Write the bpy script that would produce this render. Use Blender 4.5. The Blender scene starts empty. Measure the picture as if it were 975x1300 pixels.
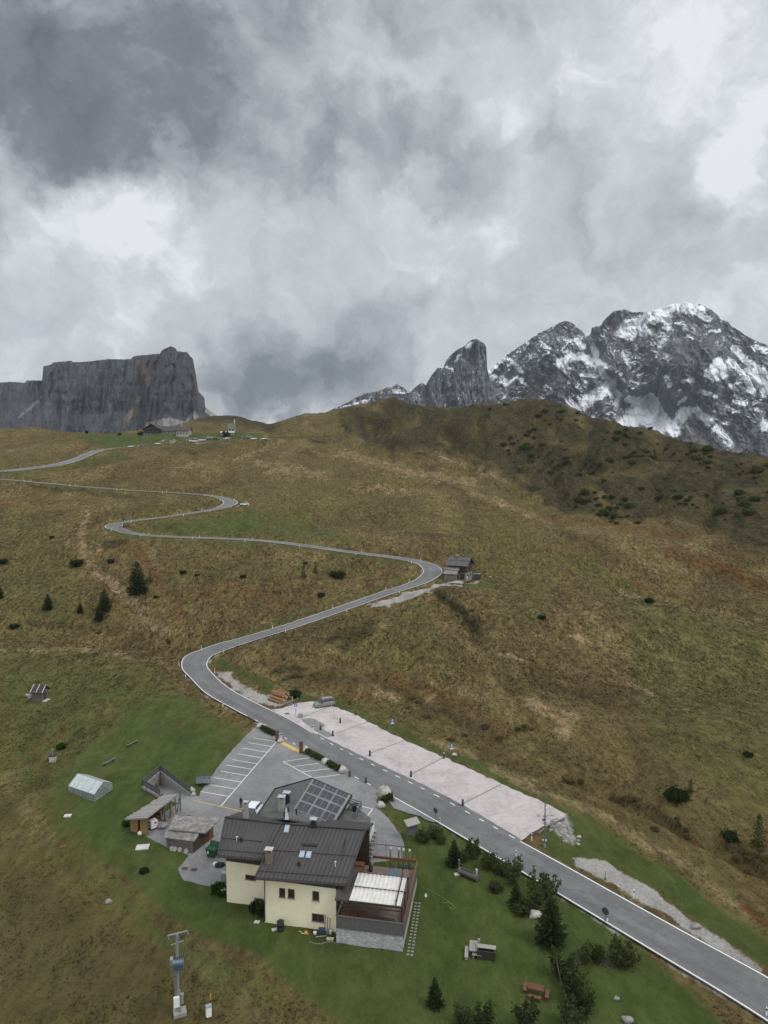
import bpy, math, random
import numpy as np
from mathutils import Vector, Matrix

random.seed(7)
R = math.radians
sc = bpy.context.scene
C = sc.collection

# ------------------------------------------------------------------ camera
F, CU, CV, CAMZ = 901.0, 487.5, 650.0, 52.0          # focal length and centre in photograph pixels, eye height in m
PITCH = math.atan(58.0 / F)
cam = bpy.data.objects.new('camera', bpy.data.cameras.new('camera'))
C.objects.link(cam)
cam.location = (0, 0, CAMZ)
cam.rotation_euler = (math.pi / 2 - PITCH, 0, 0)
cam.data.sensor_fit = 'VERTICAL'
cam.data.sensor_height = 36.0
cam.data.lens = F / 1300.0 * 36.0
cam.data.clip_start = 0.5
cam.data.clip_end = 30000
sc.camera = cam

# ------------------------------------------------------------------ exposure
sc.view_settings.view_transform = 'Standard'
sc.view_settings.look = 'None'
sc.view_settings.gamma = 1.0
sc.view_settings.use_curve_mapping = False
sc.view_settings.exposure = 0.0
sc.cycles.max_bounces = 5
sc.cycles.diffuse_bounces = 3
sc.cycles.transparent_max_bounces = 8

# ------------------------------------------------------------------ unprojection helpers
SP, CP = math.sin(PITCH), math.cos(PITCH)
def ray(u, v):
    x = (u - CU) / F
    y = (CV - v) / F
    return np.array([x, CP + y * SP, -SP + y * CP])
def WY(u, v, Y):
    d = ray(u, v)
    return Vector(d * (Y / d[1])) + Vector((0, 0, CAMZ))
def WZ(u, v, z):
    d = ray(u, v)
    return Vector(d * ((z - CAMZ) / d[2])) + Vector((0, 0, CAMZ))
def proj(X, Y, Z):
    zc = Z - CAMZ
    dep = Y * CP - zc * SP
    up = Y * SP + zc * CP
    return CU + F * X / dep, CV - F * up / dep

# ------------------------------------------------------------------ world: overcast sky
world = bpy.data.worlds.new('World')
sc.world = world
world.use_nodes = True
SUN_EL, SUN_AZ = 52.0, 120.0      # azimuth clockwise from +Y (the view direction)

class NT:
    """small helper for building node trees"""
    def __init__(s, nt):
        s.nt = nt
        nt.nodes.clear()
    def n(s, t, **kw):
        nd = s.nt.nodes.new(t)
        for k, v in kw.items():
            setattr(nd, k, v)
        return nd
    def l(s, a, b):
        s.nt.links.new(a, b)
    def val(s, x):
        return x
    def put(s, sock, x):
        if isinstance(x, bpy.types.NodeSocket):
            s.l(x, sock)
        else:
            sock.default_value = x
    def m(s, op, a, b=0.0, c=None, clamp=False):
        nd = s.n('ShaderNodeMath', operation=op)
        nd.use_clamp = clamp
        s.put(nd.inputs[0], a); s.put(nd.inputs[1], b)
        if c is not None: s.put(nd.inputs[2], c)
        return nd.outputs[0]
    def vm(s, op, a, b=(0, 0, 0)):
        nd = s.n('ShaderNodeVectorMath', operation=op)
        s.put(nd.inputs[0], a); s.put(nd.inputs[1], b)
        return nd.outputs['Value'] if op in ('DOT_PRODUCT', 'LENGTH', 'DISTANCE') else nd.outputs[0]
    def scale(s, a, f):
        nd = s.n('ShaderNodeVectorMath', operation='SCALE')
        s.put(nd.inputs[0], a); s.put(nd.inputs['Scale'], f)
        return nd.outputs[0]
    def noise(s, vec, scale, detail=4, rough=0.5, dist=0.0, out='Fac', dims='3D'):
        nd = s.n('ShaderNodeTexNoise')
        nd.noise_dimensions = dims
        if vec is not None: s.l(vec, nd.inputs['Vector'])
        nd.inputs['Scale'].default_value = scale
        nd.inputs['Detail'].default_value = detail
        nd.inputs['Roughness'].default_value = rough
        nd.inputs['Distortion'].default_value = dist
        return nd.outputs[out]
    def mix(s, f, a, b, blend='MIX'):
        nd = s.n('ShaderNodeMix', data_type='RGBA', blend_type=blend)
        s.put(nd.inputs[0], f)
        for i, x in ((6, a), (7, b)):
            if isinstance(x, bpy.types.NodeSocket): s.l(x, nd.inputs[i])
            else: nd.inputs[i].default_value = (*x[:3], 1)
        return nd.outputs[2]
    def ss(s, x, a, b, lo=0.0, hi=1.0):
        nd = s.n('ShaderNodeMapRange', interpolation_type='SMOOTHSTEP')
        s.put(nd.inputs[0], x)
        nd.inputs[1].default_value = a; nd.inputs[2].default_value = b
        nd.inputs[3].default_value = lo; nd.inputs[4].default_value = hi
        return nd.outputs[0]
    def ramp(s, x, stops, interp='LINEAR'):
        nd = s.n('ShaderNodeValToRGB')
        nd.color_ramp.interpolation = interp
        el = nd.color_ramp.elements
        while len(el) < len(stops): el.new(0.5)
        for e, (p, c) in zip(el, stops):
            e.position = p
            e.color = (*c[:3], 1)
        s.put(nd.inputs[0], x)
        return nd.outputs[0]

def S(r, g, b):
    """sRGB 0-255 to linear"""
    f = lambda c: (c / 255 / 12.92) if c / 255 <= 0.04045 else ((c / 255 + 0.055) / 1.055) ** 2.4
    return (f(r), f(g), f(b))

def azel(u, v):
    d = ray(u, v); d = d / np.linalg.norm(d)
    return math.atan2(d[0], d[1]), math.asin(d[2])

w = NT(world.node_tree)
tc = w.n('ShaderNodeTexCoord')
D0 = tc.outputs['Generated']
wn1 = w.noise(D0, 2.6, 5, 0.55, 0.0, 'Color')
wn2 = w.noise(D0, 7.5, 6, 0.62, 0.0, 'Color')
warp = w.vm('ADD', w.scale(w.vm('SUBTRACT', wn1, (0.5, 0.5, 0.5)), 0.22),
            w.scale(w.vm('SUBTRACT', wn2, (0.5, 0.5, 0.5)), 0.20))
DW = w.vm('NORMALIZE', w.vm('ADD', D0, warp))
sx = w.n('ShaderNodeSeparateXYZ'); w.l(DW, sx.inputs[0])
az = w.m('ARCTAN2', sx.outputs[0], sx.outputs[1])
el = w.m('ARCSINE', sx.outputs[2])
cx = w.n('ShaderNodeCombineXYZ'); w.l(az, cx.inputs[0]); w.l(el, cx.inputs[1])
AE = cx.outputs[0]
# cloud masses as soft lobes on the dome: centre pixel, half sizes, brightness change
LOBES = [
    (30, 110, 180, 95, -0.36), (210, 60, 160, 75, -0.22), (470, 25, 200, 50, -0.18),
    (320, 190, 150, 40, -0.22), (560, 205, 120, 30, -0.16), (130, 205, 60, 28, -0.10),
    (165, 272, 95, 36, 0.30), (232, 190, 36, 24, 0.20), (300, 180, 24, 18, 0.06), (15, 205, 30, 18, 0.12),
    (60, 320, 50, 40, 0.10),
    (900, 60, 110, 70, 0.16), (640, 135, 110, 40, 0.06), (780, 60, 90, 40, 0.03),
    (968, 205, 42, 50, 0.34), (950, 400, 60, 30, 0.12),
    (870, 200, 110, 60, -0.04), (830, 300, 150, 60, -0.07), (690, 300, 120, 50, -0.03),
    (370, 440, 110, 60, -0.36), (300, 480, 80, 40, -0.16), (560, 400, 50, 40, -0.06), (470, 400, 30, 60, -0.08),
    (360, 525, 60, 16, 0.18), (440, 425, 30, 24, 0.10),
    (8, 275, 26, 40, -0.24), (80, 375, 60, 36, -0.08), (30, 430, 80, 30, 0.05),
    (450, 300, 160, 60, 0.05), (250, 370, 120, 40, 0.05), (720, 390, 60, 30, 0.04),
]
acc = None
PXR = 1.0 / F
for (u, v, su, sv, amp) in LOBES:
    a, e = azel(u, v)
    ca = math.cos(a) * math.cos(math.atan((CV - v) / F) * 0.8)
    q = w.vm('MULTIPLY', w.vm('SUBTRACT', AE, (a, e, 0)), (1 / (su * PXR * 1.0), 1 / (sv * PXR * 0.9), 0))
    g = w.m('MULTIPLY', w.m('POWER', 2.718, w.m('MULTIPLY', w.vm('DOT_PRODUCT', q, q), -0.9)), amp)
    acc = g if acc is None else w.m('ADD', acc, g)
n1 = w.noise(DW, 3.2, 8, 0.55)
n2 = w.noise(DW, 9.0, 8, 0.62)
n3 = w.noise(w.vm('ADD', D0, w.scale(warp, 0.35)), 20.0, 8, 0.62)
br = w.m('ADD', acc, 0.83)
br = w.m('MULTIPLY_ADD', w.m('SUBTRACT', n1, 0.5), 0.20, br)
br = w.m('MULTIPLY_ADD', w.m('SUBTRACT', n2, 0.5), 0.34, br)
br = w.m('MULTIPLY_ADD', w.m('SUBTRACT', n3, 0.5), 0.24, br)
bil = w.m('ABSOLUTE', w.m('SUBTRACT', w.noise(DW, 6.0, 7, 0.6), 0.5))
br = w.m('MULTIPLY_ADD', w.m('SUBTRACT', bil, 0.09), 0.75, br)
br = w.m('MULTIPLY_ADD', w.m('SUBTRACT', br, 0.79), 1.16, 0.80)
cloud = w.ramp(br, [(0.20, S(88, 95, 102)), (0.42, S(122, 129, 137)), (0.56, S(158, 164, 170)),
                    (0.70, S(187, 192, 197)), (0.86, S(211, 215, 220)), (1.05, S(240, 243, 247))])
sky = w.n('ShaderNodeTexSky', sky_type='NISHITA')
sky.sun_disc = False
sky.sun_elevation = R(SUN_EL)
sky.sun_rotation = R(SUN_AZ)
# gain added overhead and behind the camera, out of view, to brighten the ground
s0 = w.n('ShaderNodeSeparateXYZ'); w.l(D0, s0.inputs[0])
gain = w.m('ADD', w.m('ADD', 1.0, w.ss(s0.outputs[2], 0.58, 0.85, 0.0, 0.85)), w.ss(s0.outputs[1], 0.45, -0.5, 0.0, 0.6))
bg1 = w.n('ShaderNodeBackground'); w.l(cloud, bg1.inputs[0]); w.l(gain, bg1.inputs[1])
bg2 = w.n('ShaderNodeBackground'); w.l(sky.outputs[0], bg2.inputs[0]); bg2.inputs[1].default_value = 0.05
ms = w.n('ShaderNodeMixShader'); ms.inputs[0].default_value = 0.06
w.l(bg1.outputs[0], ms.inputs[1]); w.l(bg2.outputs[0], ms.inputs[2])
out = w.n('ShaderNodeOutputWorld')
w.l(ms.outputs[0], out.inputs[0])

# ------------------------------------------------------------------ sun behind the overcast
sl = bpy.data.lights.new('sun', 'SUN')
sl.energy = 1.35
sl.angle = R(15)
sl.color = (1.0, 0.97, 0.92)
so = bpy.data.objects.new('sun', sl)
C.objects.link(so)
sd = Vector((math.sin(R(SUN_AZ)) * math.cos(R(SUN_EL)), math.cos(R(SUN_AZ)) * math.cos(R(SUN_EL)), math.sin(R(SUN_EL))))
so.rotation_euler = (-sd).to_track_quat('-Z', 'Y').to_euler()

# ------------------------------------------------------------------ numpy noise
def _hash(ix, iy, seed):
    h = (ix.astype(np.int64) * 374761393 + iy.astype(np.int64) * 668265263 + seed * 1274126177) & 0xffffffff
    h = ((h ^ (h >> 13)) * 1274126177) & 0xffffffff
    h = (h ^ (h >> 16)) & 0xffffffff
    return h
def gnoise(x, y, seed=0):
    ix = np.floor(x); iy = np.floor(y)
    fx = x - ix; fy = y - iy
    ux = fx * fx * fx * (fx * (fx * 6 - 15) + 10); uy = fy * fy * fy * (fy * (fy * 6 - 15) + 10)
    def g(dx, dy):
        a = _hash(ix + dx, iy + dy, seed) * (2 * math.pi / 4294967296.0)
        return np.cos(a) * (fx - dx) + np.sin(a) * (fy - dy)
    a = g(0, 0) * (1 - ux) + g(1, 0) * ux
    b = g(0, 1) * (1 - ux) + g(1, 1) * ux
    return (a * (1 - uy) + b * uy) * 1.4
def fbm(x, y, oct=5, seed=0, gain=0.5, lac=2.03, ridged=False):
    s = np.zeros_like(x); a = 1.0; t = 0.0
    for o in range(oct):
        n = gnoise(x, y, seed + o * 17)
        if ridged: n = 1 - 2 * np.abs(n)
        s += a * n; t += a
        a *= gain; x = x * lac + 13.7; y = y * lac + 7.3
    return s / t
def sstep(x, a, b):
    t = np.clip((x - a) / (b - a), 0, 1)
    return t * t * (3 - 2 * t)
def seg_dist(U, V, pts, k=1.0):
    """distance from points to a polyline, vertical axis stretched by k"""
    best = np.full(U.shape, 1e9); tt = np.zeros(U.shape)
    for i in range(len(pts) - 1):
        ax, ay = pts[i][0], pts[i][1] * k
        bx, by = pts[i + 1][0], pts[i + 1][1] * k
        dx, dy = bx - ax, by - ay
        L = dx * dx + dy * dy + 1e-9
        t = np.clip(((U - ax) * dx + (V * k - ay) * dy) / L, 0, 1)
        d = np.hypot(U - ax - t * dx, V * k - ay - t * dy)
        m = d < best
        best = np.where(m, d, best); tt = np.where(m, i + t, tt)
    return best, tt
def in_poly(U, V, poly):
    c = np.zeros(U.shape, bool)
    n = len(poly)
    for i in range(n):
        x1, y1 = poly[i]; x2, y2 = poly[(i + 1) % n]
        if y1 == y2: continue
        c ^= ((y1 > V) != (y2 > V)) & (U < (x2 - x1) * (V - y1) / (y2 - y1) + x1)
    return c
def catmull(pts, step=1.0):
    P = [np.array(p, float) for p in pts]
    P = [2 * P[0] - P[1]] + P + [2 * P[-1] - P[-2]]
    res = []
    for i in range(1, len(P) - 2):
        p0, p1, p2, p3 = P[i - 1:i + 3]
        n = max(2, int(np.linalg.norm(p2 - p1) / step))
        for k in range(n):
            t = k / n
            res.append(0.5 * (2 * p1 + (p2 - p0) * t + (2 * p0 - 5 * p1 + 4 * p2 - p3) * t * t + (3 * p1 - p0 - 3 * p2 + p3) * t ** 3))
    res.append(P[-2])
    return np.array(res)
# ------------------------------------------------------------------ object bookkeeping
def tag(o, label=None, cat=None, group=None, kind=None):
    if label: o['label'] = label
    if cat: o['category'] = cat
    if group: o['group'] = group
    if kind: o['kind'] = kind
    return o
def mesh_np(name, verts, quads, mat, smooth=True, attrs=None):
    me = bpy.data.meshes.new(name)
    verts = np.asarray(verts, np.float32); quads = np.asarray(quads, np.int32)
    k = quads.shape[1]
    me.vertices.add(len(verts)); me.vertices.foreach_set('co', verts.ravel())
    me.loops.add(quads.size); me.loops.foreach_set('vertex_index', quads.ravel())
    me.polygons.add(len(quads))
    me.polygons.foreach_set('loop_start', np.arange(0, quads.size, k, dtype=np.int32))
    me.polygons.foreach_set('use_smooth', np.full(len(quads), smooth))
    if attrs:
        for an, av in attrs.items():
            at = me.attributes.new(an, 'FLOAT', 'POINT')
            at.data.foreach_set('value', np.asarray(av, np.float32).ravel())
    me.update(calc_edges=True)
    me.validate()
    me.materials.append(mat)
    o = bpy.data.objects.new(name, me)
    C.objects.link(o)
    return o
def grid_quads(nr, nc):
    i = np.arange(nr - 1)[:, None] * nc + np.arange(nc - 1)[None, :]
    return np.stack([i, i + 1, i + nc + 1, i + nc], -1).reshape(-1, 4)

# ------------------------------------------------------------------ the pass road, traced in photograph pixels with depth in metres
ROAD_PX = [  # u, v, Y (None = interpolate)
    (1130, 1369, 56.3), (975, 1268, None), (840, 1190, None), (702, 1110, None), (621, 1064, None), (527.6, 1011.6, None), (416, 955.4, None), (353.5, 918, None),
    (310, 896, None), (276.4, 877, None), (256, 858, None), (247.0, 846.4, 184), (250, 836, 191), (263, 827.5, 196), (287.5, 820, 203), (300, 815.7, None),
    (369.7, 794.5, None), (439.5, 770.7, None), (491.8, 752.3, None), (526.6, 741.5, 258), (543, 733.4, 265), (549.3, 725.4, 271),
    (543, 717.4, 276), (528, 712.5, 279.5), (505, 708.4, 282), (474, 704.5, None), (439.5, 700.2, None), (404.6, 695.4, None), (369.7, 690.6, None),
    (334.9, 686.7, None), (300, 684.6, 303), (244, 682.7, None), (209, 681.3, None), (174.3, 678.6, 312), (153.4, 674, 314), (144.5, 669.2, 316),
    (148, 664.8, 320), (160, 662.5, 323), (181, 660.2, None), (216, 656.0, None), (244, 651.8, 342), (272, 647.4, 351), (288, 642.8, 360),
    (292.5, 638.3, 366), (285, 633.6, 371), (268.5, 630, 374.5), (244, 627.6, 377), (209, 625.5, None), (174, 623.6, None), (146.4, 621.8, None),
    (115, 619.3, None), (84, 616.6, None), (35, 611.8, None), (0, 609, 378), (-40, 606.5, 382), (-62, 603.5, 388), (-40, 601, 396), (0, 599, 406),
    (35, 595.8, None), (70, 591.0, 440), (94, 585.0, 460), (111.6, 577.6, 480), (124, 573, 497), (140, 570.2, 510), (167, 567.6, 524), (199, 565, None),
    (240.6, 561.7, 553), (290, 558, 572), (345, 555.5, 590), (420, 553, 625)]
def _road_world():
    pts = []
    fixed = {}
    for i, (u, v, Y) in enumerate(ROAD_PX):
        if i <= 11:
            p = WZ(u, v, 0.0 if i < 8 else 0.0)
            fixed[i] = p.y
        elif Y is not None:
            fixed[i] = Y
    keys = sorted(fixed)
    for i, (u, v, Y) in enumerate(ROAD_PX):
        if i in fixed: y = fixed[i]
        else:
            a = max(k for k in keys if k < i); b = min(k for k in keys if k > i)
            L = [0.0]
            for j in range(a, b): L.append(L[-1] + math.hypot(ROAD_PX[j + 1][0] - ROAD_PX[j][0], (ROAD_PX[j + 1][1] - ROAD_PX[j][1]) * 3))
            t = L[i - a] / L[-1]
            y = fixed[a] * (1 - t) + fixed[b] * t
            y = 1 / ((1 - t) / fixed[a] + t / fixed[b])
        pts.append(WY(u, v, y))
    return pts
RW = _road_world()
RC = catmull([tuple(p) for p in RW], 1.0)
# smooth the road height along its length
zz = RC[:, 2].copy()
for _ in range(30):
    zz[1:-1] = 0.25 * zz[:-2] + 0.5 * zz[1:-1] + 0.25 * zz[2:]
RC[:, 2] = zz
rl = np.concatenate([[0], np.cumsum(np.hypot(np.diff(RC[:, 0]), np.diff(RC[:, 1])))])
tan = np.gradient(RC[:, :2], axis=0); tan /= np.linalg.norm(tan, axis=1)[:, None] + 1e-9
RN = np.stack([-tan[:, 1], tan[:, 0]], 1)      # points to the left of travel (travel = away from the viewer)
heading = np.unwrap(np.arctan2(tan[:, 1], tan[:, 0]))
curv = np.abs(np.gradient(heading) / np.maximum(np.gradient(rl), 0.3))
for _ in range(40): curv[1:-1] = 0.25 * curv[:-2] + 0.5 * curv[1:-1] + 0.25 * curv[2:]
HALF = 2.9 + np.clip(curv * 14, 0, 0.9)

# ------------------------------------------------------------------ terrain control points
TP = []
def tz(z, *uv):
    for u, v in uv: TP.append(WZ(u, v, z))
def ty(*uvY):
    for u, v, Y in uvY: TP.append(WY(u, v, Y))
# near shelf: house, yard, lawns
tz(0.0, (300, 940), (300, 1010), (370, 1000), (450, 1020), (250, 1020), (200, 1030), (230, 1090), (250, 1120), (290, 1147), (336, 1171), (426, 1192),
   (512, 1208), (480, 1060), (560, 1060), (600, 1110), (560, 1200), (650, 1140), (700, 1190), (650, 1250), (760, 1200), (850, 1260),
   (500, 1290), (400, 1250), (113, 1005), (67, 965), (150, 960), (190, 985), (400, 880), (480, 915), (560, 955), (640, 995), (716, 1035), (760, 1110), (850, 1150), (950, 1200), (380, 893))
tz(-0.6, (226, 1285), (300, 1290), (150, 1200), (60, 1130), (60, 1270))
tz(-2.5, (820, 1030), (870, 1065), (930, 1100), (975, 1125))
tz(-1.2, (690, 1000), (600, 950), (520, 912), (450, 885))
tz(-2.6, (640, 935), (720, 985), (560, 895), (480, 870), (690, 955))
tz(-1.0, (430, 855), (370, 860), (760, 960), (860, 1010), (960, 1050))
tz(0.4, (640, 895), (760, 910), (860, 930), (960, 960))
tz(1.0, (48, 890), (100, 860), (200, 890), (0, 930), (20, 1010))
tz(0.3, (250, 900), (260, 870))
# left: near meadow rim and the gully behind it
ty((0, 820, 207), (60, 818, 207), (130, 824, 204), (200, 836, 197))
for u in (0, 60, 130): TP.append(WY(u, 818, 207) + Vector((-4, 16, -5.5)))
TP.append(WY(205, 832, 199) + Vector((0, 12, -5.0)))
ty((215, 805, 216), (190, 785, 228), (165, 762, 244), (135, 735, 262), (110, 700, 284), (115, 670, 304))
ty((20, 790, 236), (60, 770, 243), (100, 760, 247), (60, 735, 263), (20, 720, 273), (50, 700, 287), (20, 670, 311), (80, 650, 330), (20, 640, 345), (60, 628, 366),
   (130, 640, 348), (200, 640, 352), (240, 640, 356))
ty((174, 748, 252), (230, 740, 257), (230, 710, 278), (300, 720, 269), (380, 735, 256), (380, 712, 273), (300, 780, 228), (460, 725, 262), (250, 785, 226), (520, 722, 268))
# between hairpin one and the hut
ty((450, 800, 196), (400, 830, 180), (500, 790, 203), (330, 850, 176), (520, 830, 184), (450, 850, 172), (555, 790, 212), (560, 830, 186))
ty((575, 770, 232), (592, 800, 208), (615, 840, 184), (640, 880, 163))
ty((600, 738, 266), (640, 742, 264), (585, 736, 268))
# right hand meadow
ty((640, 800, 214), (720, 860, 178), (720, 800, 219), (700, 760, 250), (800, 840, 196), (800, 780, 236), (900, 860, 184), (900, 800, 222), (970, 880, 172), (970, 820, 208),
   (760, 730, 284), (850, 740, 276), (940, 750, 262), (1060, 800, 215), (1060, 900, 160))
ty((640, 700, 304), (720, 700, 312), (600, 670, 336), (680, 670, 352), (600, 640, 385), (650, 640, 395), (760, 690, 330), (850, 690, 325), (950, 700, 305), (1050, 700, 290))
# dark ridge
ty((720, 655, 395), (800, 655, 385), (880, 660, 360), (970, 640, 368), (1060, 640, 350))
ty((700, 600, 480), (650, 600, 490), (780, 600, 462), (860, 610, 430), (940, 620, 400))
ty((700, 550, 565), (780, 565, 520), (860, 580, 480), (620, 560, 580), (560, 560, 610))
CREST = [(430, 519, 745), (500, 505, 730), (545, 517, 715), (590, 516, 705), (640, 510, 690), (690, 504, 665), (740, 523, 620), (790, 538, 585), (815, 541, 572), (860, 556, 545), (920, 572, 505), (975, 581, 470), (1050, 590, 440), (1130, 596, 420)]
ty(*CREST)
for (u, v, Y) in CREST: TP.append(WY(u, v, Y) + Vector((u * 0.02, 110, -70)))
# middle slopes up to the pass
ty((300, 660, 330), (400, 660, 345), (350, 620, 405), (420, 620, 430), (500, 690, 305), (500, 650, 372), (450, 640, 395), (550, 620, 425), (500, 600, 475), (560, 590, 510),
   (300, 600, 448), (240, 605, 430), (200, 590, 455), (300, 575, 510), (380, 580, 520), (450, 570, 560), (400, 545, 630), (350, 560, 575), (520, 545, 640), (360, 535, 690), (380, 527, 740))
# upper left meadows and the pass
ty((60, 603, 408), (20, 580, 475), (60, 560, 540), (0, 553, 565), (30, 545, 600), (90, 552, 600), (150, 552, 606), (200, 551, 612), (250, 551, 606), (300, 549, 610), (330, 546, 625), (150, 575, 500), (200, 575, 500), (250, 570, 520))
for (u, v, Y) in [(-60, 541, 610), (0, 541, 610), (60, 548, 610), (150, 550, 615), (250, 549, 615), (330, 544, 640)]:
    TP.append(WY(u, v, Y) + Vector((u * .02, 90, -8)))
ty((-120, 560, 540), (-120, 620, 390), (-120, 700, 290), (-150, 800, 220), (-150, 900, 150), (-150, 1100, 92))
# brown hill behind the pass
ty((240, 545, 800), (265, 534, 880), (300, 531, 900), (335, 537, 880), (350, 540, 860))
TP += [Vector((-420, 1000, 60)), Vector((-200, 1040, 60)), Vector((0, 1000, 60)), Vector((300, 900, 10)), Vector((-100, 20, -3)), Vector((0, 20, -3)), Vector((100, 20, -3)), Vector((-60, 50, -3)), Vector((60, 40, 0))]
for p in RC[60::14]: TP.append(Vector(p))
TP = np.array([tuple(p) for p in TP])
def _tps_fit(P, lam):
    xy = P[:, :2] / 100.0; n = len(xy)
    r2 = ((xy[:, None] - xy[None]) ** 2).sum(-1)
    K = 0.5 * r2 * np.log(r2 + 1e-12)
    Q = np.hstack([np.ones((n, 1)), xy])
    A = np.zeros((n + 3, n + 3))
    A[:n, :n] = K + np.eye(n) * lam
    A[:n, n:] = Q; A[n:, :n] = Q.T
    b = np.concatenate([P[:, 2], np.zeros(3)])
    s = np.linalg.solve(A, b)
    return xy, s[:n], s[n:]
_TX, _TW, _TA = _tps_fit(TP, 0.004)
def tps(x, y):
    x = np.asarray(x, float); y = np.asarray(y, float)
    sh = x.shape; q = np.stack([x.ravel(), y.ravel()], 1) / 100.0
    outz = np.empty(len(q))
    for i in range(0, len(q), 20000):
        b = q[i:i + 20000]
        r2 = ((b[:, None] - _TX[None]) ** 2).sum(-1)
        outz[i:i + 20000] = (0.5 * r2 * np.log(r2 + 1e-12)) @ _TW + _TA[0] + b @ _TA[1:]
    return outz.reshape(sh)

# ------------------------------------------------------------------ terrain grid (a fan that widens with distance)
NROW, NCOL = 760, 640
tt_ = np.linspace(-0.92, 0.92, NCOL)
yy_ = 14.0 * np.exp(np.linspace(0, math.log(1100 / 14.0), NROW))
GX = tt_[None, :] * (yy_[:, None] + 10.0)
GY = np.repeat(yy_[:, None], NCOL, 1)
# height: spline on a thinner grid first, then interpolated
rs = np.linspace(0, NROW - 1, 260); cs = np.linspace(0, NCOL - 1, 220)
yc = np.interp(rs, np.arange(NROW), yy_); tcn = np.interp(cs, np.arange(NCOL), tt_)
ZC = tps(tcn[None, :] * (yc[:, None] + 10.0), np.repeat(yc[:, None], len(tcn), 1))
Zr = np.stack([np.interp(np.arange(NROW), rs, ZC[:, j]) for j in range(ZC.shape[1])], 1)
GZ = np.stack([np.interp(np.arange(NCOL), cs, Zr[i]) for i in range(NROW)], 0)
# paved yard and parking polygons (photograph pixels, on the flat shelf)
YARD = [(321, 925), (296, 951), (272, 980), (252, 1011), (241, 1010), (227, 1019.5), (208, 1032), (190, 1050), (186, 1062), (210, 1075), (240, 1086),
        (226, 1103), (233, 1118), (262, 1125), (292, 1128), (300, 1100), (440, 1100), (512, 1090), (513, 1074), (508, 1060), (500, 1047), (489, 1035), (479, 1026), (478, 1016), (485, 1007), (497, 1009),
        (520, 1030), (548, 1044), (560, 1045), (480, 990), (400, 950), (340, 918)]
LOT = [(345, 901), (358, 899), (379, 892), (399, 891), (425, 897), (450, 907), (466, 916), (490, 928), (513, 939.5), (563.7, 961.5), (589, 973), (636.5, 995.4),
       (673.7, 1012), (700, 1023), (716, 1033), (712, 1043), (691, 1050), (672, 1059), (660, 1070), (640, 1068), (540, 1010), (440, 956), (380, 920)]
YW = np.array([tuple(WZ(u, v, 0.0)) for u, v in YARD]); LW = np.array([tuple(WZ(u, v, 0.0)) for u, v in LOT])
near = GY < 230
fl = np.zeros_like(GZ)
for P in (YW, LW):
    pp = [tuple(p[:2]) for p in P] + [tuple(P[0][:2])]
    d, _ = seg_dist(GX[near], GY[near], pp)
    ins = in_poly(GX[near], GY[near], pp[:-1])
    f = np.where(ins, 1.0, 1 - sstep(d, 0.6, 6.0))
    fl[near] = np.maximum(fl[near], f)
GZ = GZ * (1 - fl)
# small relief of the meadows, fading on the mown shelf
amp = sstep(GY, 90, 260)
wild = np.clip(sstep(GY, 110, 200), 0.12, 1) * (1 - fl)
rel = fbm(GX / 62, GY / 50, 4, 3) * 8.5 * amp * (1 - fl) + fbm(GX / 14, GY / 11, 5, 9) * 0.9 * wild + fbm(GX / 2.6, GY / 2.6, 3, 21) * 0.10 * (1 - fl)
U0, V0 = proj(GX, GY, GZ)
ridge = sstep(GY, 380, 520) * sstep(U0, 380, 520)
rel += fbm((GX * 0.8 + GY * 0.25) / 26, (GY - 0.2 * GX) / 140, 4, 35, ridged=True) * 4.0 * ridge
rel += (fbm(GX / 60, GY / 60, 5, 31, ridged=True) - 0.42) * 8.0 * ridge + (fbm(GX / 17, GY / 17, 5, 33, ridged=True) - 0.42) * 3.0 * ridge
# conform to the road
from mathutils.kdtree import KDTree
kd = KDTree(len(RC))
for i, p in enumerate(RC): kd.insert((p[0], p[1], 0), i)
kd.balance()
dist = np.full(GZ.shape, 99.0); ridx = np.zeros(GZ.shape, int)
cand = np.zeros(GZ.shape, bool)
for p in RC[::6]:
    i0, i1 = np.searchsorted(yy_, [p[1] - 26, p[1] + 26])
    if i1 <= i0: continue
    c0 = (p[0] - 26) / (yy_[i0] + 10.0 if p[0] - 26 < 0 else yy_[min(i1, NROW - 1)] + 10.0); c1 = (p[0] + 26) / (yy_[i0] + 10.0 if p[0] + 26 > 0 else yy_[min(i1, NROW - 1)] + 10.0)
    j0, j1 = np.searchsorted(tt_, [c0, c1])
    cand[i0:i1, j0:j1] = True
for i, j in zip(*np.nonzero(cand)):
    co, idx, d = kd.find((GX[i, j], GY[i, j], 0))
    dist[i, j] = d; ridx[i, j] = idx
HW = HALF[ridx]
bl = 1 - sstep(dist, HW + 0.9, HW + np.where(GY < 150, 3.0, 9.0) - 5.0 * sstep(GY, 380, 400) * (U0 < 150))
rz = RC[ridx, 2]
cell = np.clip(GY * 0.0012, 0.05, 0.6)
GZ = (GZ + rel * (1 - bl)) * (1 - bl) + (rz - 0.10 - 0.30 * sstep(dist, HW - 0.2, HW + 1.2)* (GY > 150)) * bl
GZ = np.where(dist < HW + 0.5, GZ - 0.06 - cell * 0.3, GZ)

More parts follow.
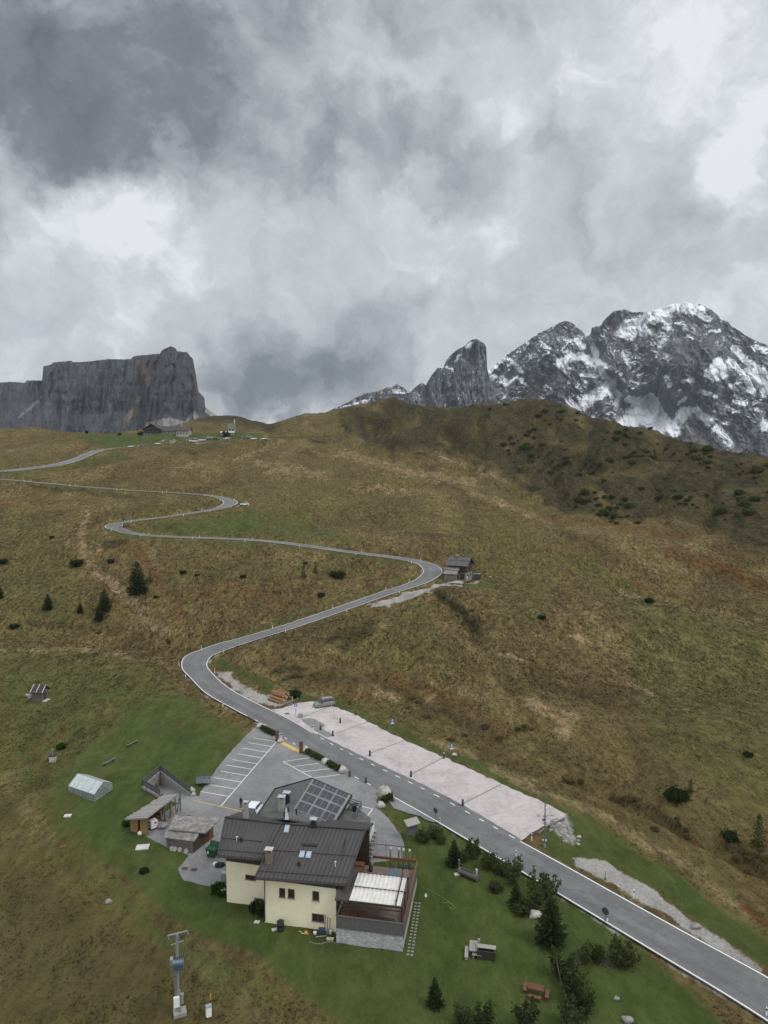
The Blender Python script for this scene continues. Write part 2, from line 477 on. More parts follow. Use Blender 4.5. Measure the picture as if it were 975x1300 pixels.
# ravines and stream beds, cut into the slopes
def carve(pts, r, depth):
    global GZ
    us = [p[0] for p in pts]; vs = [p[1] for p in pts]
    Uc, Vc = proj(GX, GY, GZ)
    nz_ = fbm(GX / 7, GY / 7, 3, 77)
    m = (Uc > min(us) - 3 * r) & (Uc < max(us) + 3 * r) & (Vc > min(vs) - 3 * r) & (Vc < max(vs) + 3 * r)
    d, _ = seg_dist(Uc[m] + nz_[m] * 5, Vc[m] + nz_[m] * 3, pts, 1.4)
    GZ[m] -= 1.7 * depth * np.exp(-(d / r) ** 2) * sstep(dist[m], 5, 12) * (0.7 + nz_[m])
carve([(562, 756), (582, 775), (600, 795), (609, 808)], 7, 1.7); carve([(609, 808), (640, 850), (655, 885), (690, 950)], 9, 0.7)
carve([(215, 812), (190, 788), (165, 762), (140, 735), (115, 700), (120, 665), (140, 645)], 6, 1.8)
carve([(720, 985), (790, 1015), (835, 1035), (875, 1058), (930, 1088), (985, 1115)], 7, 1.5)
carve([(985, 745), (900, 720), (820, 700), (760, 690)], 7, 2.2)
carve([(985, 790), (880, 765), (780, 745)], 6, 1.6)
carve([(700, 655), (650, 620), (600, 600)], 8, 2.0)
carve([(845, 660), (835, 620), (850, 590)], 8, 3.0); carve([(775, 655), (765, 610), (740, 570)], 8, 3.0); carve([(720, 640), (700, 590), (690, 550)], 9, 3.0); carve([(900, 670), (905, 620)], 8, 3.0); carve([(600, 590), (570, 540)], 9, 3.0); carve([(500, 575), (490, 530)], 9, 3.0)
carve([(300, 600), (360, 580), (440, 560)], 7, 1.5); carve([(330, 590), (420, 610), (520, 615)], 6, -1.0)
GZ -= 1.8 * sstep(dist, HW + 0.6, HW + 4) * (1 - sstep(dist, 14, 26)) * (GY > 398) * (GY < 500) * (U0 < 120) * (GY < RC[ridx, 1] + 1)
# settle the ridge line: relief must not lift the crest
_cu = [360, 380, 430, 480, 500, 545, 590, 640, 690, 740, 790, 815, 860, 920, 970, 1060, 1200]
_cv = [533, 527, 519, 507, 504, 517, 515, 510, 504, 524, 539, 541, 556, 572, 581, 591, 600]
for _it in range(3):
    Uc, Vc = proj(GX, GY, GZ)
    far_ = GY > 420
    us_ = np.arange(360, 1200, 6.0); dz_ = []
    for u_ in us_:
        k_ = far_ & (np.abs(Uc - u_) < 4)
        vm_ = Vc[k_]; i_ = vm_.argmin()
        dz_.append((np.interp(u_, _cu, _cv) + 1.2 * math.sin(u_ / 9.0) + 0.8 * math.sin(u_ / 3.7) - vm_[i_]) / F * GY[k_][i_])
    dz_ = np.array(dz_)
    for _s in range(2): dz_[1:-1] = .25 * dz_[:-2] + .5 * dz_[1:-1] + .25 * dz_[2:]
    GZ -= np.interp(Uc, us_, dz_) * sstep(GY, 400, 560) * sstep(Uc, 340, 400)
# a low bank hides part of the road on the left below the pass
_uc, _vc = proj(GX, GY, GZ)
_d, _t = seg_dist(_uc, _vc, [(-60, 611), (0, 613), (60, 617), (125, 622.5)], 1.0)
GZ += 1.1 * np.exp(-(_d / 3.0) ** 2) * sstep(dist, 3.3, 5.0) * (GY > 330) * (GY < 376)
# the sunken ramp left of the yard is cut into the shelf
RAMP_PX = [(181, 1000), (203.5, 981), (241, 1009.5), (227, 1019), (203, 1013)]
_rp = [tuple(WZ(u, v, 0.0))[:2] for u, v in RAMP_PX]
_in = in_poly(GX, GY, _rp)
GZ = np.where(_in, -2.6 , GZ)

def ground(x, y):
    """terrain height at one point"""
    i = np.interp(y, yy_, np.arange(NROW)); j = np.interp(x / (y + 10.0), tt_, np.arange(NCOL))
    i0 = min(int(i), NROW - 2); j0 = min(int(j), NCOL - 2); a = i - i0; b = j - j0
    return float((GZ[i0, j0] * (1 - b) + GZ[i0, j0 + 1] * b) * (1 - a) + (GZ[i0 + 1, j0] * (1 - b) + GZ[i0 + 1, j0 + 1] * b) * a)
def G(u, v, lift=0.0, ymax=1050):
    """where the sight line through a photograph pixel meets the ground"""
    d = ray(u, v)
    y = 40.0; prev = 40.0
    while y < ymax:
        x = d[0] / d[1] * y; z = CAMZ + d[2] / d[1] * y
        if z < ground(x, y): break
        prev = y; y *= 1.012
    a, b = prev, y
    for _ in range(18):
        m_ = 0.5 * (a + b)
        if CAMZ + d[2] / d[1] * m_ < ground(d[0] / d[1] * m_, m_): b = m_
        else: a = m_
    x = d[0] / d[1] * b
    return Vector((x, b, ground(x, b) + lift))

# ------------------------------------------------------------------ land cover (what grows where)
U1, V1 = proj(GX, GY, GZ)
NZ = fbm(GX / 9, GY / 9, 5, 51, 0.65); NZ2 = fbm(GX / 30, GY / 30, 3, 57)
NZ3 = fbm(GX / 2.2, GY / 2.2, 3, 59)
NZ4 = fbm(GX / 9 + 40, GY / 9, 5, 61, 0.65)
UU = U1 + NZ * 16 + NZ2 * 10 + NZ3 * 4; VV = V1 + NZ4 * 9 + NZ2 * 6 + NZ3 * 3
def stroke(layer, pts, r, k=1.6, amt=1.0, soft=0.85):
    if len(pts) == 1: pts = [pts[0], (pts[0][0] + 0.1, pts[0][1])]
    us = [p[0] for p in pts]; vs = [p[1] for p in pts]
    m = (UU > min(us) - 2 * r) & (UU < max(us) + 2 * r) & (VV > min(vs) - 2 * r) & (VV < max(vs) + 2 * r)
    if not m.any(): return
    d, _ = seg_dist(UU[m], VV[m], pts, k)
    layer[m] = np.maximum(layer[m], amt * (1 - sstep(d, r * (1 - soft), r * (1 + soft))))
def area(layer, poly, r=8, amt=1.0, k=1.3):
    us = [p[0] for p in poly]; vs = [p[1] for p in poly]
    m = (UU > min(us) - 2 * r) & (UU < max(us) + 2 * r) & (VV > min(vs) - 2 * r) & (VV < max(vs) + 2 * r)
    if not m.any(): return
    d, _ = seg_dist(UU[m], VV[m], poly + [poly[0]], k)
    s = np.where(in_poly(UU[m], VV[m], poly), d, -d)
    layer[m] = np.maximum(layer[m], amt * sstep(s, -r, r))
Lg = np.zeros_like(GZ)   # green grass
Lo = np.zeros_like(GZ)   # olive grass
Ls = np.zeros_like(GZ)   # straw / dead grass
Ld = np.zeros_like(GZ)   # heath, dwarf shrubs; painted shade too on a bank and the ridge
Lr = np.zeros_like(GZ)   # rust-red sedge
Lb = np.zeros_like(GZ)   # bare earth / gravel
# mown shelf
area(Lg, [(75, 1040), (130, 985), (190, 950), (240, 915), (312, 935), (330, 1000), (420, 1080), (520, 1060), (555, 1050), (640, 1090), (740, 1150), (840, 1225), (930, 1310), (560, 1330),
          (450, 1310), (390, 1270), (330, 1215), (260, 1190), (200, 1150), (140, 1100), (105, 1070)], 14)
area(Lg, [(480, 1018), (500, 1026), (545, 1040), (600, 1066), (645, 1088), (560, 1100), (515, 1080), (500, 1045)], 4)
area(Lg, [(60, 1030), (75, 985), (110, 940), (170, 895), (235, 880), (315, 935), (330, 1010), (120, 1090)], 14, 0.72)
area(Lg, [(110, 960), (170, 925), (230, 905), (300, 935), (250, 960), (180, 975)], 12, 0.7)
stroke(Lg, [(170, 930), (260, 940)], 16, 2, .9)
area(Lo, [(-10, 822), (100, 822), (200, 842), (240, 900), (200, 930), (100, 990), (60, 1040), (-10, 1050)], 16, 0.9)
area(Lo, [(330, 1215), (400, 1270), (460, 1310), (300, 1310), (230, 1200)], 12, 0.55)
stroke(Lg, [(40, 850)], 40, 1.5, 0.45); stroke(Lg, [(110, 885), (150, 880)], 14, 2, .6); stroke(Lg, [(30, 905)], 18, 2.5, .5)
# verges
stroke(Lg, [(330, 862), (345, 884), (385, 886), (430, 893)], 9, 2, .85)
stroke(Lg, [(440, 902), (520, 938), (600, 972), (680, 1012), (722, 1035)], 5, 1.4, 1.0)
area(Lg, [(700, 1050), (735, 1035), (790, 1070), (850, 1105), (910, 1150), (985, 1200), (985, 1235), (900, 1180), (830, 1130), (760, 1090), (720, 1100), (690, 1078)], 7)
stroke(Lg, [(275, 838), (300, 850), (330, 866)], 8, 1.6, .8)
stroke(Lo, [(440, 895), (540, 935), (640, 980), (730, 1020), (800, 1060), (900, 1120), (985, 1190)], 16, 1.4, .8)
stroke(Ls, [(560, 942), (650, 985), (760, 1035), (860, 1095), (960, 1165)], 9, 1.6, .55)
for seg in [[(247, 828), (300, 806), (420, 766), (520, 732)], [(140, 676), (200, 686), (330, 692), (440, 706), (530, 718)], [(170, 655), (250, 643), (285, 636)], [(175, 672), (240, 676), (330, 678)]]:
    stroke(Lg, seg, 4.5, 2, .6)
area(Lg, [(165, 668), (230, 660), (320, 648), (330, 655), (340, 675), (250, 678), (180, 674)], 8, .7)
area(Lg, [(300, 640), (380, 655), (480, 690), (440, 695), (330, 680)], 8, .5)
stroke(Lg, [(560, 726), (600, 745), (620, 745)], 7, 1.6, .7)
area(Lg, [(95, 551), (330, 549), (340, 556), (230, 562), (140, 568), (110, 562)], 4, .95, 2)
stroke(Lg, [(20, 604), (100, 590), (160, 578)], 9, 2, .55)
stroke(Lg, [(40, 613), (150, 625)], 4, 2, .6); stroke(Lg, [(200, 572), (340, 560)], 6, 2, .4)
# olive meadows right and centre
area(Lo, [(640, 690), (720, 720), (800, 790), (800, 870), (820, 940), (900, 1000), (985, 1040), (985, 800), (900, 780), (820, 750), (740, 700)], 20, .75)
area(Lo, [(570, 640), (650, 650), (700, 720), (700, 790), (640, 800), (610, 740), (560, 690)], 18, .6)
area(Lo, [(440, 790), (540, 760), (590, 830), (500, 850), (430, 830)], 16, .5)
area(Lo, [(380, 600), (560, 600), (560, 680), (420, 680)], 24, .45)
area(Lo, [(0, 640), (90, 660), (110, 740), (150, 790), (60, 800), (0, 790)], 18, .55)
stroke(Lo, [(200, 740), (330, 720), (470, 720)], 22, 2, .45)
# dead grass
for pts, r, a in [([(215, 805), (190, 788), (165, 762), (140, 735)], 8, .9), ([(120, 700), (90, 690)], 9, .5), ([(330, 590), (410, 605)], 12, .5), ([(360, 560), (300, 585)], 6, .55),
                  ([(430, 575), (520, 600), (600, 612)], 10, .6), ([(460, 620), (540, 625)], 12, .45), ([(250, 590), (220, 596)], 8, .5), ([(680, 895), (725, 915), (715, 930)], 13, .85),
                  ([(660, 835), (610, 828)], 7, .6), ([(480, 875), (500, 885)], 11, .75), ([(545, 885)], 9, .7), ([(470, 795), (500, 793)], 7, .6), ([(590, 770), (605, 800), (625, 830)], 5, .5),
                  ([(800, 870), (830, 880)], 7, .6), ([(725, 808), (760, 818)], 6, .6), ([(760, 845), (790, 858)], 4, .4), ([(0, 825), (110, 826), (205, 842)], 7, .5), ([(130, 905), (150, 900)], 10, .35),
                  ([(40, 960), (15, 990), (60, 1060)], 18, .35), ([(590, 620), (640, 640), (700, 665)], 6, .5), ([(700, 1090), (720, 1100)], 6, .5), ([(540, 860), (620, 890)], 10, .4),
                  ([(770, 600), (880, 640)], 10, .3), ([(940, 640), (960, 650)], 9, .5), ([(790, 755), (975, 790)], 5, .45)]:
    stroke(Ls, pts, r, 1.8, a)
# heath on the ridge, its cloud shadow painted in too, and in hollows
area(Ld, [(430, 520), (500, 500), (560, 515), (690, 500), (800, 535), (985, 575), (985, 700), (900, 680), (850, 655), (780, 660), (720, 650), (660, 620), (620, 590), (560, 575), (480, 570), (440, 550)], 14, .72)
for poly, a in [([(640, 560), (700, 545), (740, 600), (735, 650), (690, 635), (655, 600)], .95), ([(770, 610), (830, 600), (850, 655), (790, 660)], .95), ([(860, 560), (920, 575), (930, 600), (870, 600)], 1.0), ([(740, 540), (800, 545), (830, 590), (760, 590)], .85), ([(920, 640), (985, 640), (985, 700), (930, 690)], 1.0), ([(440, 525), (500, 510), (540, 530), (500, 560), (450, 550)], .75)]: area(Ld, poly, 10, a)
stroke(Ls, [(555, 578), (600, 592), (650, 612)], 6, 1.6, .6); stroke(Ls, [(760, 590), (766, 640)], 3, 1, .5); stroke(Ls, [(848, 590), (840, 655)], 3, 1, .5); stroke(Lr, [(700, 660), (800, 668), (870, 680)], 12, 2, .5); stroke(Lr, [(755, 606), (770, 612)], 6, 1.6, .8); stroke(Lr, [(560, 540), (640, 540)], 16, 1.6, .4)
area(Ld, [(-10, 1080), (60, 1110), (130, 1160), (220, 1215), (300, 1310), (-10, 1310)], 30, .38)  # this layer is used here just to make the lower-left meadow darker
stroke(Lr, [(230, 760), (300, 745), (380, 770)], 16, 1.8, .45); stroke(Lr, [(160, 690), (200, 730), (240, 790)], 10, 1.6, .5); stroke(Ld, [(190, 686), (212, 722), (232, 764), (252, 806)], 2.2, 1, .55); stroke(Lr, [(0, 640), (80, 636)], 12, 2, .4); stroke(Lr, [(480, 860), (560, 880), (640, 930)], 18, 1.6, .5); stroke(Ls, [(110, 650), (100, 690), (125, 735)], 6, 1.3, .7)
stroke(Ld, [(560, 755), (585, 775), (605, 800)], 8, 1.5, .95); stroke(Ld, [(605, 810), (640, 850), (655, 880)], 12, 1.6, .42)
for pts, r, a in [([(420, 810), (470, 795), (440, 820)], 12, .65), ([(350, 852), (385, 848)], 7, .9), ([(365, 862), (380, 858)], 6, .8), ([(130, 690), (150, 685)], 10, .75), ([(100, 620), (40, 617), (170, 630)], 6, .6),  # the bank below the left hairpin is shade painted in the heath tone
                  ([(370, 860), (470, 860), (560, 905), (640, 945)], 11, .45), ([(780, 1012), (830, 1030), (870, 1055)], 6, .8), ([(930, 1075), (975, 1105)], 9, .8), ([(665, 925)], 7, .8), ([(720, 992)], 7, .8),
                  ([(560, 900), (620, 930)], 12, .5), ([(150, 800), (40, 790)], 10, .5), ([(430, 695), (520, 712)], 6, .4), ([(680, 940), (730, 980), (800, 1010)], 9, .4), ([(240, 625), (120, 640)], 5, .4),
                  ([(640, 800), (700, 870), (860, 920)], 16, .22), ([(210, 1135), (220, 1160)], 14, .4), ([(260, 530), (300, 528), (340, 540)], 14, .8), ([(920, 670), (975, 690)], 14, .7), ([(660, 620), (720, 640)], 8, .4)]:
    stroke(Ld, pts, r, 1.8, a)
# rust-red sedge
for pts, r, a in [([(850, 700), (940, 730), (975, 745)], 12, .7), ([(800, 740), (880, 765)], 6, .5), ([(330, 840), (450, 880)], 16, .35), ([(40, 950), (90, 915)], 5, .6), ([(945, 1150), (970, 1175)], 8, .9), ([(20, 962), (60, 985)], 5, .5),
                  ([(880, 1070), (890, 1075)], 5, .8), ([(560, 900), (640, 960), (700, 990)], 10, .35), ([(730, 1010), (790, 1035)], 8, .5), ([(0, 1090), (90, 1150), (200, 1200)], 60, .25), ([(80, 1010), (100, 1060)], 14, .3), ([(300, 760), (470, 740)], 10, .3), ([(640, 860), (700, 960)], 10, .3)]:
    stroke(Lr, pts, r, 1.6, a)
# bare gravel by the road
area(Lb, [(272, 853), (285, 851), (305, 866), (335, 884), (372, 880), (378, 888), (350, 897), (335, 893), (300, 878)], 5)
area(Lb, [(728, 1088), (765, 1092), (810, 1118), (850, 1150), (880, 1170), (930, 1200), (975, 1232), (975, 1246), (900, 1200), (840, 1162), (780, 1124), (735, 1102)], 5, .95)
area(Lb, [(690, 1040), (716, 1033), (728, 1050), (740, 1068), (735, 1075), (712, 1062)], 6, .7)
area(Lb, [(468, 770), (520, 752), (556, 740), (600, 738), (612, 735), (604, 741), (560, 746), (530, 758), (495, 770)], 2.5, 1.0)
stroke(Lb, [(300, 640), (312, 640)], 3, 2, 1.0)
area(Lb, [(200, 559), (345, 553), (345, 556), (300, 560), (215, 563)], 2, .5)
stroke(Lb, [(205, 1130), (225, 1135), (195, 1155)], 7, 1.4, .12)
# road shoulders wear
sh = 1 - sstep(dist, HALF[ridx] + 0.2, HALF[ridx] + 1.1)
Lb = np.maximum(Lb, sh * 0.35)

# pasture green runs on past the sheds to the left edge of the view
area(Lg, [(-10, 835), (90, 838), (200, 850), (250, 905), (180, 930), (120, 985), (80, 1040), (-10, 985)], 30, .42)
area(Lo, [(-10, 1000), (80, 1010), (160, 1120), (260, 1190), (400, 1290), (380, 1310), (-10, 1310)], 30, .55)
area(Lg, [(40, 1010), (110, 985), (140, 1100), (250, 1190), (360, 1260), (300, 1270), (190, 1200), (80, 1100)], 30, .5)
_rn = fbm(GX / 24, GY / 52, 5, 95, 0.6) + 0.5 * fbm((GX + .3 * GY) / 9, GY / 40, 4, 97)
_rm = sstep(GY, 330, 420) * sstep(U1, 380, 460) * sstep(Ld, 0.0, 0.25)
Ld = np.clip(Ld + _rm * (_rn * 1.15 + 0.06), 0, 1)
rough_ = sstep(GY, 95, 210)
t_attrs = dict(rough=rough_, green=Lg, olive=Lo, straw=Ls, heath_shade=Ld, rust=Lr, bare=Lb)
TERRAIN_XYZ = np.stack([GX, GY, GZ], -1).reshape(-1, 3)

def attr(n, name):
    a = n.n('ShaderNodeAttribute'); a.attribute_name = name
    return a.outputs['Fac']
def new_mat(name):
    m = bpy.data.materials.new(name); m.use_nodes = True
    return m, NT(m.node_tree)
def finish(n, col, rough=0.9, normal=None, metal=0.0, spec=0.3, extra=None):
    b = n.n('ShaderNodeBsdfPrincipled')
    n.put(b.inputs['Base Color'], col if isinstance(col, bpy.types.NodeSocket) else (*col[:3], 1))
    n.put(b.inputs['Roughness'], rough); n.put(b.inputs['Metallic'], metal)
    n.put(b.inputs['Specular IOR Level'], spec)
    if normal is not None: n.l(normal, b.inputs['Normal'])
    o = n.n('ShaderNodeOutputMaterial'); n.l(b.outputs[0], o.inputs[0])
    return b
def bump(n, h, strength=0.5, dist=0.1, prev=None):
    b = n.n('ShaderNodeBump'); b.inputs['Strength'].default_value = strength; b.inputs['Distance'].default_value = dist
    n.l(h, b.inputs['Height'])
    if prev is not None: n.l(prev, b.inputs['Normal'])
    return b.outputs[0]

def terrain_material():
    m, n = new_mat('alpine_meadow')
    P = n.n('ShaderNodeNewGeometry').outputs['Position']
    PS = n.vm('MULTIPLY', P, (1.0, 0.42, 0.8))      # growth patterns run downhill
    A = n.noise(PS, 0.018, 4, 0.55); B = n.noise(PS, 0.09, 5, 0.6); Cn = n.noise(PS, 0.75, 5, 0.7); D = n.noise(P, 2.6, 5, 0.75)
    E = n.noise(PS, 0.22, 6, 0.72, 0.3)
    # base: autumn brown grass
    H = n.noise(PS, 0.05, 6, 0.7, 0.6); K = n.noise(PS, 1.6, 4, 0.75)
    base = n.ramp(n.m('ADD', n.m('MULTIPLY', H, 0.62), n.m('ADD', n.m('MULTIPLY', E, 0.24), n.m('MULTIPLY', K, 0.14))),
                  [(0.36, (0.054, 0.038, 0.017)), (0.46, (0.090, 0.065, 0.027)), (0.54, (0.128, 0.096, 0.040)), (0.64, (0.185, 0.142, 0.066))])
    base = n.mix(n.ss(A, 0.42, 0.62, 0, 0.6), base, n.mix(E, (0.074, 0.060, 0.022), (0.130, 0.109, 0.042)))
    def lay(col, name, c1, c2, nz, w=0.75):
        br = n.m('ADD', n.m('MULTIPLY', n.m('SUBTRACT', nz, 0.5), w), n.m('MULTIPLY', n.m('SUBTRACT', K, 0.5), w * 0.8))
        f = n.ss(n.m('MULTIPLY_ADD', n.m('MINIMUM', n.m('MULTIPLY', attr(n, name), 4.0), 1.0), br, attr(n, name)), 0.12, 0.88)
        return n.mix(f, col, n.mix(n.ss(nz, 0.3, 0.7), c1, c2)), f
    col, _ = lay(base, 'olive', (0.066, 0.059, 0.020), (0.118, 0.102, 0.037), E)
    col, fs = lay(col, 'straw', (0.150, 0.108, 0.053), (0.255, 0.190, 0.100), E, 1.3)
    col, fr = lay(col, 'rust', (0.075, 0.038, 0.014), (0.130, 0.070, 0.026), E, 0.9)
    col, fd = lay(col, 'heath_shade', (0.016, 0.018, 0.008), (0.070, 0.054, 0.025), E, 1.4)
    col, fg = lay(col, 'green', (0.043, 0.062, 0.015), (0.078, 0.098, 0.028), E, 0.5)
    col = n.mix(n.m('MULTIPLY', fg, n.ss(H, 0.47, 0.66, 0, 0.65)), col, n.mix(E, (0.062, 0.060, 0.020), (0.100, 0.092, 0.034)))
    # tussock speckle
    sp = n.m('ADD', n.m('MULTIPLY', n.m('SUBTRACT', D, 0.5), 2.6), n.m('ADD', n.m('MULTIPLY', n.m('SUBTRACT', Cn, 0.5), 2.9), n.m('MULTIPLY', n.m('SUBTRACT', K, 0.5), 2.4)))
    amt = n.m('MULTIPLY', n.m('SUBTRACT', 1.0, n.m('MULTIPLY', fg, 0.5)), n.m('MULTIPLY_ADD', attr(n, 'rough'), 0.5, 0.5))
    col = n.mix(1.0, col, n.scale((1, 1, 1), n.m('MAXIMUM', 0.30, n.m('MULTIPLY_ADD', sp, amt, 0.90))), 'MULTIPLY')
    # dark dwarf-shrub specks in the heath
    vo = n.n('ShaderNodeTexVoronoi'); n.l(P, vo.inputs['Vector']); vo.inputs['Scale'].default_value = 0.16; vo.inputs['Randomness'].default_value = 1.0
    spk = n.m('MULTIPLY', n.ss(n.m('ADD', vo.outputs['Distance'], n.m('MULTIPLY', Cn, 0.35)), 0.28, 0.52, 1, 0), n.ss(B, 0.45, 0.6))
    col = n.mix(n.m('MULTIPLY', spk, n.m('MULTIPLY', fd, 0.8)), col, (0.022, 0.024, 0.010))
    fb = n.ss(n.m('MULTIPLY_ADD', n.m('MINIMUM', n.m('MULTIPLY', attr(n, 'bare'), 4.0), 1.0), n.m('ADD', n.m('MULTIPLY', n.m('SUBTRACT', Cn, 0.5), 1.1), n.m('MULTIPLY', n.m('SUBTRACT', E, 0.5), 1.5)), attr(n, 'bare')), 0.25, 0.75)
    gcol = n.ramp(n.m('ADD', n.m('MULTIPLY', D, 0.5), n.m('MULTIPLY', E, 0.5)), [(0.32, (0.13, 0.115, 0.10)), (0.48, (0.26, 0.245, 0.225)), (0.66, (0.40, 0.38, 0.36))])
    col = n.mix(fb, col, gcol)
    # snow-free scree patches high on the ridge
    h = n.m('ADD', n.m('MULTIPLY', D, 0.25), n.m('MULTIPLY', Cn, 0.9))
    nb = bump(n, h, 0.9, 0.45)
    nb = bump(n, B, 0.5, 1.8, nb)
    finish(n, col, 0.95, nb, spec=0.1)
    return m
M_TERR = terrain_material()
terrain = mesh_np('ground', TERRAIN_XYZ, grid_quads(NROW, NCOL), M_TERR, True, {k: v.reshape(-1) for k, v in t_attrs.items()})
tag(terrain, kind='structure')

# coarse grass tussocks standing in the unmown meadows
_rng = np.random.default_rng(5)
_ok = (GY > 58) & (GY < 330) & (np.abs(tt_[None, :]) < 0.66) & (Lg < 0.45) & (Lb < 0.25) & (fl < 0.02) & (dist > HW + 1.0) & ~_in
_ii, _jj = np.nonzero(_ok)
_w = 1.0 / GY[_ii, _jj] ** 0.2; _w /= _w.sum()
_sel = _rng.choice(len(_ii), 95000, replace=True, p=_w)
_i, _j = _ii[_sel], _jj[_sel]
_fi = np.clip(_i + _rng.uniform(-.5, .5, len(_i)), 0, NROW - 2); _fj = np.clip(_j + _rng.uniform(-.5, .5, len(_j)), 0, NCOL - 2)
def _bil(A, fi, fj):
    i0 = fi.astype(int); j0 = fj.astype(int); a = fi - i0; b = fj - j0
    return (A[i0, j0] * (1 - b) + A[i0, j0 + 1] * b) * (1 - a) + (A[i0 + 1, j0] * (1 - b) + A[i0 + 1, j0 + 1] * b) * a
_bx, _by, _bz = _bil(GX, _fi, _fj), _bil(GY, _fi, _fj), _bil(GZ, _fi, _fj)
_keep = fbm(_bx / 6, _by / 9, 4, 91) + 0.5 * fbm(_bx / 40, _by / 40, 3, 92) - 0.30 * (1 - sstep(_by, 75, 130)) > _rng.uniform(-.5, .35, len(_bx))
_bx, _by, _bz, _fi, _fj = _bx[_keep], _by[_keep], _bz[_keep], _fi[_keep], _fj[_keep]
_sz = _rng.uniform(.13, .36, len(_bx)) * (0.62 + 0.75 * sstep(_by, 80, 240))
_V = []
NB = 7
for k in range(NB):
    a_ = _rng.uniform(0, 6.283, len(_bx)); o_ = _sz * _rng.uniform(.5, 1.1, len(_bx)); h_ = _sz * _rng.uniform(.55, 1.1, len(_bx)); w_ = _sz * .22
    ca, sa = np.cos(a_), np.sin(a_)
    _V.append(np.stack([np.stack([_bx - sa * w_, _by + ca * w_, _bz - .03], -1), np.stack([_bx + sa * w_, _by - ca * w_, _bz - .03], -1), np.stack([_bx + ca * o_, _by + sa * o_, _bz + h_], -1)], 1))
_V = np.stack(_V, 1).reshape(-1, 3)
_T = np.arange(len(_V)).reshape(-1, 3)
_A = {k: np.repeat(_bil(v, _fi, _fj), NB * 3) for k, v in t_attrs.items()}
tus = mesh_np('meadow_grass', _V, _T, M_TERR, False, _A)
tag(tus, kind='stuff')

# valley floor out to the horizon, well below the shelf
m_, n_ = new_mat('valley_floor')
P_ = n_.n('ShaderNodeNewGeometry').outputs['Position']
finish(n_, n_.ramp(n_.noise(P_, 0.004, 6), [(0.35, (0.03, 0.04, 0.018)), (0.65, (0.09, 0.085, 0.04))]), 0.95, spec=0.1)
NQ = 60
gx, gy = np.meshgrid(np.linspace(-4500, 4500, NQ), np.linspace(-1400, 5700, NQ))
gz = np.full_like(gx, -60.0) + fbm(gx / 2500, gy / 2500, 3, 5) * 30
far = mesh_np('valley_floor', np.stack([gx, gy, gz], -1).reshape(-1, 3), grid_quads(NQ, NQ), m_)
tag(far, kind='structure')
print('road gradient check', [(round(float(RC[i, 0])), round(float(RC[i, 1])), round(float(RC[i, 2]), 1)) for i in range(0, len(RC), 60)])
# ------------------------------------------------------------------ generic procedural material
_MATS = {}
def mat(name, c1, c2=None, scale=4.0, rough=0.8, bumpd=0.0, bscale=None, metal=0.0, spec=0.3, detail=5, streak=None):
    """two-tone noise material in object space"""
    if name in _MATS: return _MATS[name]
    m, n = new_mat(name)
    co = n.n('ShaderNodeTexCoord').outputs['Object']
    if streak: co = n.vm('MULTIPLY', co, streak)
    c2 = c2 or tuple(x * 0.75 for x in c1)
    f = n.ss(n.noise(co, scale, detail, 0.65), 0.3, 0.7)
    nb = bump(n, n.noise(co, bscale or scale * 2, 4, 0.6), 0.8, bumpd) if bumpd else None
    finish(n, n.mix(f, c1, c2), rough, nb, metal, spec)
    _MATS[name] = m
    return m

# asphalt
def asphalt(name, base, worn, lanes=False):
    m, n = new_mat(name)
    P = n.n('ShaderNodeNewGeometry').outputs['Position']
    a = n.noise(P, 0.12, 5, 0.6); b = n.noise(P, 1.1, 5, 0.7); c = n.noise(P, 14.0, 3, 0.6)
    f = n.m('ADD', n.m('MULTIPLY', a, 0.6), n.m('MULTIPLY', b, 0.4))
    col = n.mix(n.ss(f, 0.38, 0.62), base, worn)
    col = n.mix(1.0, col, n.scale((1, 1, 1), n.m('MULTIPLY_ADD', n.m('SUBTRACT', c, 0.5), 0.5, 1.0)), 'MULTIPLY')
    if lanes:   # long streaks and wheel tracks along the lanes
        ac = attr(n, 'across'); al = attr(n, 'along')
        cv = n.n('ShaderNodeCombineXYZ'); n.l(n.m('MULTIPLY', ac, 5.0), cv.inputs[0]); n.l(n.m('MULTIPLY', al, 0.06), cv.inputs[1])
        st_ = n.noise(cv.outputs[0], 1.0, 5, 0.65)
        tr_ = n.m('COSINE', n.m('MULTIPLY', ac, 4 * math.pi * 1.0))
        col = n.mix(1.0, col, n.scale((1, 1, 1), n.m('ADD', n.m('MULTIPLY_ADD', n.m('SUBTRACT', st_, 0.5), 0.9, 1.0), n.m('MULTIPLY', tr_, 0.05))), 'MULTIPLY')
    # sealed cracks
    vo = n.n('ShaderNodeTexVoronoi', feature='DISTANCE_TO_EDGE')
    n.l(n.vm('ADD', P, n.scale(n.noise(P, 0.35, 3, 0.5, out='Color'), 3.0)), vo.inputs['Vector']); vo.inputs['Scale'].default_value = 0.055
    ck = n.m('MULTIPLY', n.ss(vo.outputs['Distance'], 0.0, 0.006, 1, 0), n.ss(a, 0.46, 0.6))
    col = n.mix(n.m('MULTIPLY', ck, 0.55), col, tuple(x * 0.35 for x in base))
    finish(n, col, 0.75, bump(n, c, 0.4, 0.01), spec=0.35)
    return m
M_ROAD = asphalt('road_asphalt', (0.112, 0.112, 0.111), (0.156, 0.155, 0.153), True)
M_YARD = asphalt('yard_asphalt', (0.150, 0.149, 0.147), (0.225, 0.223, 0.220))
M_WHITE = mat('road_paint_white', (0.78, 0.78, 0.76), (0.62, 0.62, 0.60), 6, 0.6)
M_YELLOW = mat('road_paint_yellow', (0.62, 0.40, 0.10), (0.50, 0.34, 0.10), 4, 0.6)

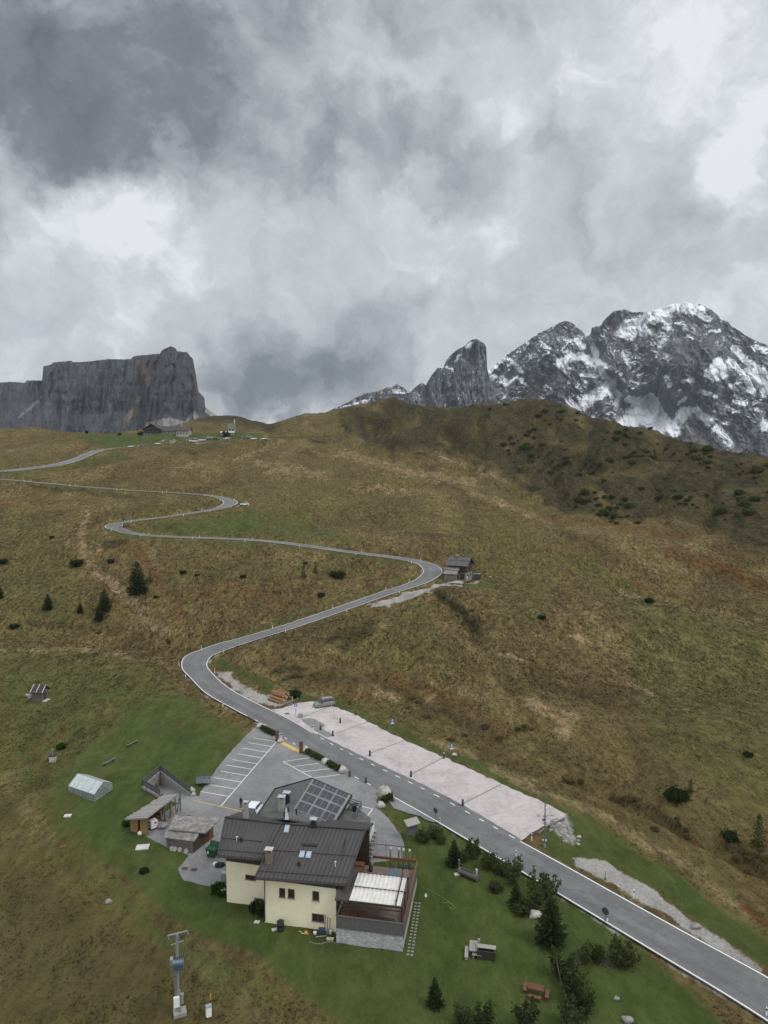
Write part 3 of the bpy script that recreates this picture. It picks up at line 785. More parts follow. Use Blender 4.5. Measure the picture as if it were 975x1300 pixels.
FARLIFT = 0.34 * sstep(RC[:, 1], 240, 420)      # the carriageway stands on a low bank on the open slopes
_ru, _rv = proj(RC[:, 0], RC[:, 1], RC[:, 2])
BANK = 0.11 * sstep(RC[:, 1], 398, 412) * (1 - sstep(_ru, 90, 140))      # superelevation of the curve below the pass
def ribbon(name, i0, i1, off0, off1, lift, mt, step=1):
    """strip along the road between two offsets (functions of the sample index or numbers)"""
    idx = np.arange(i0, i1, step)
    f0 = off0(idx) if callable(off0) else np.full(len(idx), off0)
    f1 = off1(idx) if callable(off1) else np.full(len(idx), off1)
    nc = 5
    t = np.linspace(0, 1, nc)[None, :]
    off = f0[:, None] * (1 - t) + f1[:, None] * t
    P = np.stack([RC[idx, 0][:, None] + RN[idx, 0][:, None] * off, RC[idx, 1][:, None] + RN[idx, 1][:, None] * off,
                  RC[idx, 2][:, None] + lift + FARLIFT[idx][:, None] + BANK[idx][:, None] * off], -1)
    at_ = dict(across=np.repeat(t, len(idx), 0).reshape(-1), along=np.repeat(rl[idx][:, None], nc, 1).reshape(-1))
    o = mesh_np(name, P.reshape(-1, 3), grid_quads(len(idx), nc)[:, ::-1], mt, True, at_)
    return o
NR_ = len(RC)
rindex_y = int(np.argmax(RC[:, 1] > 215))
for _s in (1, -1):
    _k = np.arange(rindex_y, NR_); _o = (HALF[_k] + 0.0) * _s; _o2 = (HALF[_k] + 1.1) * _s
    _V = np.stack([np.stack([RC[_k, 0] + RN[_k, 0] * _o, RC[_k, 1] + RN[_k, 1] * _o, RC[_k, 2] + 0.046 + FARLIFT[_k] + BANK[_k] * _o], -1), np.stack([RC[_k, 0] + RN[_k, 0] * _o2, RC[_k, 1] + RN[_k, 1] * _o2, RC[_k, 2] - 1.0], -1)], 1)
    _n = len(_k); _i = np.arange(_n - 1) * 2
    _Q = np.stack([_i, _i + 1, _i + 3, _i + 2], -1)
    tag(mesh_np('road_bank', _V.reshape(-1, 3), _Q if _s < 0 else _Q[:, ::-1], M_TERR, True, dict(green=np.full(_n * 2, .35), olive=np.full(_n * 2, .5))), kind='structure')
tag(ribbon('road', 0, NR_, lambda i: HALF[i], lambda i: -HALF[i], 0.05, M_ROAD), kind='structure')
def rindex(u, v):
    """road sample nearest to a photograph pixel"""
    pu, pv = proj(RC[:, 0], RC[:, 1], RC[:, 2])
    return int(np.argmin((pu - u) ** 2 + ((pv - v) * 1.5) ** 2))
IA, IB = rindex(640, 1077), rindex(380, 934)       # extent of the gravel lot along the road
IC, ID = rindex(495, 995), rindex(330, 906)        # yard entrance
_jr = fbm(rl / 1.7, rl * 0 + 3.3, 4, 5) * 0.35
tag(ribbon('road_shoulder', IA, IB, lambda i: -HALF[i] + 0.05, lambda i: -HALF[i] - 0.85 - _jr[i] + 0.7 * np.exp(-np.minimum(i - IA, IB - i) / 5.0), 0.044, M_ROAD), kind='structure')
def strips(spans, side):
    V = []; Q = []
    for a, b in spans:
        idx = np.arange(a, b + 1)
        for k in (HALF[idx] - 0.12, HALF[idx] - 0.29):
            V.append(np.stack([RC[idx, 0] + side * RN[idx, 0] * k, RC[idx, 1] + side * RN[idx, 1] * k, RC[idx, 2] + 0.062 + FARLIFT[idx] + side * BANK[idx] * k], -1))
        base = sum(len(x) for x in V[:-2]); n = len(idx)
        i = np.arange(n - 1)
        q = np.stack([base + i, base + i + 1, base + n + i + 1, base + n + i], -1)
        Q.append(q if side < 0 else q[:, ::-1])
    return np.concatenate(V), np.concatenate(Q)
def dashes(a, b, on=1, off=2):
    r = []; i = a
    while i + on < b: r.append((i, i + on)); i += on + off
    return r
v1, q1 = strips([(0, IA)] + dashes(IA + 1, IB, 1, 2) + [(IB, NR_ - 1)], -1)
v2, q2 = strips([(0, IC)] + dashes(IC + 2, ID, 1, 2) + [(ID, NR_ - 1)], 1)
tag(mesh_np('road_marking', np.concatenate([v1, v2]), np.concatenate([q1, q2 + len(v1)]), M_WHITE, False), kind='structure')

import bmesh
def sheet(name, pts, z, mt, jit=0.0, kind='structure', step=1.0, grid=None):
    """flat ground sheet from a world polygon; edges worn by a little jitter"""
    rnd = random.Random(len(pts) * 7 + int(pts[0][0] * 10))
    ring = []
    n = len(pts)
    for i in range(n):
        a = Vector(pts[i][:2]); b = Vector(pts[(i + 1) % n][:2])
        k = max(1, int((b - a).length / step)) if jit else 1
        for j in range(k):
            p = a.lerp(b, j / k)
            if jit: p += Vector((rnd.uniform(-jit, jit), rnd.uniform(-jit, jit)))
            ring.append(p)
    bm = bmesh.new()
    vs = [bm.verts.new((p.x, p.y, z)) for p in ring]
    es = [bm.edges.new((vs[i], vs[(i + 1) % len(vs)])) for i in range(len(vs))]
    bmesh.ops.triangle_fill(bm, use_beauty=True, use_dissolve=False, edges=es, normal=(0, 0, 1))
    for f in bm.faces:
        f.normal_update()
        if f.normal.z < 0: f.normal_flip()
    me = bpy.data.meshes.new(name); bm.to_mesh(me); bm.free()
    me.materials.append(mt)
    o = bpy.data.objects.new(name, me); C.objects.link(o)
    if kind: o['kind'] = kind
    return o
sheet('parking_yard', [tuple(p) for p in YW], 0.030, M_YARD, 0.12)
# pale gravel lot
m_, n_ = new_mat('pale_gravel')
P_ = n_.n('ShaderNodeNewGeometry').outputs['Position']
a_ = n_.noise(P_, 0.22, 5, 0.65); b_ = n_.noise(P_, 5.0, 4, 0.7); c_ = n_.noise(P_, 1.0, 5, 0.7)
gc = n_.ramp(n_.m('ADD', n_.m('MULTIPLY', a_, 0.55), n_.m('MULTIPLY', c_, 0.45)), [(0.32, (0.27, 0.235, 0.225)), (0.48, (0.42, 0.372, 0.362)), (0.68, (0.53, 0.475, 0.46))])
gc = n_.mix(1.0, gc, n_.scale((1, 1, 1), n_.m('MULTIPLY_ADD', n_.m('SUBTRACT', b_, 0.5), 0.55, 1.0)), 'MULTIPLY')
finish(n_, gc, 0.95, bump(n_, b_, 0.7, 0.04), spec=0.1)
M_GRAVEL = m_
sheet('gravel_lot', [tuple(p) for p in LW], 0.030, M_GRAVEL, 0.28)
PATCH = [(381, 913), (392, 911.5), (402, 914), (413, 921), (410, 925), (425, 934), (415, 936), (398, 927)]
sheet('asphalt_patch', [tuple(WZ(u, v, 0)) for u, v in PATCH], 0.036, mat('wet_gravel', (0.16, 0.155, 0.15), (0.24, 0.23, 0.225), 1.5, 0.9), 0.2)
APRON = [(497, 1009), (505, 1013), (545, 1040), (540, 1038), (520, 1033), (500, 1026), (494, 1018)]
sheet('paved_apron', [tuple(WZ(u, v, 0)) for u, v in APRON], 0.036, M_YARD, 0.1)
def flat_lines(name, segs, width, z, mt, kind='structure'):
    V = []; Q = []
    for a, b in segs:
        a = Vector(a[:2]); b = Vector(b[:2]); d = (b - a).normalized(); n = Vector((-d.y, d.x)) * width / 2
        k = len(V)
        V += [(*(a - n), z), (*(b - n), z), (*(b + n), z), (*(a + n), z)]
        Q.append((k, k + 1, k + 2, k + 3))
    o = mesh_np(name, V, Q, mt, False)
    if kind: o['kind'] = kind
    return o
def z5(x, y): return WZ(230 + x / 2.9545, 820 + y / 2.9545, 0)
La, Lb_ = z5(360, 357), z5(150, 600)
segs = [(La, Lb_)]
starts = [(270, 345), (252, 363), (232, 384), (213, 405), (192, 427), (170, 447), (148, 470), (123, 494), (100, 520), (73, 547)]
for x, y in starts:
    p = z5(x, y); q = z5(x + 90, y + 15.5)
    # intersect p-q with the long line
    d1 = q - p; d2 = Lb_ - La
    den = d1.x * d2.y - d1.y * d2.x
    t = ((La.x - p.x) * d2.y - (La.y - p.y) * d2.x) / den
    segs.append((p, p + d1 * t))
for a, b in [((382, 435), (492, 495)), ((382, 435), (480, 420)), ((420, 453), (517, 441)), ((456, 473), (556, 461)), ((495, 496), (597, 483)),
             ((635, 594), (718, 612)), ((718, 612), (690, 650))]:
    segs.append((z5(*a), z5(*b)))
flat_lines('parking_bay_line', segs, 0.13, 0.036, M_WHITE)
flat_lines('yellow_line', [(z5(45, 580), z5(130, 598)), (z5(130, 598), z5(245, 626))], 0.16, 0.036, M_YELLOW)
flat_lines('yellow_stop_band', [(z5(372, 360), z5(446, 400))], 0.85, 0.040, M_YELLOW)
def z6(x, y): return WZ(430 + x / 2.9545, 860 + y / 2.9545, 0)
flat_lines('drain_strip', [(WZ(381, 912, 0), WZ(421, 896, 0)), (WZ(425, 932, 0), WZ(465.5, 917, 0)), (z6(118, 285), z6(245, 237)), (z6(270, 365), z6(393, 301)), (z6(465, 475), z6(608, 402))],
           0.22, 0.036, mat('strip_concrete', (0.20, 0.185, 0.18), (0.15, 0.14, 0.135), 3, 0.9))

# ------------------------------------------------------------------ mountains
def massif(name, top, vbase, D0, Dtop, disp, mt, nu, nv, prof=lambda s: s, attrs=None, back=500, wrap=(0, 0), jag=1.0, seed=1, z_end=-120):
    us = np.linspace(top[0][0], top[-1][0], nu)
    tv = np.interp(us, [p[0] for p in top], [p[1] for p in top])
    tv = tv + fbm(us / 5.0, us * 0 + seed, 4, seed) * jag
    s = np.linspace(0, 1, nv)[:, None]
    V = vbase + (tv[None, :] - vbase) * s
    U = np.repeat(us[None, :], nv, 0)
    D = D0 + (Dtop - D0) * prof(s) + disp(U, V, s)
    span = us[-1] - us[0]
    if wrap[1]:
        e = np.clip((U - (us[-1] - wrap[1])) / wrap[1], 0, 1); D = D + 350 * (1 - np.sqrt(np.maximum(0, 1 - e ** 2)))
    if wrap[0]:
        e = np.clip((us[0] + wrap[0] - U) / wrap[0], 0, 1); D = D + 350 * (1 - np.sqrt(np.maximum(0, 1 - e ** 2)))
    x = (U - CU) / F; y = (CV - V) / F
    d = np.stack([x, CP + y * SP, -SP + y * CP], -1)
    P = d * (D / d[..., 1])[..., None]
    P[..., 2] += CAMZ
    # normals for the slope-dependent attributes
    du = np.gradient(P, axis=1); dv = np.gradient(P, axis=0)
    Nn = np.cross(du, dv); Nn /= np.linalg.norm(Nn, axis=-1)[..., None] + 1e-9
    at = attrs(U, V, s, Nn, D) if attrs else {}
    # plateau and the far side
    rows = [P]
    last = P[-1]
    for k, (by, dz) in enumerate([(0.15, -4), (0.4, -18), (0.7, -60), (1.0, -160), (1.5, -500)]):
        r = last.copy(); r[:, 1] += back * by; r[:, 0] *= 1 + back * by / np.maximum(last[:, 1], 1)
        r[:, 2] += dz + fbm(us / 9, us * 0 + k, 3, seed + k) * 8
        rows.append(r[None])
    Pall = np.concatenate(rows, 0)
    nr = Pall.shape[0]
    full = {}
    for k_, a_ in at.items():
        full[k_] = np.concatenate([a_, np.repeat(a_[-1:], nr - nv, 0)], 0).reshape(-1)
    o = mesh_np(name, Pall.reshape(-1, 3), grid_quads(nr, nu), mt, True, full)
    o['kind'] = 'structure'
    return o
def paint(U, V, strokes, warp=1.0, seed=0):
    Uw = U + fbm(U / 7, V / 7, 4, 70 + seed) * 4 * warp; Vw = V + fbm(U / 7, V / 7, 4, 90 + seed) * 4 * warp
    L = np.zeros_like(U)
    for pts, r, a in strokes:
        if len(pts) == 1: pts = [pts[0], (pts[0][0] + .1, pts[0][1])]
        d, _ = seg_dist(Uw, Vw, pts, 1.0)
        L = np.maximum(L, a * (1 - sstep(d, r * .15, r * 1.75)))
    return L

def rock_material(name, cols, streak=(1, 1, 0.25), sc1=0.02, ochre=True, snow=False, scree=True):
    m, n = new_mat(name)
    P = n.n('ShaderNodeNewGeometry').outputs['Position']
    Ps = n.vm('MULTIPLY', P, streak)
    Pb = n.vm('MULTIPLY', P, (0.8, 0.8, 1.3))
    a = n.noise(Ps, sc1, 6, 0.65); b = n.noise(Ps, sc1 * 5, 5, 0.7); c = n.noise(Pb, sc1 * 1.6, 5, 0.7); f4 = n.noise(P, sc1 * 9, 4, 0.7)
    t = n.m('ADD', n.m('ADD', n.m('MULTIPLY', a, 0.42), n.m('MULTIPLY', b, 0.33)), n.m('MULTIPLY', c, 0.25))
    col = n.ramp(t, [(0.34, cols[0]), (0.5, cols[1]), (0.66, cols[2])])
    f5 = n.noise(Ps, sc1 * 20, 4, 0.75)
    ck = n.m('ABSOLUTE', n.m('SUBTRACT', n.noise(n.vm('MULTIPLY', P, (1, 1, streak[2] * 0.35)), sc1 * 5.5, 4, 0.6), 0.5))
    fine = n.m('MULTIPLY', n.ss(ck, 0.0, 0.045, 0.62, 1.0), n.m('MULTIPLY_ADD', n.m('SUBTRACT', f5, 0.5), 1.9, 1.02))
    col = n.mix(1.0, col, n.scale((1, 1, 1), fine), 'MULTIPLY')
    if ochre:
        f = n.ss(n.m('ADD', attr(n, 'ochre'), n.m('MULTIPLY', n.m('SUBTRACT', a, 0.5), 1.2)), 0.3, 0.8)
        col = n.mix(f, col, n.mix(b, (0.12, 0.098, 0.078), (0.20, 0.160, 0.122)))
    if scree:
        f = n.ss(n.m('ADD', attr(n, 'scree'), n.m('MULTIPLY', n.m('SUBTRACT', b, 0.5), 0.7)), 0.35, 0.65)
        col = n.mix(f, col, n.mix(a, (0.20, 0.19, 0.18), (0.34, 0.325, 0.31)))
    rough = 0.95
    if snow:
        f = n.ss(n.m('ADD', n.m('MULTIPLY', attr(n, 'snow'), 1.28), n.m('ADD', n.m('MULTIPLY', n.m('SUBTRACT', f5, 0.5), 1.4), n.m('MULTIPLY', n.m('SUBTRACT', b, 0.5), 1.7))), 0.38, 0.66)
        col = n.mix(f, col, (0.86, 0.88, 0.90))
    nb = bump(n, b, 0.8, 8.0)
    nb = bump(n, f4, 0.7, 4.0, nb)
    nb = bump(n, f5, 0.6, 2.0, nb)
    finish(n, col, rough, nb, spec=0.15)
    return m
LEFT_TOP = [(-90, 498), (-40, 490), (0, 485.6), (13.5, 484.6), (32, 486), (34, 483), (53.5, 483), (55, 465), (64, 463), (67.7, 460), (91, 458), (93, 460), (112, 459), (135, 456), (166, 456), (169, 452.4), (179, 451), (203, 449),
            (206, 444), (212, 441.5), (216.6, 439.5), (223, 442), (225, 446), (237, 447), (245, 456), (249, 478), (252, 497), (259.5, 505), (260.5, 517), (270, 524), (284, 533), (292, 545)]
def left_disp(U, V, s):
    Uw = U + fbm(U / 22, V / 22, 4, 17) * 5 + (V - 500) * 0.10; Vw = V + fbm(U / 18, V / 18, 4, 19) * 4
    cols_ = fbm(Uw / 20, Vw / 160, 4, 11, ridged=True) * 66 + fbm(Uw / 6, Vw / 50, 4, 13, ridged=True) * 12 + fbm(Uw / 2.2, Vw / 11, 3, 14, ridged=True) * 4.5
    bed = fbm(Uw / 40, Vw / 9.0, 4, 15) * 7
    base = sstep(V, 520, 556) * -70
    but = -90 * np.exp(-((U - 30) / 40) ** 2) * sstep(V, 495, 540) - 110 * np.exp(-((U - 215) / 16) ** 2) + 70 * np.exp(-((U - 178) / 8) ** 2)
    return -cols_ + bed + base + but
def left_attr(U, V, s, N, D):
    och = paint(U, V, [([(180, 462), (187, 486)], 6, .9), ([(162, 531), (170, 522)], 6, .8), ([(174, 500), (176, 512)], 4, .7), ([(112, 528)], 4, .5), ([(80, 520)], 4, .4), ([(228, 470), (240, 500)], 6, .3), ([(140, 515)], 4, .4)])
    scr = paint(U, V, [([(188, 542), (215, 536), (232, 540)], 6, 1), ([(246, 528), (236, 545), (222, 552)], 6, 1), ([(264, 522), (284, 536)], 4, 1), ([(180, 548), (260, 552)], 5, .8), ([(24, 530), (55, 503)], 3, .5)], 0.5)
    return {'ochre': och, 'scree': scr}
M_ROCKL = rock_material('dolomite_cliff', [(0.048, 0.051, 0.059), (0.075, 0.078, 0.087), (0.110, 0.112, 0.120)], (1, 1, 0.30), 0.010)
massif('table_mountain', LEFT_TOP, 575, 2300, 2440, left_disp, M_ROCKL, 520, 230, lambda s: 0.25 * s + 0.75 * s ** 3, left_attr, 600, (0, 26), 0.9, 3)
RIGHT_TOP = [(590, 500), (603, 484), (611.5, 475.5), (622, 469), (641.7, 451.8), (661, 439), (682.6, 423.8), (702, 414), (710, 409.5), (717, 407.5), (722, 408), (728, 411), (738.6, 420.6), (746, 427), (750, 424), (751, 416), (762, 413), (767.7, 405.5), (779.5, 394.8), (794, 392.6),
             (801.5, 396.3), (824.7, 396.3), (841.5, 390), (854, 385.8), (871, 383.7), (887.7, 385.8), (896, 389), (908.8, 397.3), (915, 405.7), (923.5, 408), (930, 415), (938, 419), (944.5, 424.7), (955, 430), (965.5, 435), (975, 438.3), (1010, 452), (1070, 478), (1130, 505)]
def right_disp(U, V, s):
    U = U + fbm(U / 30, V / 30, 4, 37) * 12; V = V + fbm(U / 30, V / 30, 4, 39) * 12
    r1 = fbm((U + V * 0.3) / 50, V / 120, 5, 23, ridged=True) * 170
    r2 = fbm((U - V * 0.35) / 15, V / 48, 5, 27, ridged=True) * 60
    r3 = fbm((U + V * 0.2) / 5, V / 13, 4, 29, ridged=True) * 14 + fbm((U + V * 0.2) / 2, V / 4, 3, 28, ridged=True) * 6
    bed = fbm((U + 0.8 * V) / 70, (V - 0.35 * U) / 6.0, 4, 35) * 26
    # couloir beside the main face, and the big bay under the summit
    d, _ = seg_dist(U, V, [(747, 424), (754, 443), (760, 463), (767, 478), (778, 490), (790, 515)])
    cou = 150 * np.exp(-(d / 7.0) ** 2)
    but = -260 * np.exp(-((U - 880) / 42) ** 2 - ((V - 455) / 50) ** 2) - 150 * np.exp(-((U - 700) / 30) ** 2 - ((V - 455) / 40) ** 2) + 160 * np.exp(-((U - 835) / 34) ** 2 - ((V - 520) / 26) ** 2)
    return -(r1 + r2 + r3) + bed + cou + but
SNOW = [([(746, 426), (753, 441), (760, 462), (767, 478), (776, 487)], 3.6, 1), ([(776, 487), (764, 498), (748, 506), (741, 514)], 7, .9), ([(776, 488), (786, 502), (782, 512)], 4, .7), ([(711, 460), (726, 454), (738, 452), (749, 458), (757, 462)], 5, .9), ([(713, 462), (722, 470)], 5, .8),
        ([(738, 476), (750, 477)], 3, .8), ([(722, 512), (735, 520)], 5, .7), ([(641, 453), (631, 462), (620, 472)], 3.4, .9), ([(646, 456), (654, 463), (662, 472)], 2.6, .8), ([(641, 489), (656, 478), (670, 490)], 2.2, .75), ([(614, 484), (628, 478)], 3.4, .8), ([(618, 492), (616, 500), (620, 512)], 3.4, .8),
        ([(686, 432), (696, 443)], 2, .6), ([(672, 452)], 4, .5), ([(732, 432), (740, 440)], 4, .7),
        ([(790, 422), (802, 412), (822, 404), (838, 394), (864, 388), (888, 394)], 7.5, 1), ([(846, 392), (880, 388)], 6, 1), ([(800, 424), (815, 412)], 8, .8), ([(845, 400), (847, 414)], 6, .9), ([(806, 420), (822, 422)], 6, .65), ([(838, 438), (845, 430)], 7, .42), ([(870, 392), (900, 405)], 4, .7), ([(902, 420), (914, 420)], 1.8, .8),
        ([(880, 430), (872, 426)], 2, .5), ([(900, 474), (912, 460), (922, 472), (908, 478)], 6, 1), ([(932, 442), (950, 461), (978, 478)], 4.5, .85), ([(926, 458), (946, 478), (956, 498)], 4.5, .85), ([(950, 470), (975, 490)], 5, .7), ([(972, 498)], 7, .8), ([(888, 496), (909, 503)], 2.5, .9),
        ([(932, 509), (947, 513)], 2.5, .8), ([(936, 494), (928, 490)], 3, .6), ([(799, 507), (812, 511), (826, 505)], 5, 1), ([(812, 514), (804, 530), (794, 540)], 10, 1), ([(827, 506), (836, 526), (856, 548)], 7, 1), ([(816, 526), (836, 542)], 10, 1), ([(870, 522), (858, 542)], 7, .95), ([(883, 521), (900, 535)], 6, .85), ([(910, 545), (926, 561)], 6, .7),
        ([(972, 540)], 8, .8), ([(968, 525), (960, 520)], 3, .6), ([(788, 475)], 2.6, .9), ([(850, 490), (847, 480)], 4, .6), ([(866, 484), (880, 482)], 3, .6), ([(774, 488), (776, 503)], 4, .7), ([(790, 448), (798, 462)], 4, .45), ([(960, 440), (974, 444)], 2.5, .7), ([(785, 505)], 3, .6),
        ([(870, 505), (862, 512)], 3, .6), ([(800, 484), (818, 488)], 3, .4), ([(752, 530), (770, 545)], 4, .5), ([(685, 470), (700, 480)], 3, .3)]
def right_attr(U, V, s, N, D):
    sn = paint(U, V, SNOW, 0.7, 3)
    lump = fbm(U / 14, V / 10, 4, 44)
    ledge = sstep(N[..., 2], 0.42, 0.76) * 0.45 * (0.70 + 1.2 * lump) * (1 - 0.7 * sstep(V, 520, 560)) * sstep(U, 612, 640)
    calm = 1 - 0.75 * np.exp(-((U - 880) / 36) ** 2 - ((V - 448) / 26) ** 2)
    return {'snow': np.maximum(sn, ledge * calm), 'ochre': paint(U, V, [([(905, 440), (912, 455)], 6, .4), ([(940, 555)], 10, .3)]),
            'scree': paint(U, V, [([(775, 530), (800, 545)], 8, .9), ([(870, 545), (900, 575)], 10, .8), ([(838, 540), (845, 552)], 5, .7), ([(930, 565), (945, 590)], 8, .7), ([(690, 495), (720, 505)], 5, .5)])}
M_ROCKR = rock_material('snowy_cliff', [(0.075, 0.077, 0.082), (0.110, 0.111, 0.116), (0.155, 0.154, 0.157)], (1, 1, 0.5), 0.009, True, True)
massif('snowy_mountain', RIGHT_TOP, 625, 3150, 3800, right_disp, M_ROCKR, 640, 330, lambda s: 0.8 * s + 0.2 * s ** 2, right_attr, 700, (0, 0), 1.6, 5)
PIN_TOP = [(500, 522), (508, 512), (516, 504), (525, 493), (530, 489), (535.5, 485.7), (541, 489), (543, 484.6), (547.4, 477), (555, 467.4), (563.5, 465), (566.8, 456.6), (573, 450), (580.8, 443.7), (591.5, 438), (596, 433), (600, 430.8), (605.5, 430), (610, 433.4), (615, 436), (617.4, 441.5), (618, 455), (618.5, 469), (622, 480), (628, 500), (640, 530)]
def pin_disp(U, V, s):
    return -(fbm(U / 14, V / 70, 5, 61, ridged=True) * 75 + fbm(U / 4, V / 14, 4, 63, ridged=True) * 20) + 60 * np.exp(-((U - 543) / 6) ** 2)
def pin_attr(U, V, s, N, D):
    return {'snow': np.maximum(paint(U, V, [([(592, 441), (600, 436)], 2.2, .8), ([(578, 458), (584, 452)], 1.8, .6), ([(560, 466), (574, 468)], 1.6, .6)]), sstep(N[..., 2], .55, .85) * .3),
            'ochre': paint(U, V, [([(557, 490)], 5, .5), ([(570, 489)], 4, .4)]), 'scree': np.zeros_like(U)}
massif('rock_pinnacle', PIN_TOP, 560, 2750, 3000, pin_disp, rock_material('pinnacle_rock', [(0.075, 0.079, 0.088), (0.125, 0.130, 0.140), (0.19, 0.195, 0.20)], (1, 1, 0.3), 0.012, True, True), 260, 170, lambda s: s, pin_attr, 300, (18, 12), 0.8, 7)
FAR_TOP = [(400, 530), (425, 518), (436.5, 513), (451.5, 505), (462, 500), (479.5, 496.7), (492.5, 491.3), (497, 492), (504.3, 487), (512, 492.4), (520, 497), (535, 506), (560, 520)]
def far_disp(U, V, s): return -(fbm(U / 12, V / 20, 5, 81, ridged=True) * 120 + fbm(U / 4, V / 7, 4, 83, ridged=True) * 30)
def far_attr(U, V, s, N, D):
    return {'snow': np.maximum(sstep(N[..., 2], .5, .85) * .28, paint(U, V, [([(436, 517), (470, 507)], 2, .6), ([(500, 497), (512, 500)], 3, .5)])), 'ochre': np.zeros_like(U), 'scree': np.zeros_like(U)}
massif('distant_ridge', FAR_TOP, 545, 4400, 4700, far_disp, M_ROCKR, 220, 80, lambda s: s, far_attr, 500, (0, 0), 1.2, 9)
# ------------------------------------------------------------------ thin mountain air
m_ = bpy.data.materials.new('mountain_air'); m_.use_nodes = True
nt_ = m_.node_tree; nt_.nodes.clear()
pv = nt_.nodes.new('ShaderNodeVolumePrincipled'); mo = nt_.nodes.new('ShaderNodeOutputMaterial')
nt_.links.new(pv.outputs[0], mo.inputs['Volume'])
pv.inputs['Color'].default_value = (0.80, 0.86, 0.95, 1); pv.inputs['Density'].default_value = 0.000042; pv.inputs['Anisotropy'].default_value = 0.2
hz = [(-4600, -1500, -700), (4600, -1500, -700), (4600, 5800, -700), (-4600, 5800, -700)]
hv = [(x, y, z) for x, y, z in hz] + [(x, y, 1150) for x, y, z in hz]
me_ = bpy.data.meshes.new('haze'); me_.from_pydata(hv, [], [(3, 2, 1, 0), (4, 5, 6, 7), (0, 1, 5, 4), (1, 2, 6, 5), (2, 3, 7, 6), (3, 0, 4, 7)]); me_.materials.append(m_)
ho = bpy.data.objects.new('haze', me_); C.objects.link(ho); ho['kind'] = 'stuff'
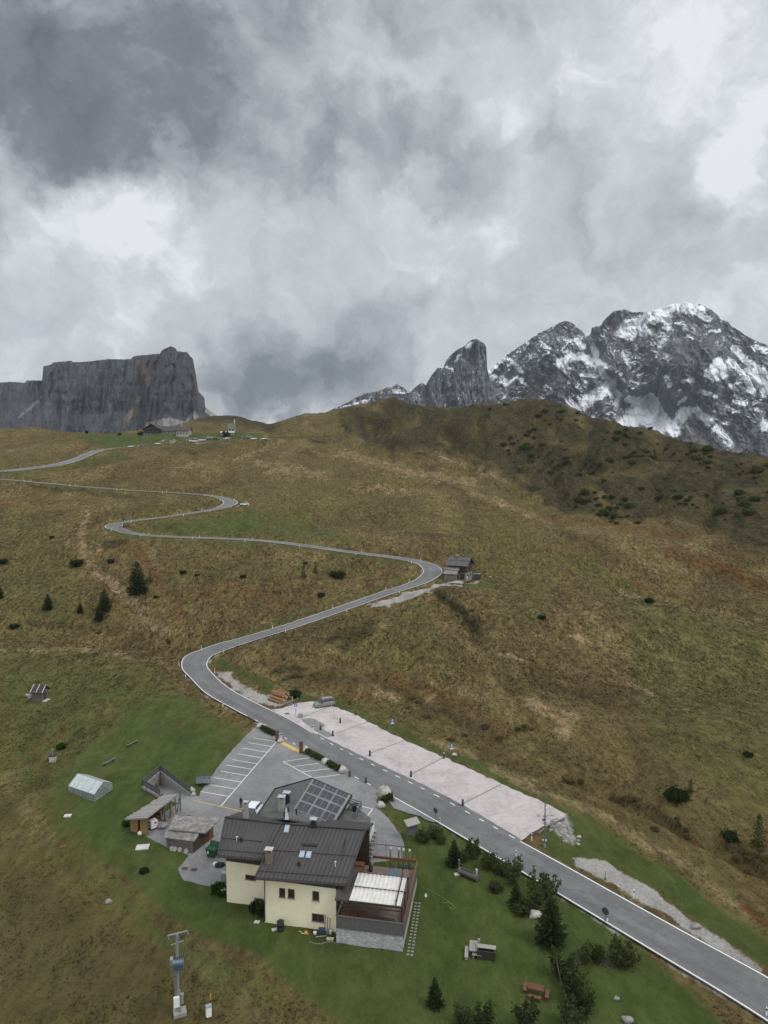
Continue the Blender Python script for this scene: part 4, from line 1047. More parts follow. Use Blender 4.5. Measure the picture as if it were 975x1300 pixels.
# ------------------------------------------------------------------ mesh builder
class MB:
    def __init__(s): s.v = []; s.f = []; s.mi = []; s.cur = 0
    def add(s, vs, fs):
        k = len(s.v)
        s.v += [tuple(x) for x in vs]; s.f += [tuple(i + k for i in f) for f in fs]; s.mi += [s.cur] * len(fs)
        return s
    def hexa(s, b, t):
        """prism from a bottom loop and a top loop (same count, anticlockwise from above)"""
        n = len(b)
        return s.add(list(b) + list(t), [tuple(reversed(range(n))), tuple(range(n, 2 * n))] + [(i, (i + 1) % n, n + (i + 1) % n, n + i) for i in range(n)])
    def box(s, c, size, rz=0.0, M=None):
        x, y, z = (q / 2 for q in size)
        pts = [Vector(p) for p in [(-x, -y, -z), (x, -y, -z), (x, y, -z), (-x, y, -z), (-x, -y, z), (x, -y, z), (x, y, z), (-x, y, z)]]
        Rm = M if M is not None else Matrix.Rotation(rz, 3, 'Z')
        pts = [Rm @ p + Vector(c) for p in pts]
        return s.hexa(pts[:4], pts[4:])
    def slab(s, poly, th):
        """polygon thickened downwards"""
        p = [Vector(q) for q in poly]
        b = [q - Vector((0, 0, th)) for q in p]
        nrm = sum(((p[i].x * p[(i + 1) % len(p)].y - p[(i + 1) % len(p)].x * p[i].y) for i in range(len(p))))
        if nrm < 0: p.reverse(); b.reverse()
        return s.hexa(b, p)
    def tube(s, p, q, r0, r1=None, n=8, cap=True):
        r1 = r0 if r1 is None else r1
        p = Vector(p); q = Vector(q); d = (q - p)
        if d.length < 1e-6: return s
        d.normalize(); a = d.orthogonal().normalized(); b = d.cross(a)
        vs = []
        for c, r in ((p, r0), (q, r1)):
            for i in range(n):
                t = 2 * math.pi * i / n
                vs.append(c + a * (math.cos(t) * r) + b * (math.sin(t) * r))
        fs = [(i, (i + 1) % n, n + (i + 1) % n, n + i) for i in range(n)]
        if cap: fs += [tuple(reversed(range(n))), tuple(range(n, 2 * n))]
        return s.add(vs, fs)
    def path(s, pts, r, n=6):
        for i in range(len(pts) - 1): s.tube(pts[i], pts[i + 1], r, r, n)
        return s
    def bar(s, p, q, w, h):
        """rectangular bar from p to q, w across, h in its upward direction"""
        p = Vector(p); q = Vector(q); d = (q - p).normalized()
        up = Vector((0, 0, 1)) if abs(d.z) < 0.95 else Vector((0, 1, 0))
        sx = d.cross(up).normalized(); uz = sx.cross(d).normalized()
        def ring(c): return [c - sx * w / 2 - uz * h / 2, c + sx * w / 2 - uz * h / 2, c + sx * w / 2 + uz * h / 2, c - sx * w / 2 + uz * h / 2]
        a = ring(p); b = ring(q)
        return s.add(a + b, [(0, 1, 2, 3), (7, 6, 5, 4), (0, 4, 5, 1), (1, 5, 6, 2), (2, 6, 7, 3), (3, 7, 4, 0)])
    def blob(s, c, rad, seed=0, rough=0.25, nu=10, nv=7):
        """irregular rounded lump"""
        rnd = random.Random(seed)
        ph = [rnd.uniform(0, 6.28) for _ in range(6)]
        vs = []; fs = []
        for j in range(nv + 1):
            th = math.pi * j / nv
            for i in range(nu):
                fi = 2 * math.pi * i / nu
                k = 1 + rough * (0.5 * math.sin(2 * fi + ph[0] + th * 2) + 0.35 * math.sin(3 * fi + ph[1]) * math.sin(3 * th + ph[2]) + rnd.uniform(-.3, .3))
                vs.append((c[0] + rad[0] * k * math.sin(th) * math.cos(fi), c[1] + rad[1] * k * math.sin(th) * math.sin(fi), c[2] + rad[2] * k * math.cos(th)))
        for j in range(nv):
            for i in range(nu):
                fs.append((j * nu + i, (j + 1) * nu + i, (j + 1) * nu + (i + 1) % nu, j * nu + (i + 1) % nu))
        return s.add(vs, fs)
    def build(s, name, mt, parent=None, smooth=False, bevel=0.0):
        off = Vector((0, 0, 0))
        if parent is not None:
            r = parent
            while r is not None: off += r.location; r = r.parent
        me = bpy.data.meshes.new(name)
        me.from_pydata([(v[0] - off.x, v[1] - off.y, v[2] - off.z) for v in s.v], [], s.f)
        for m_ in (mt if isinstance(mt, (list, tuple)) else [mt]): me.materials.append(m_)
        if any(s.mi): me.polygons.foreach_set('material_index', s.mi)
        if smooth: me.polygons.foreach_set('use_smooth', [True] * len(me.polygons))
        me.update()
        o = bpy.data.objects.new(name, me); C.objects.link(o)
        if parent is not None: o.parent = parent
        if bevel:
            b = o.modifiers.new('bevel', 'BEVEL'); b.width = bevel; b.segments = 2; b.limit_method = 'ANGLE'
        return o
def thing(name, loc, label, cat, group=None):
    o = bpy.data.objects.new(name, None); C.objects.link(o)
    o.location = loc; o.empty_display_size = 0.3
    return tag(o, label, cat, group)
def solo(mb, name, mt, loc, label, cat, group=None, smooth=False):
    """a thing that is a single mesh: origin at its base"""
    e = Vector(loc)
    mb.v = [(v[0] - e.x, v[1] - e.y, v[2] - e.z) for v in mb.v]
    o = mb.build(name, mt, None, smooth); o.location = e
    return tag(o, label, cat, group)
def dup(o, parent=None):
    c = o.copy(); C.objects.link(c)
    if parent is not None: c.parent = parent
    for ch in [x for x in o.children]: dup(ch, c)
    return c
class Fr:
    """local frame on the ground: a to the right, b away, z up"""
    def __init__(s, o, ang): s.o = Vector(o); s.e1 = Vector((math.cos(ang), math.sin(ang), 0)); s.e2 = Vector((-math.sin(ang), math.cos(ang), 0)); s.ang = ang
    def __call__(s, a, b, z): return s.o + s.e1 * a + s.e2 * b + Vector((0, 0, z))
    def box(s, mb, a0, a1, b0, b1, z0, z1):
        return mb.hexa([s(a0, b0, z0), s(a1, b0, z0), s(a1, b1, z0), s(a0, b1, z0)], [s(a0, b0, z1), s(a1, b0, z1), s(a1, b1, z1), s(a0, b1, z1)])
def on_plane(u, v, p, n):
    d = Vector(ray(u, v)); o = Vector((0, 0, CAMZ))
    return o + d * ((Vector(p) - o).dot(n) / d.dot(n))
def facade(A, B):
    d = (B - A); d.z = 0; d.normalize()
    return Vector((d.y, -d.x, 0))       # outward normal for a wall running A->B seen from outside with A on the left

# ------------------------------------------------------------------ materials
M_STUCCO = mat('cream_stucco', (0.80, 0.745, 0.53), (0.73, 0.675, 0.47), 0.9, 0.9, 0.01, 20)
M_WOODD = mat('dark_timber', (0.045, 0.032, 0.022), (0.075, 0.052, 0.034), 6, 0.85, 0.01, 20, streak=(6, 6, 0.6))
M_WOODG = mat('weathered_timber', (0.08, 0.076, 0.070), (0.155, 0.147, 0.136), 5, 0.9, 0.01, 20, streak=(5, 5, 0.5))
M_WOODO = mat('orange_timber', (0.19, 0.080, 0.032), (0.12, 0.055, 0.025), 5, 0.7, 0.01, 20)
M_WOODB = mat('honey_timber', (0.33, 0.20, 0.085), (0.22, 0.13, 0.058), 4, 0.8, 0.01, 20, streak=(5, 5, 0.6))
M_WOODR = mat('red_brown_timber', (0.165, 0.075, 0.042), (0.11, 0.05, 0.03), 5, 0.75)
M_METAL = mat('grey_metal', (0.24, 0.25, 0.26), (0.18, 0.19, 0.2), 4, 0.45, metal=0.6)
M_GALV = mat('galvanised_steel', (0.36, 0.39, 0.41), (0.28, 0.31, 0.34), 8, 0.45, metal=0.5)
M_BLACK = mat('black_metal', (0.018, 0.018, 0.02), (0.03, 0.03, 0.03), 8, 0.6)
M_GLASS = mat('dark_glass', (0.02, 0.025, 0.03), (0.03, 0.035, 0.04), 2, 0.08, spec=0.8)
M_SKYGL = mat('skylight_glass', (0.30, 0.38, 0.46), (0.24, 0.32, 0.40), 2, 0.08, spec=1.0)
M_CONC = mat('concrete', (0.30, 0.285, 0.265), (0.22, 0.21, 0.195), 1.5, 0.9, 0.01, 12)
M_WPLAS = mat('white_plastic', (0.72, 0.72, 0.70), (0.66, 0.66, 0.64), 3, 0.5)
M_WROCK = mat('pale_rock', (0.50, 0.475, 0.43), (0.30, 0.28, 0.25), 1.6, 0.95, 0.05, 5)
M_GREYROCK = mat('grey_rock', (0.30, 0.29, 0.27), (0.18, 0.175, 0.16), 1.6, 0.95, 0.05, 5)
M_RED = mat('red_paint', (0.45, 0.05, 0.03), None, 4, 0.5)
M_BLUE = mat('sign_blue', (0.02, 0.11, 0.42), (0.025, 0.12, 0.45), 3, 0.5)
M_SLABW = mat('white_slab', (0.55, 0.53, 0.49), (0.42, 0.41, 0.38), 2, 0.9)
M_RUBBER = mat('tyre_rubber', (0.02, 0.02, 0.02), (0.03, 0.03, 0.03), 8, 0.85)
M_BARK = mat('bark', (0.11, 0.085, 0.065), (0.065, 0.05, 0.04), 6, 0.95)
M_LOGCUT = mat('cut_wood', (0.50, 0.36, 0.20), (0.40, 0.28, 0.15), 6, 0.85)
M_BARKO = mat('fresh_bark', (0.26, 0.15, 0.08), (0.16, 0.09, 0.05), 4, 0.9)

def roof_metal():
    m, n = new_mat('brown_sheet_metal')
    P = n.n('ShaderNodeNewGeometry').outputs['Position']
    a = n.noise(P, 0.5, 5, 0.6); b = n.noise(n.vm('MULTIPLY', P, (6, .7, .7)), 1.0, 4, 0.6)
    col = n.ramp(n.m('ADD', n.m('MULTIPLY', a, .5), n.m('MULTIPLY', b, .5)), [(0.35, (0.043, 0.0385, 0.0365)), (0.65, (0.062, 0.056, 0.053))])
    finish(n, col, 0.55, None, 0.0, 0.4)
    return m
M_ROOF = roof_metal()
def shingle(name, c1, c2, c3, sx=2.2, sy=1.0):
    """rows of individually toned shingles, laid out in the roof's own UVs"""
    m, n = new_mat(name)
    uv = n.n('ShaderNodeUVMap'); uv.uv_map = 'roof'
    br = n.n('ShaderNodeTexBrick'); n.l(uv.outputs[0], br.inputs['Vector'])
    br.inputs['Scale'].default_value = 1.0; br.inputs['Mortar Size'].default_value = 0.02; br.inputs['Brick Width'].default_value = 0.34; br.inputs['Row Height'].default_value = 0.30
    br.inputs['Color1'].default_value = (*c1, 1); br.inputs['Color2'].default_value = (*c2, 1); br.inputs['Mortar'].default_value = (*[x * .35 for x in c1], 1)
    P = n.n('ShaderNodeNewGeometry').outputs['Position']
    f = n.ss(n.noise(P, 1.3, 5, 0.7), 0.42, 0.66)
    col = n.mix(n.m('MULTIPLY', f, .7), br.outputs['Color'], c3)
    sn = n.noise(P, 7.0, 4, 0.7)
    col = n.mix(1.0, col, n.scale((1, 1, 1), n.m('MULTIPLY_ADD', n.m('SUBTRACT', sn, 0.5), 0.9, 1.0)), 'MULTIPLY')
    finish(n, col, 0.9, bump(n, br.outputs['Fac'], -0.6, 0.03), spec=0.15)
    return m
M_SHING = shingle('grey_wood_shingle', (0.15, 0.142, 0.135), (0.235, 0.225, 0.21), (0.32, 0.31, 0.29))
M_SHINGD = shingle('dark_wood_shingle', (0.085, 0.08, 0.078), (0.135, 0.128, 0.122), (0.16, 0.15, 0.145))
M_SHINGA = shingle('grey_asphalt_shingle', (0.10, 0.098, 0.095), (0.135, 0.132, 0.128), (0.15, 0.147, 0.143))
def roof_uv(o):
    """UVs in metres over the slope of each face"""
    me = o.data
    uv = me.uv_layers.new(name='roof')
    for p in me.polygons:
        n = p.normal
        a = Vector((-n.y, n.x, 0))
        a = a.normalized() if a.length > 0.05 else Vector((1, 0, 0))
        b = n.cross(a)
        for li in p.loop_indices:
            co = me.vertices[me.loops[li].vertex_index].co
            uv.data[li].uv = (co.dot(a), co.dot(b))
    return o
def stone_mat(name, c1, c2, mortar, sc=1.6):
    m, n = new_mat(name)
    P = n.n('ShaderNodeNewGeometry').outputs['Position']
    Pw = n.vm('ADD', P, n.scale(n.noise(P, 2.0, 3, 0.5, out='Color'), 0.25))
    vo = n.n('ShaderNodeTexVoronoi', feature='DISTANCE_TO_EDGE'); n.l(Pw, vo.inputs['Vector']); vo.inputs['Scale'].default_value = sc
    vc = n.n('ShaderNodeTexVoronoi'); n.l(Pw, vc.inputs['Vector']); vc.inputs['Scale'].default_value = sc
    col = n.mix(n.m('MULTIPLY', vc.outputs['Color'], 1.0), c1, c2)
    col = n.mix(n.ss(n.noise(P, 6, 4, .7), .35, .65, 0, .4), col, c2)
    col = n.mix(n.ss(vo.outputs['Distance'], 0.0, 0.06, 1, 0), col, mortar)
    finish(n, col, 0.95, bump(n, n.ss(vo.outputs['Distance'], 0.0, 0.15), 0.8, 0.05), spec=0.15)
    return m
M_STONE = stone_mat('rubble_stone', (0.22, 0.22, 0.225), (0.46, 0.46, 0.46), (0.50, 0.50, 0.49), 2.6)
M_STONEH = stone_mat('old_stone', (0.14, 0.12, 0.10), (0.27, 0.24, 0.20), (0.18, 0.16, 0.14), 1.4)

# foliage
def leaf_mat(name, c1, c2, var=0.35):
    m, n = new_mat(name)
    g = n.n('ShaderNodeNewGeometry'); oi = n.n('ShaderNodeObjectInfo')
    f = n.noise(g.outputs['Position'], 1.7, 4, 0.6)
    col = n.mix(n.ss(f, 0.32, 0.68), c1, c2)
    k = n.m('ADD', n.m('MULTIPLY', g.outputs['Random Per Island'], 0.6), n.m('MULTIPLY', oi.outputs['Random'], var))
    col = n.mix(1.0, col, n.scale((1, 1, 1), n.m('ADD', 0.6, k)), 'MULTIPLY')
    b = n.n('ShaderNodeBsdfDiffuse'); n.l(col, b.inputs[0])
    t = n.n('ShaderNodeBsdfTranslucent'); n.l(col, t.inputs[0])
    mx = n.n('ShaderNodeMixShader'); mx.inputs[0].default_value = 0.3
    n.l(b.outputs[0], mx.inputs[1]); n.l(t.outputs[0], mx.inputs[2])
    o = n.n('ShaderNodeOutputMaterial'); n.l(mx.outputs[0], o.inputs[0])
    return m
M_SPRUCE = leaf_mat('spruce_needles', (0.028, 0.042, 0.017), (0.050, 0.068, 0.027))
M_PINE = leaf_mat('pine_needles', (0.060, 0.076, 0.029), (0.105, 0.116, 0.046))
M_LARCH = leaf_mat('larch_needles', (0.050, 0.062, 0.018), (0.085, 0.088, 0.026))
M_HEATHB = leaf_mat('brown_heath', (0.125, 0.092, 0.046), (0.185, 0.135, 0.070))
M_LEAF = leaf_mat('green_leaf', (0.035, 0.060, 0.014), (0.060, 0.090, 0.024))

def tuft(mb, p, d, size, rnd, n=5):
    """a spray of needle-shaped triangles"""
    d = Vector(d).normalized(); a = d.orthogonal().normalized(); b = d.cross(a)
    for i in range(n):
        t = rnd.uniform(0, 6.28); k = rnd.uniform(0.25, 0.9)
        q = (d + (a * math.cos(t) + b * math.sin(t)) * k).normalized()
        s_ = q.cross(Vector((rnd.uniform(-1, 1), rnd.uniform(-1, 1), rnd.uniform(-1, 1)))).normalized() * size * 0.26
        e = Vector(p) + q * size * rnd.uniform(0.7, 1.2)
        m_ = (Vector(p) + e) / 2
        mb.add([p, m_ + s_, e, m_ - s_], [(0, 1, 2, 3)])
def conifer(name, h, r, seed, leafmat, dens=1.0, base=0.04, power=0.8, tsize=0.3):
    rnd = random.Random(seed)
    root = bpy.data.objects.new(name, None); C.objects.link(root)
    tr = MB(); tr.tube((0, 0, -0.3), (0, 0, h * 0.9), 0.035 * h ** 0.9, 0.01, 7)
    cr = MB()
    z = base * h
    while z < h * 0.985:
        f = z / h
        L = r * ((1 - f) ** power) * rnd.uniform(0.85, 1.1) + 0.05
        if f < 0.12: L *= 0.75 + 2 * f
        nb = max(4, int(rnd.randint(6, 9) * (0.6 + 0.4 * (1 - f)) * min(1.3, dens)))
        a0 = rnd.uniform(0, 6.28)
        for i in range(nb):
            a = a0 + 6.283 * i / nb + rnd.uniform(-.3, .3)
            l = L * rnd.uniform(0.65, 1.12)
            n = max(2, int(l / (tsize * 0.62) * dens))
            zz0 = z + rnd.uniform(-.1, .1) * tsize
            for k in range(n):
                t = (k + 0.7) / n
                droop = -0.28 * l * t + 0.20 * l * t * t
                p = (math.cos(a) * l * t, math.sin(a) * l * t, zz0 + droop + 0.1 * l)
                dd = (math.cos(a + rnd.uniform(-.7, .7)), math.sin(a + rnd.uniform(-.7, .7)), rnd.uniform(-.25, .35))
                tuft(cr, p, dd, tsize * rnd.uniform(.8, 1.2) * (1 - 0.3 * f), rnd, 4)
            if l > 0.5: tr.tube((0, 0, zz0 + 0.1 * l), (math.cos(a) * l * .6, math.sin(a) * l * .6, zz0 - .02 * l), 0.012 * h ** .5, 0.004, 3, False)
        z += tsize * 0.72 * (1.05 - 0.4 * f)
    tuft(cr, (0, 0, h * .97), (0, 0, 1), tsize, rnd, 7)
    tr.build('trunk', M_BARK, root); cr.build('crown', leafmat, root)
    return root
def mugo(name, h, r, seed, leafmat, stems=9, dens=1.0, tsize=0.26, bare=False):
    """dwarf mountain pine: many rising stems, each ending in bottle-brush shoots"""
    rnd = random.Random(seed)
    root = bpy.data.objects.new(name, None); C.objects.link(root)
    tr = MB(); cr = MB()
    for i in range(stems):
        a = 6.283 * i / stems + rnd.uniform(-.4, .4)
        out = r * math.sqrt(rnd.uniform(0.02, 1)); hh = h * (1 - 0.45 * (out / r) ** 2) * rnd.uniform(.65, 1.05)
        pts = []
        for k in range(7):
            t = k / 6
            pts.append(Vector((math.cos(a) * out * (t ** 0.6), math.sin(a) * out * (t ** 0.6), hh * t ** 1.25 - 0.05)) + Vector((rnd.uniform(-.06, .06), rnd.uniform(-.06, .06), 0)) * h)
        for k in range(6): tr.tube(pts[k], pts[k + 1], 0.05 * (1.1 - k / 6) * h ** .4, 0.05 * (1.1 - (k + 1) / 6) * h ** .4 + .004, 5, False)
        for k in range(1 if not bare else 3, 7):
            c = pts[k]
            w = r * 0.27 * (1.15 - 0.5 * k / 6)
            m = int((11 if k < 6 else 15) * dens)
            for q in range(m):
                o_ = Vector((rnd.gauss(0, .6) * w, rnd.gauss(0, .6) * w, rnd.gauss(0.3, .8) * w))
                tuft(cr, c + o_, (rnd.uniform(-.6, .6) + o_.x, rnd.uniform(-.6, .6) + o_.y, rnd.uniform(.4, 1.3)), tsize * rnd.uniform(.7, 1.2), rnd, 4)
    tr.build('trunk', M_BARK, root); cr.build('crown', leafmat, root)
    return root
def set_thing(root, loc, label, cat, group=None, rz=0.0, s=1.0):
    root.location = loc; root.rotation_euler = (0, 0, rz); root.scale = (s, s, s)
    return tag(root, label, cat, group)
# ================================================================== the guesthouse
def z3(x, y): return (220 + x / 2.8676, 960 + y / 2.8676)
WA = WZ(336, 1171, 0); WB = WZ(427, 1184.2, 0)
LA_ = WZ(288, 1145, 0)
house = thing('guesthouse', (WA.x, WA.y, 0), 'cream guesthouse with brown metal roof, solar panels and a covered terrace', 'house')
UP = Vector((0, 0, 1))
e1 = (WB - WA).normalized(); e2 = Vector((0.17, 0.985, 0)).normalized()
RL = WZ(286.2, 1037.4, 9.0); RR = WZ(464.1, 1053.5, 9.0); RM = WZ(357.7, 1045.4, 9.0)
ERL = WZ(323.9, 1113.6, 5.9); ERR = WZ(440.4, 1121.8, 5.9); ELL = WZ(276.8, 1085.5, 7.0)
ELR = RM.lerp(ERL, 0.67)
# --- main roof in two bays plus the far slope
rf = MB()
def sloped(mb, a, b, c, d, th=0.22):
    """roof panel a,b along the ridge, c,d along the eave (d below a)"""
    dn = Vector((0, 0, -th))
    p = [Vector(q) for q in (d, c, b, a)]
    mb.hexa([q + dn for q in p], p)
sloped(rf, RL, RM, ELR, ELL)
sloped(rf, RM, RR, ERR, ERL)
RLb = RL + e2 * 4.6 + Vector((0, 0, -1.6)); RRb = RR + e2 * 5.2 + Vector((0, 0, -1.8))
dn = Vector((0, 0, -0.2))
rf.hexa([q + dn for q in (RL, RR, RRb, RLb)], [RL, RR, RRb, RLb])
roof = rf.build('roof', M_ROOF, house)
sm = MB()
def seams(mb, a, b, c, d, n):
    nrm = (b - a).cross(d - a).normalized()
    if nrm.z < 0: nrm = -nrm
    for i in range(n + 1):
        t = i / n
        mb.bar(a.lerp(b, t) + nrm * .03, d.lerp(c, t) + nrm * .02, 0.04, 0.055)
seams(sm, RL, RM, ELR, ELL, 14)
seams(sm, RM, RR, ERR, ERL, 21)
sm.build('standing_seam', mat('seam_metal', (0.040, 0.036, 0.035), None, 3, .6), roof)
sg = MB()
def across(a, b, c, d, t): return a.lerp(d, t), b.lerp(c, t)
for t, A4 in ((0.52, (RM, RR, ERR, ERL)), (0.90, (RM, RR, ERR, ERL)), (0.58, (RL, RM, ELR, ELL)), (0.88, (RL, RM, ELR, ELL))):
    p, q = across(*A4, t)
    if A4[0] == RL and t == 0.58: q = p.lerp(q, .83)
    sg.tube(p + UP * .16, q + UP * .16, 0.045, n=6)
    for k in range(9):
        s_ = p.lerp(q, (k + .5) / 9); sg.tube(s_, s_ + UP * .16, .02, n=4)
sg.build('snow_guard', mat('guard_metal', (0.085, 0.08, 0.08), None, 3, .5), roof)
rc = MB()
for a, b in ((RL, RM), (RM, RR)): rc.bar(a + UP * .05, b + UP * .05, .34, .10)
rc.bar(RM + UP * .06, ERL + UP * .06, .16, .12)
rc.bar(RR + UP * .03, ERR + UP * .03, .16, .16); rc.bar(RL + UP * .03, ELL + UP * .03, .16, .16)
rc.build('ridge_cap', mat('ridge_metal', (0.05, 0.046, 0.045), None, 3, .5), roof)
gt = MB()
for a, b in ((ERL, ERR), (ELL, ELR)):
    o_ = Vector((0, -0.06, -0.16)); gt.bar(a + o_, b + o_, .16, .16)
gt.tube(WA + e1 * .05 + Vector((0, -.08, 5.6)), WA + e1 * .05 + Vector((0, -.08, .2)), .05)
gt.build('gutter', mat('gutter_metal', (0.07, 0.065, 0.06), None, 3, .5), house)
fr_n = (RR - RM).cross(ERL - RM).normalized(); fl_n = (RM - RL).cross(ELL - RL).normalized()
def onr(x, y): return on_plane(*z3(x, y), RM, fr_n)
def onl(x, y): return on_plane(*z3(x, y), RL, fl_n)
# --- chimneys on the main roof
def chimney(base, w, h, body, cap, parent, capw=1.35, tin=True):
    m_ = MB(); m_.box(base + UP * (h / 2 - .5), (w, w * .8, h + 1.0), rz=-0.15)
    ch = m_.build('chimney', body, parent)
    c = MB()
    for sx in (-1, 1):
        for sy in (-1, 1): c.box(base + Vector((sx * w * .4, sy * w * .3, h + .12)), (.07, .07, .25), rz=-.15)
    c.box(base + UP * (h + .28), (w * capw, w * capw * .85, .07), rz=-.15)
    c.build('chimney_cap', cap, ch)
    return ch
M_CHB = mat('chimney_brick', (0.22, 0.165, 0.125), (0.14, 0.11, 0.09), 3, .9)
M_TIN = mat('tin_cap', (0.50, 0.52, 0.54), (0.40, 0.42, 0.45), 3, .4, metal=.3)
chimney(onl(265, 224) , 0.54, 1.75, mat('chimney_render', (0.33, 0.30, 0.265), (0.22, 0.20, 0.18), 3, .9), M_TIN, roof, 1.1)
chimney(onr(349, 384), 0.72, 1.25, M_CHB, mat('cap_stone', (0.50, 0.46, 0.42), (0.40, 0.37, 0.34), 3, .8), roof, 1.3)
chimney(onr(507, 268) + e2 * .4, 0.62, 0.9, M_BLACK, M_TIN, roof, 1.35)
# --- skylights
def skylight(quad, nrm):
    f = MB(); up_ = nrm if nrm.z > 0 else -nrm
    f.hexa(quad, [q + up_ * .14 for q in quad])
    s_ = f.build('skylight', mat('skylight_frame', (0.42, 0.43, 0.44), None, 3, .4, metal=.3), roof)
    c = sum(quad, Vector()) / 4
    g_ = MB(); q2 = [c + (q - c) * .80 + up_ * .15 for q in quad]; g_.hexa([q - up_ * .03 for q in q2], q2)
    g_.build('pane', M_SKYGL, s_)
for (x0, y0, w_, h_, sk) in ((460, 346, 18, 24, -6), (484, 348, 18, 24, -6), (405, 252, 17, 27, -6)):
    q = [onr(x0 + sk + 3, y0 + h_), onr(x0 + sk + 3 + w_, y0 + h_ + 1), onr(x0 + w_ + 3, y0 + 1), onr(x0 + 3, y0)]
    skylight(q, fr_n)
for x, y, f in ((457, 398, onr), (247, 310, onl)):
    vp = MB(); b = f(x, y); vp.tube(b - UP * .1, b + UP * .36, .13); vp.tube(b + UP * .35, b + UP * .42, .2)
    vp.build('roof_vent', M_BLACK, roof)
for x, y, f in ((590, 400, onr), (231, 308, onl)):
    vw = MB(); b = f(x, y); vw.tube(b - UP * .1, b + UP * .5, .04); vw.bar(b + UP * .5 + Vector((-.1, 0, 0)), b + UP * .5 + Vector((.14, 0, 0)), .08, .08)
    vw.build('vent_pipe', M_WPLAS, roof)
hp = MB(); hp.hexa([onr(470, 321) + UP * .02, onr(524, 324) + UP * .02, onr(524, 331) + UP * .02, onr(470, 328) + UP * .02], [onr(470, 321) + UP * .16, onr(524, 324) + UP * .16, onr(524, 331) + UP * .16, onr(470, 328) + UP * .16])
hp.build('roof_step', M_BLACK, roof)
# --- walls
def roofz(p, lo=0.30):
    """height of the underside of the main front slope above a plan point"""
    n = fr_n
    return RM.z - (n.x * (p.x - RM.x) + n.y * (p.y - RM.y)) / n.z - lo
def roofzl(p, lo=0.30):
    n = fl_n
    return RL.z - (n.x * (p.x - RL.x) + n.y * (p.y - RL.y)) / n.z - lo
def at(p, z): return Vector((p.x, p.y, z))
wl = MB()
def wallblock(mb, A, B, dep, zf, base=-1.6, mid=4.4, ridge=8.6):
    """block under the front slope, its top following the roof up to the ridge line and then down"""
    Ab = A + e2 * dep; Bb = B + e2 * dep; k = dep / 2
    pts = []
    for P, Q in ((A, B), (A + e2 * 4.6, B + e2 * 4.6), (A + e2 * dep, B + e2 * dep)):
        pts.append((P, Q))
    prof = [(A, B, zf(A), zf(B)), (A + e2 * mid, B + e2 * mid, min(ridge, zf(A + e2 * mid)), min(ridge, zf(B + e2 * mid))), (A + e2 * dep, B + e2 * dep, 6.4, 6.4)]
    vs = []
    for P, Q, za, zb in prof: vs += [at(P, base), at(Q, base), at(Q, zb), at(P, za)]
    fs = [(0, 1, 2, 3), (8, 11, 10, 9)]
    for i in (0, 4):
        fs += [(i + 1, i + 5, i + 6, i + 2), (i + 4, i, i + 3, i + 7), (i + 3, i + 2, i + 6, i + 7)]
    mb.add(vs, fs)
wallblock(wl, WA, WB, 10.0, roofz)
LB_ = LA_ + (WZ(336, 1152.4, 0) - LA_) * 1.02
wallblock(wl, LA_, LB_, 6.2, roofzl, -1.6, 2.0, 8.5)
wall = wl.build('wall', M_STUCCO, house)
nA = facade(WA, WB); nL = facade(LA_, LB_)
# timber band under the eaves
cl = MB()
for A, B, n_, za, zb, zf in ((WA, WB, nA, 5.15, None, roofz), (LA_, LB_, nL, 5.15, None, roofzl)):
    p, q = A + n_ * .10, B + n_ * .10
    p2, q2 = A - n_ * .02, B - n_ * .02
    top = lambda x: zf(x) + .02
    cl.hexa([at(p, za), at(q, za), at(q2, za), at(p2, za)], [at(p, top(p)), at(q, top(q)), at(q2, top(q2)), at(p2, top(p2))])
clad = cl.build('timber_cladding', M_WOODD, house)
for A, B, n_, zf in ((WA, WB, nA, roofz), (LA_, LB_, nL, roofzl)):
    bt = MB(); L = (B - A).length; k = int(L / .35)
    for i in range(k):
        p = A.lerp(B, (i + .5) / k) + n_ * .115
        bt.bar(at(p, 5.15), at(p, zf(p) - .02), .05, .04)
    bt.build('batten', M_WOODG, clad)
# right gable under the rake: dark boards
gb = MB()
P0, P1 = WB + e1 * .06 + e2 * .0, WB + e1 * .06 + e2 * 9.8
gb.add([at(P0, 2.2), at(P1, 2.2), at(P1, 6.6), at(P0.lerp(P1, .45), 8.55), at(P0, roofz(P0))], [(0, 1, 2, 3, 4)])
gb.build('gable_cladding', M_WOODD, house)
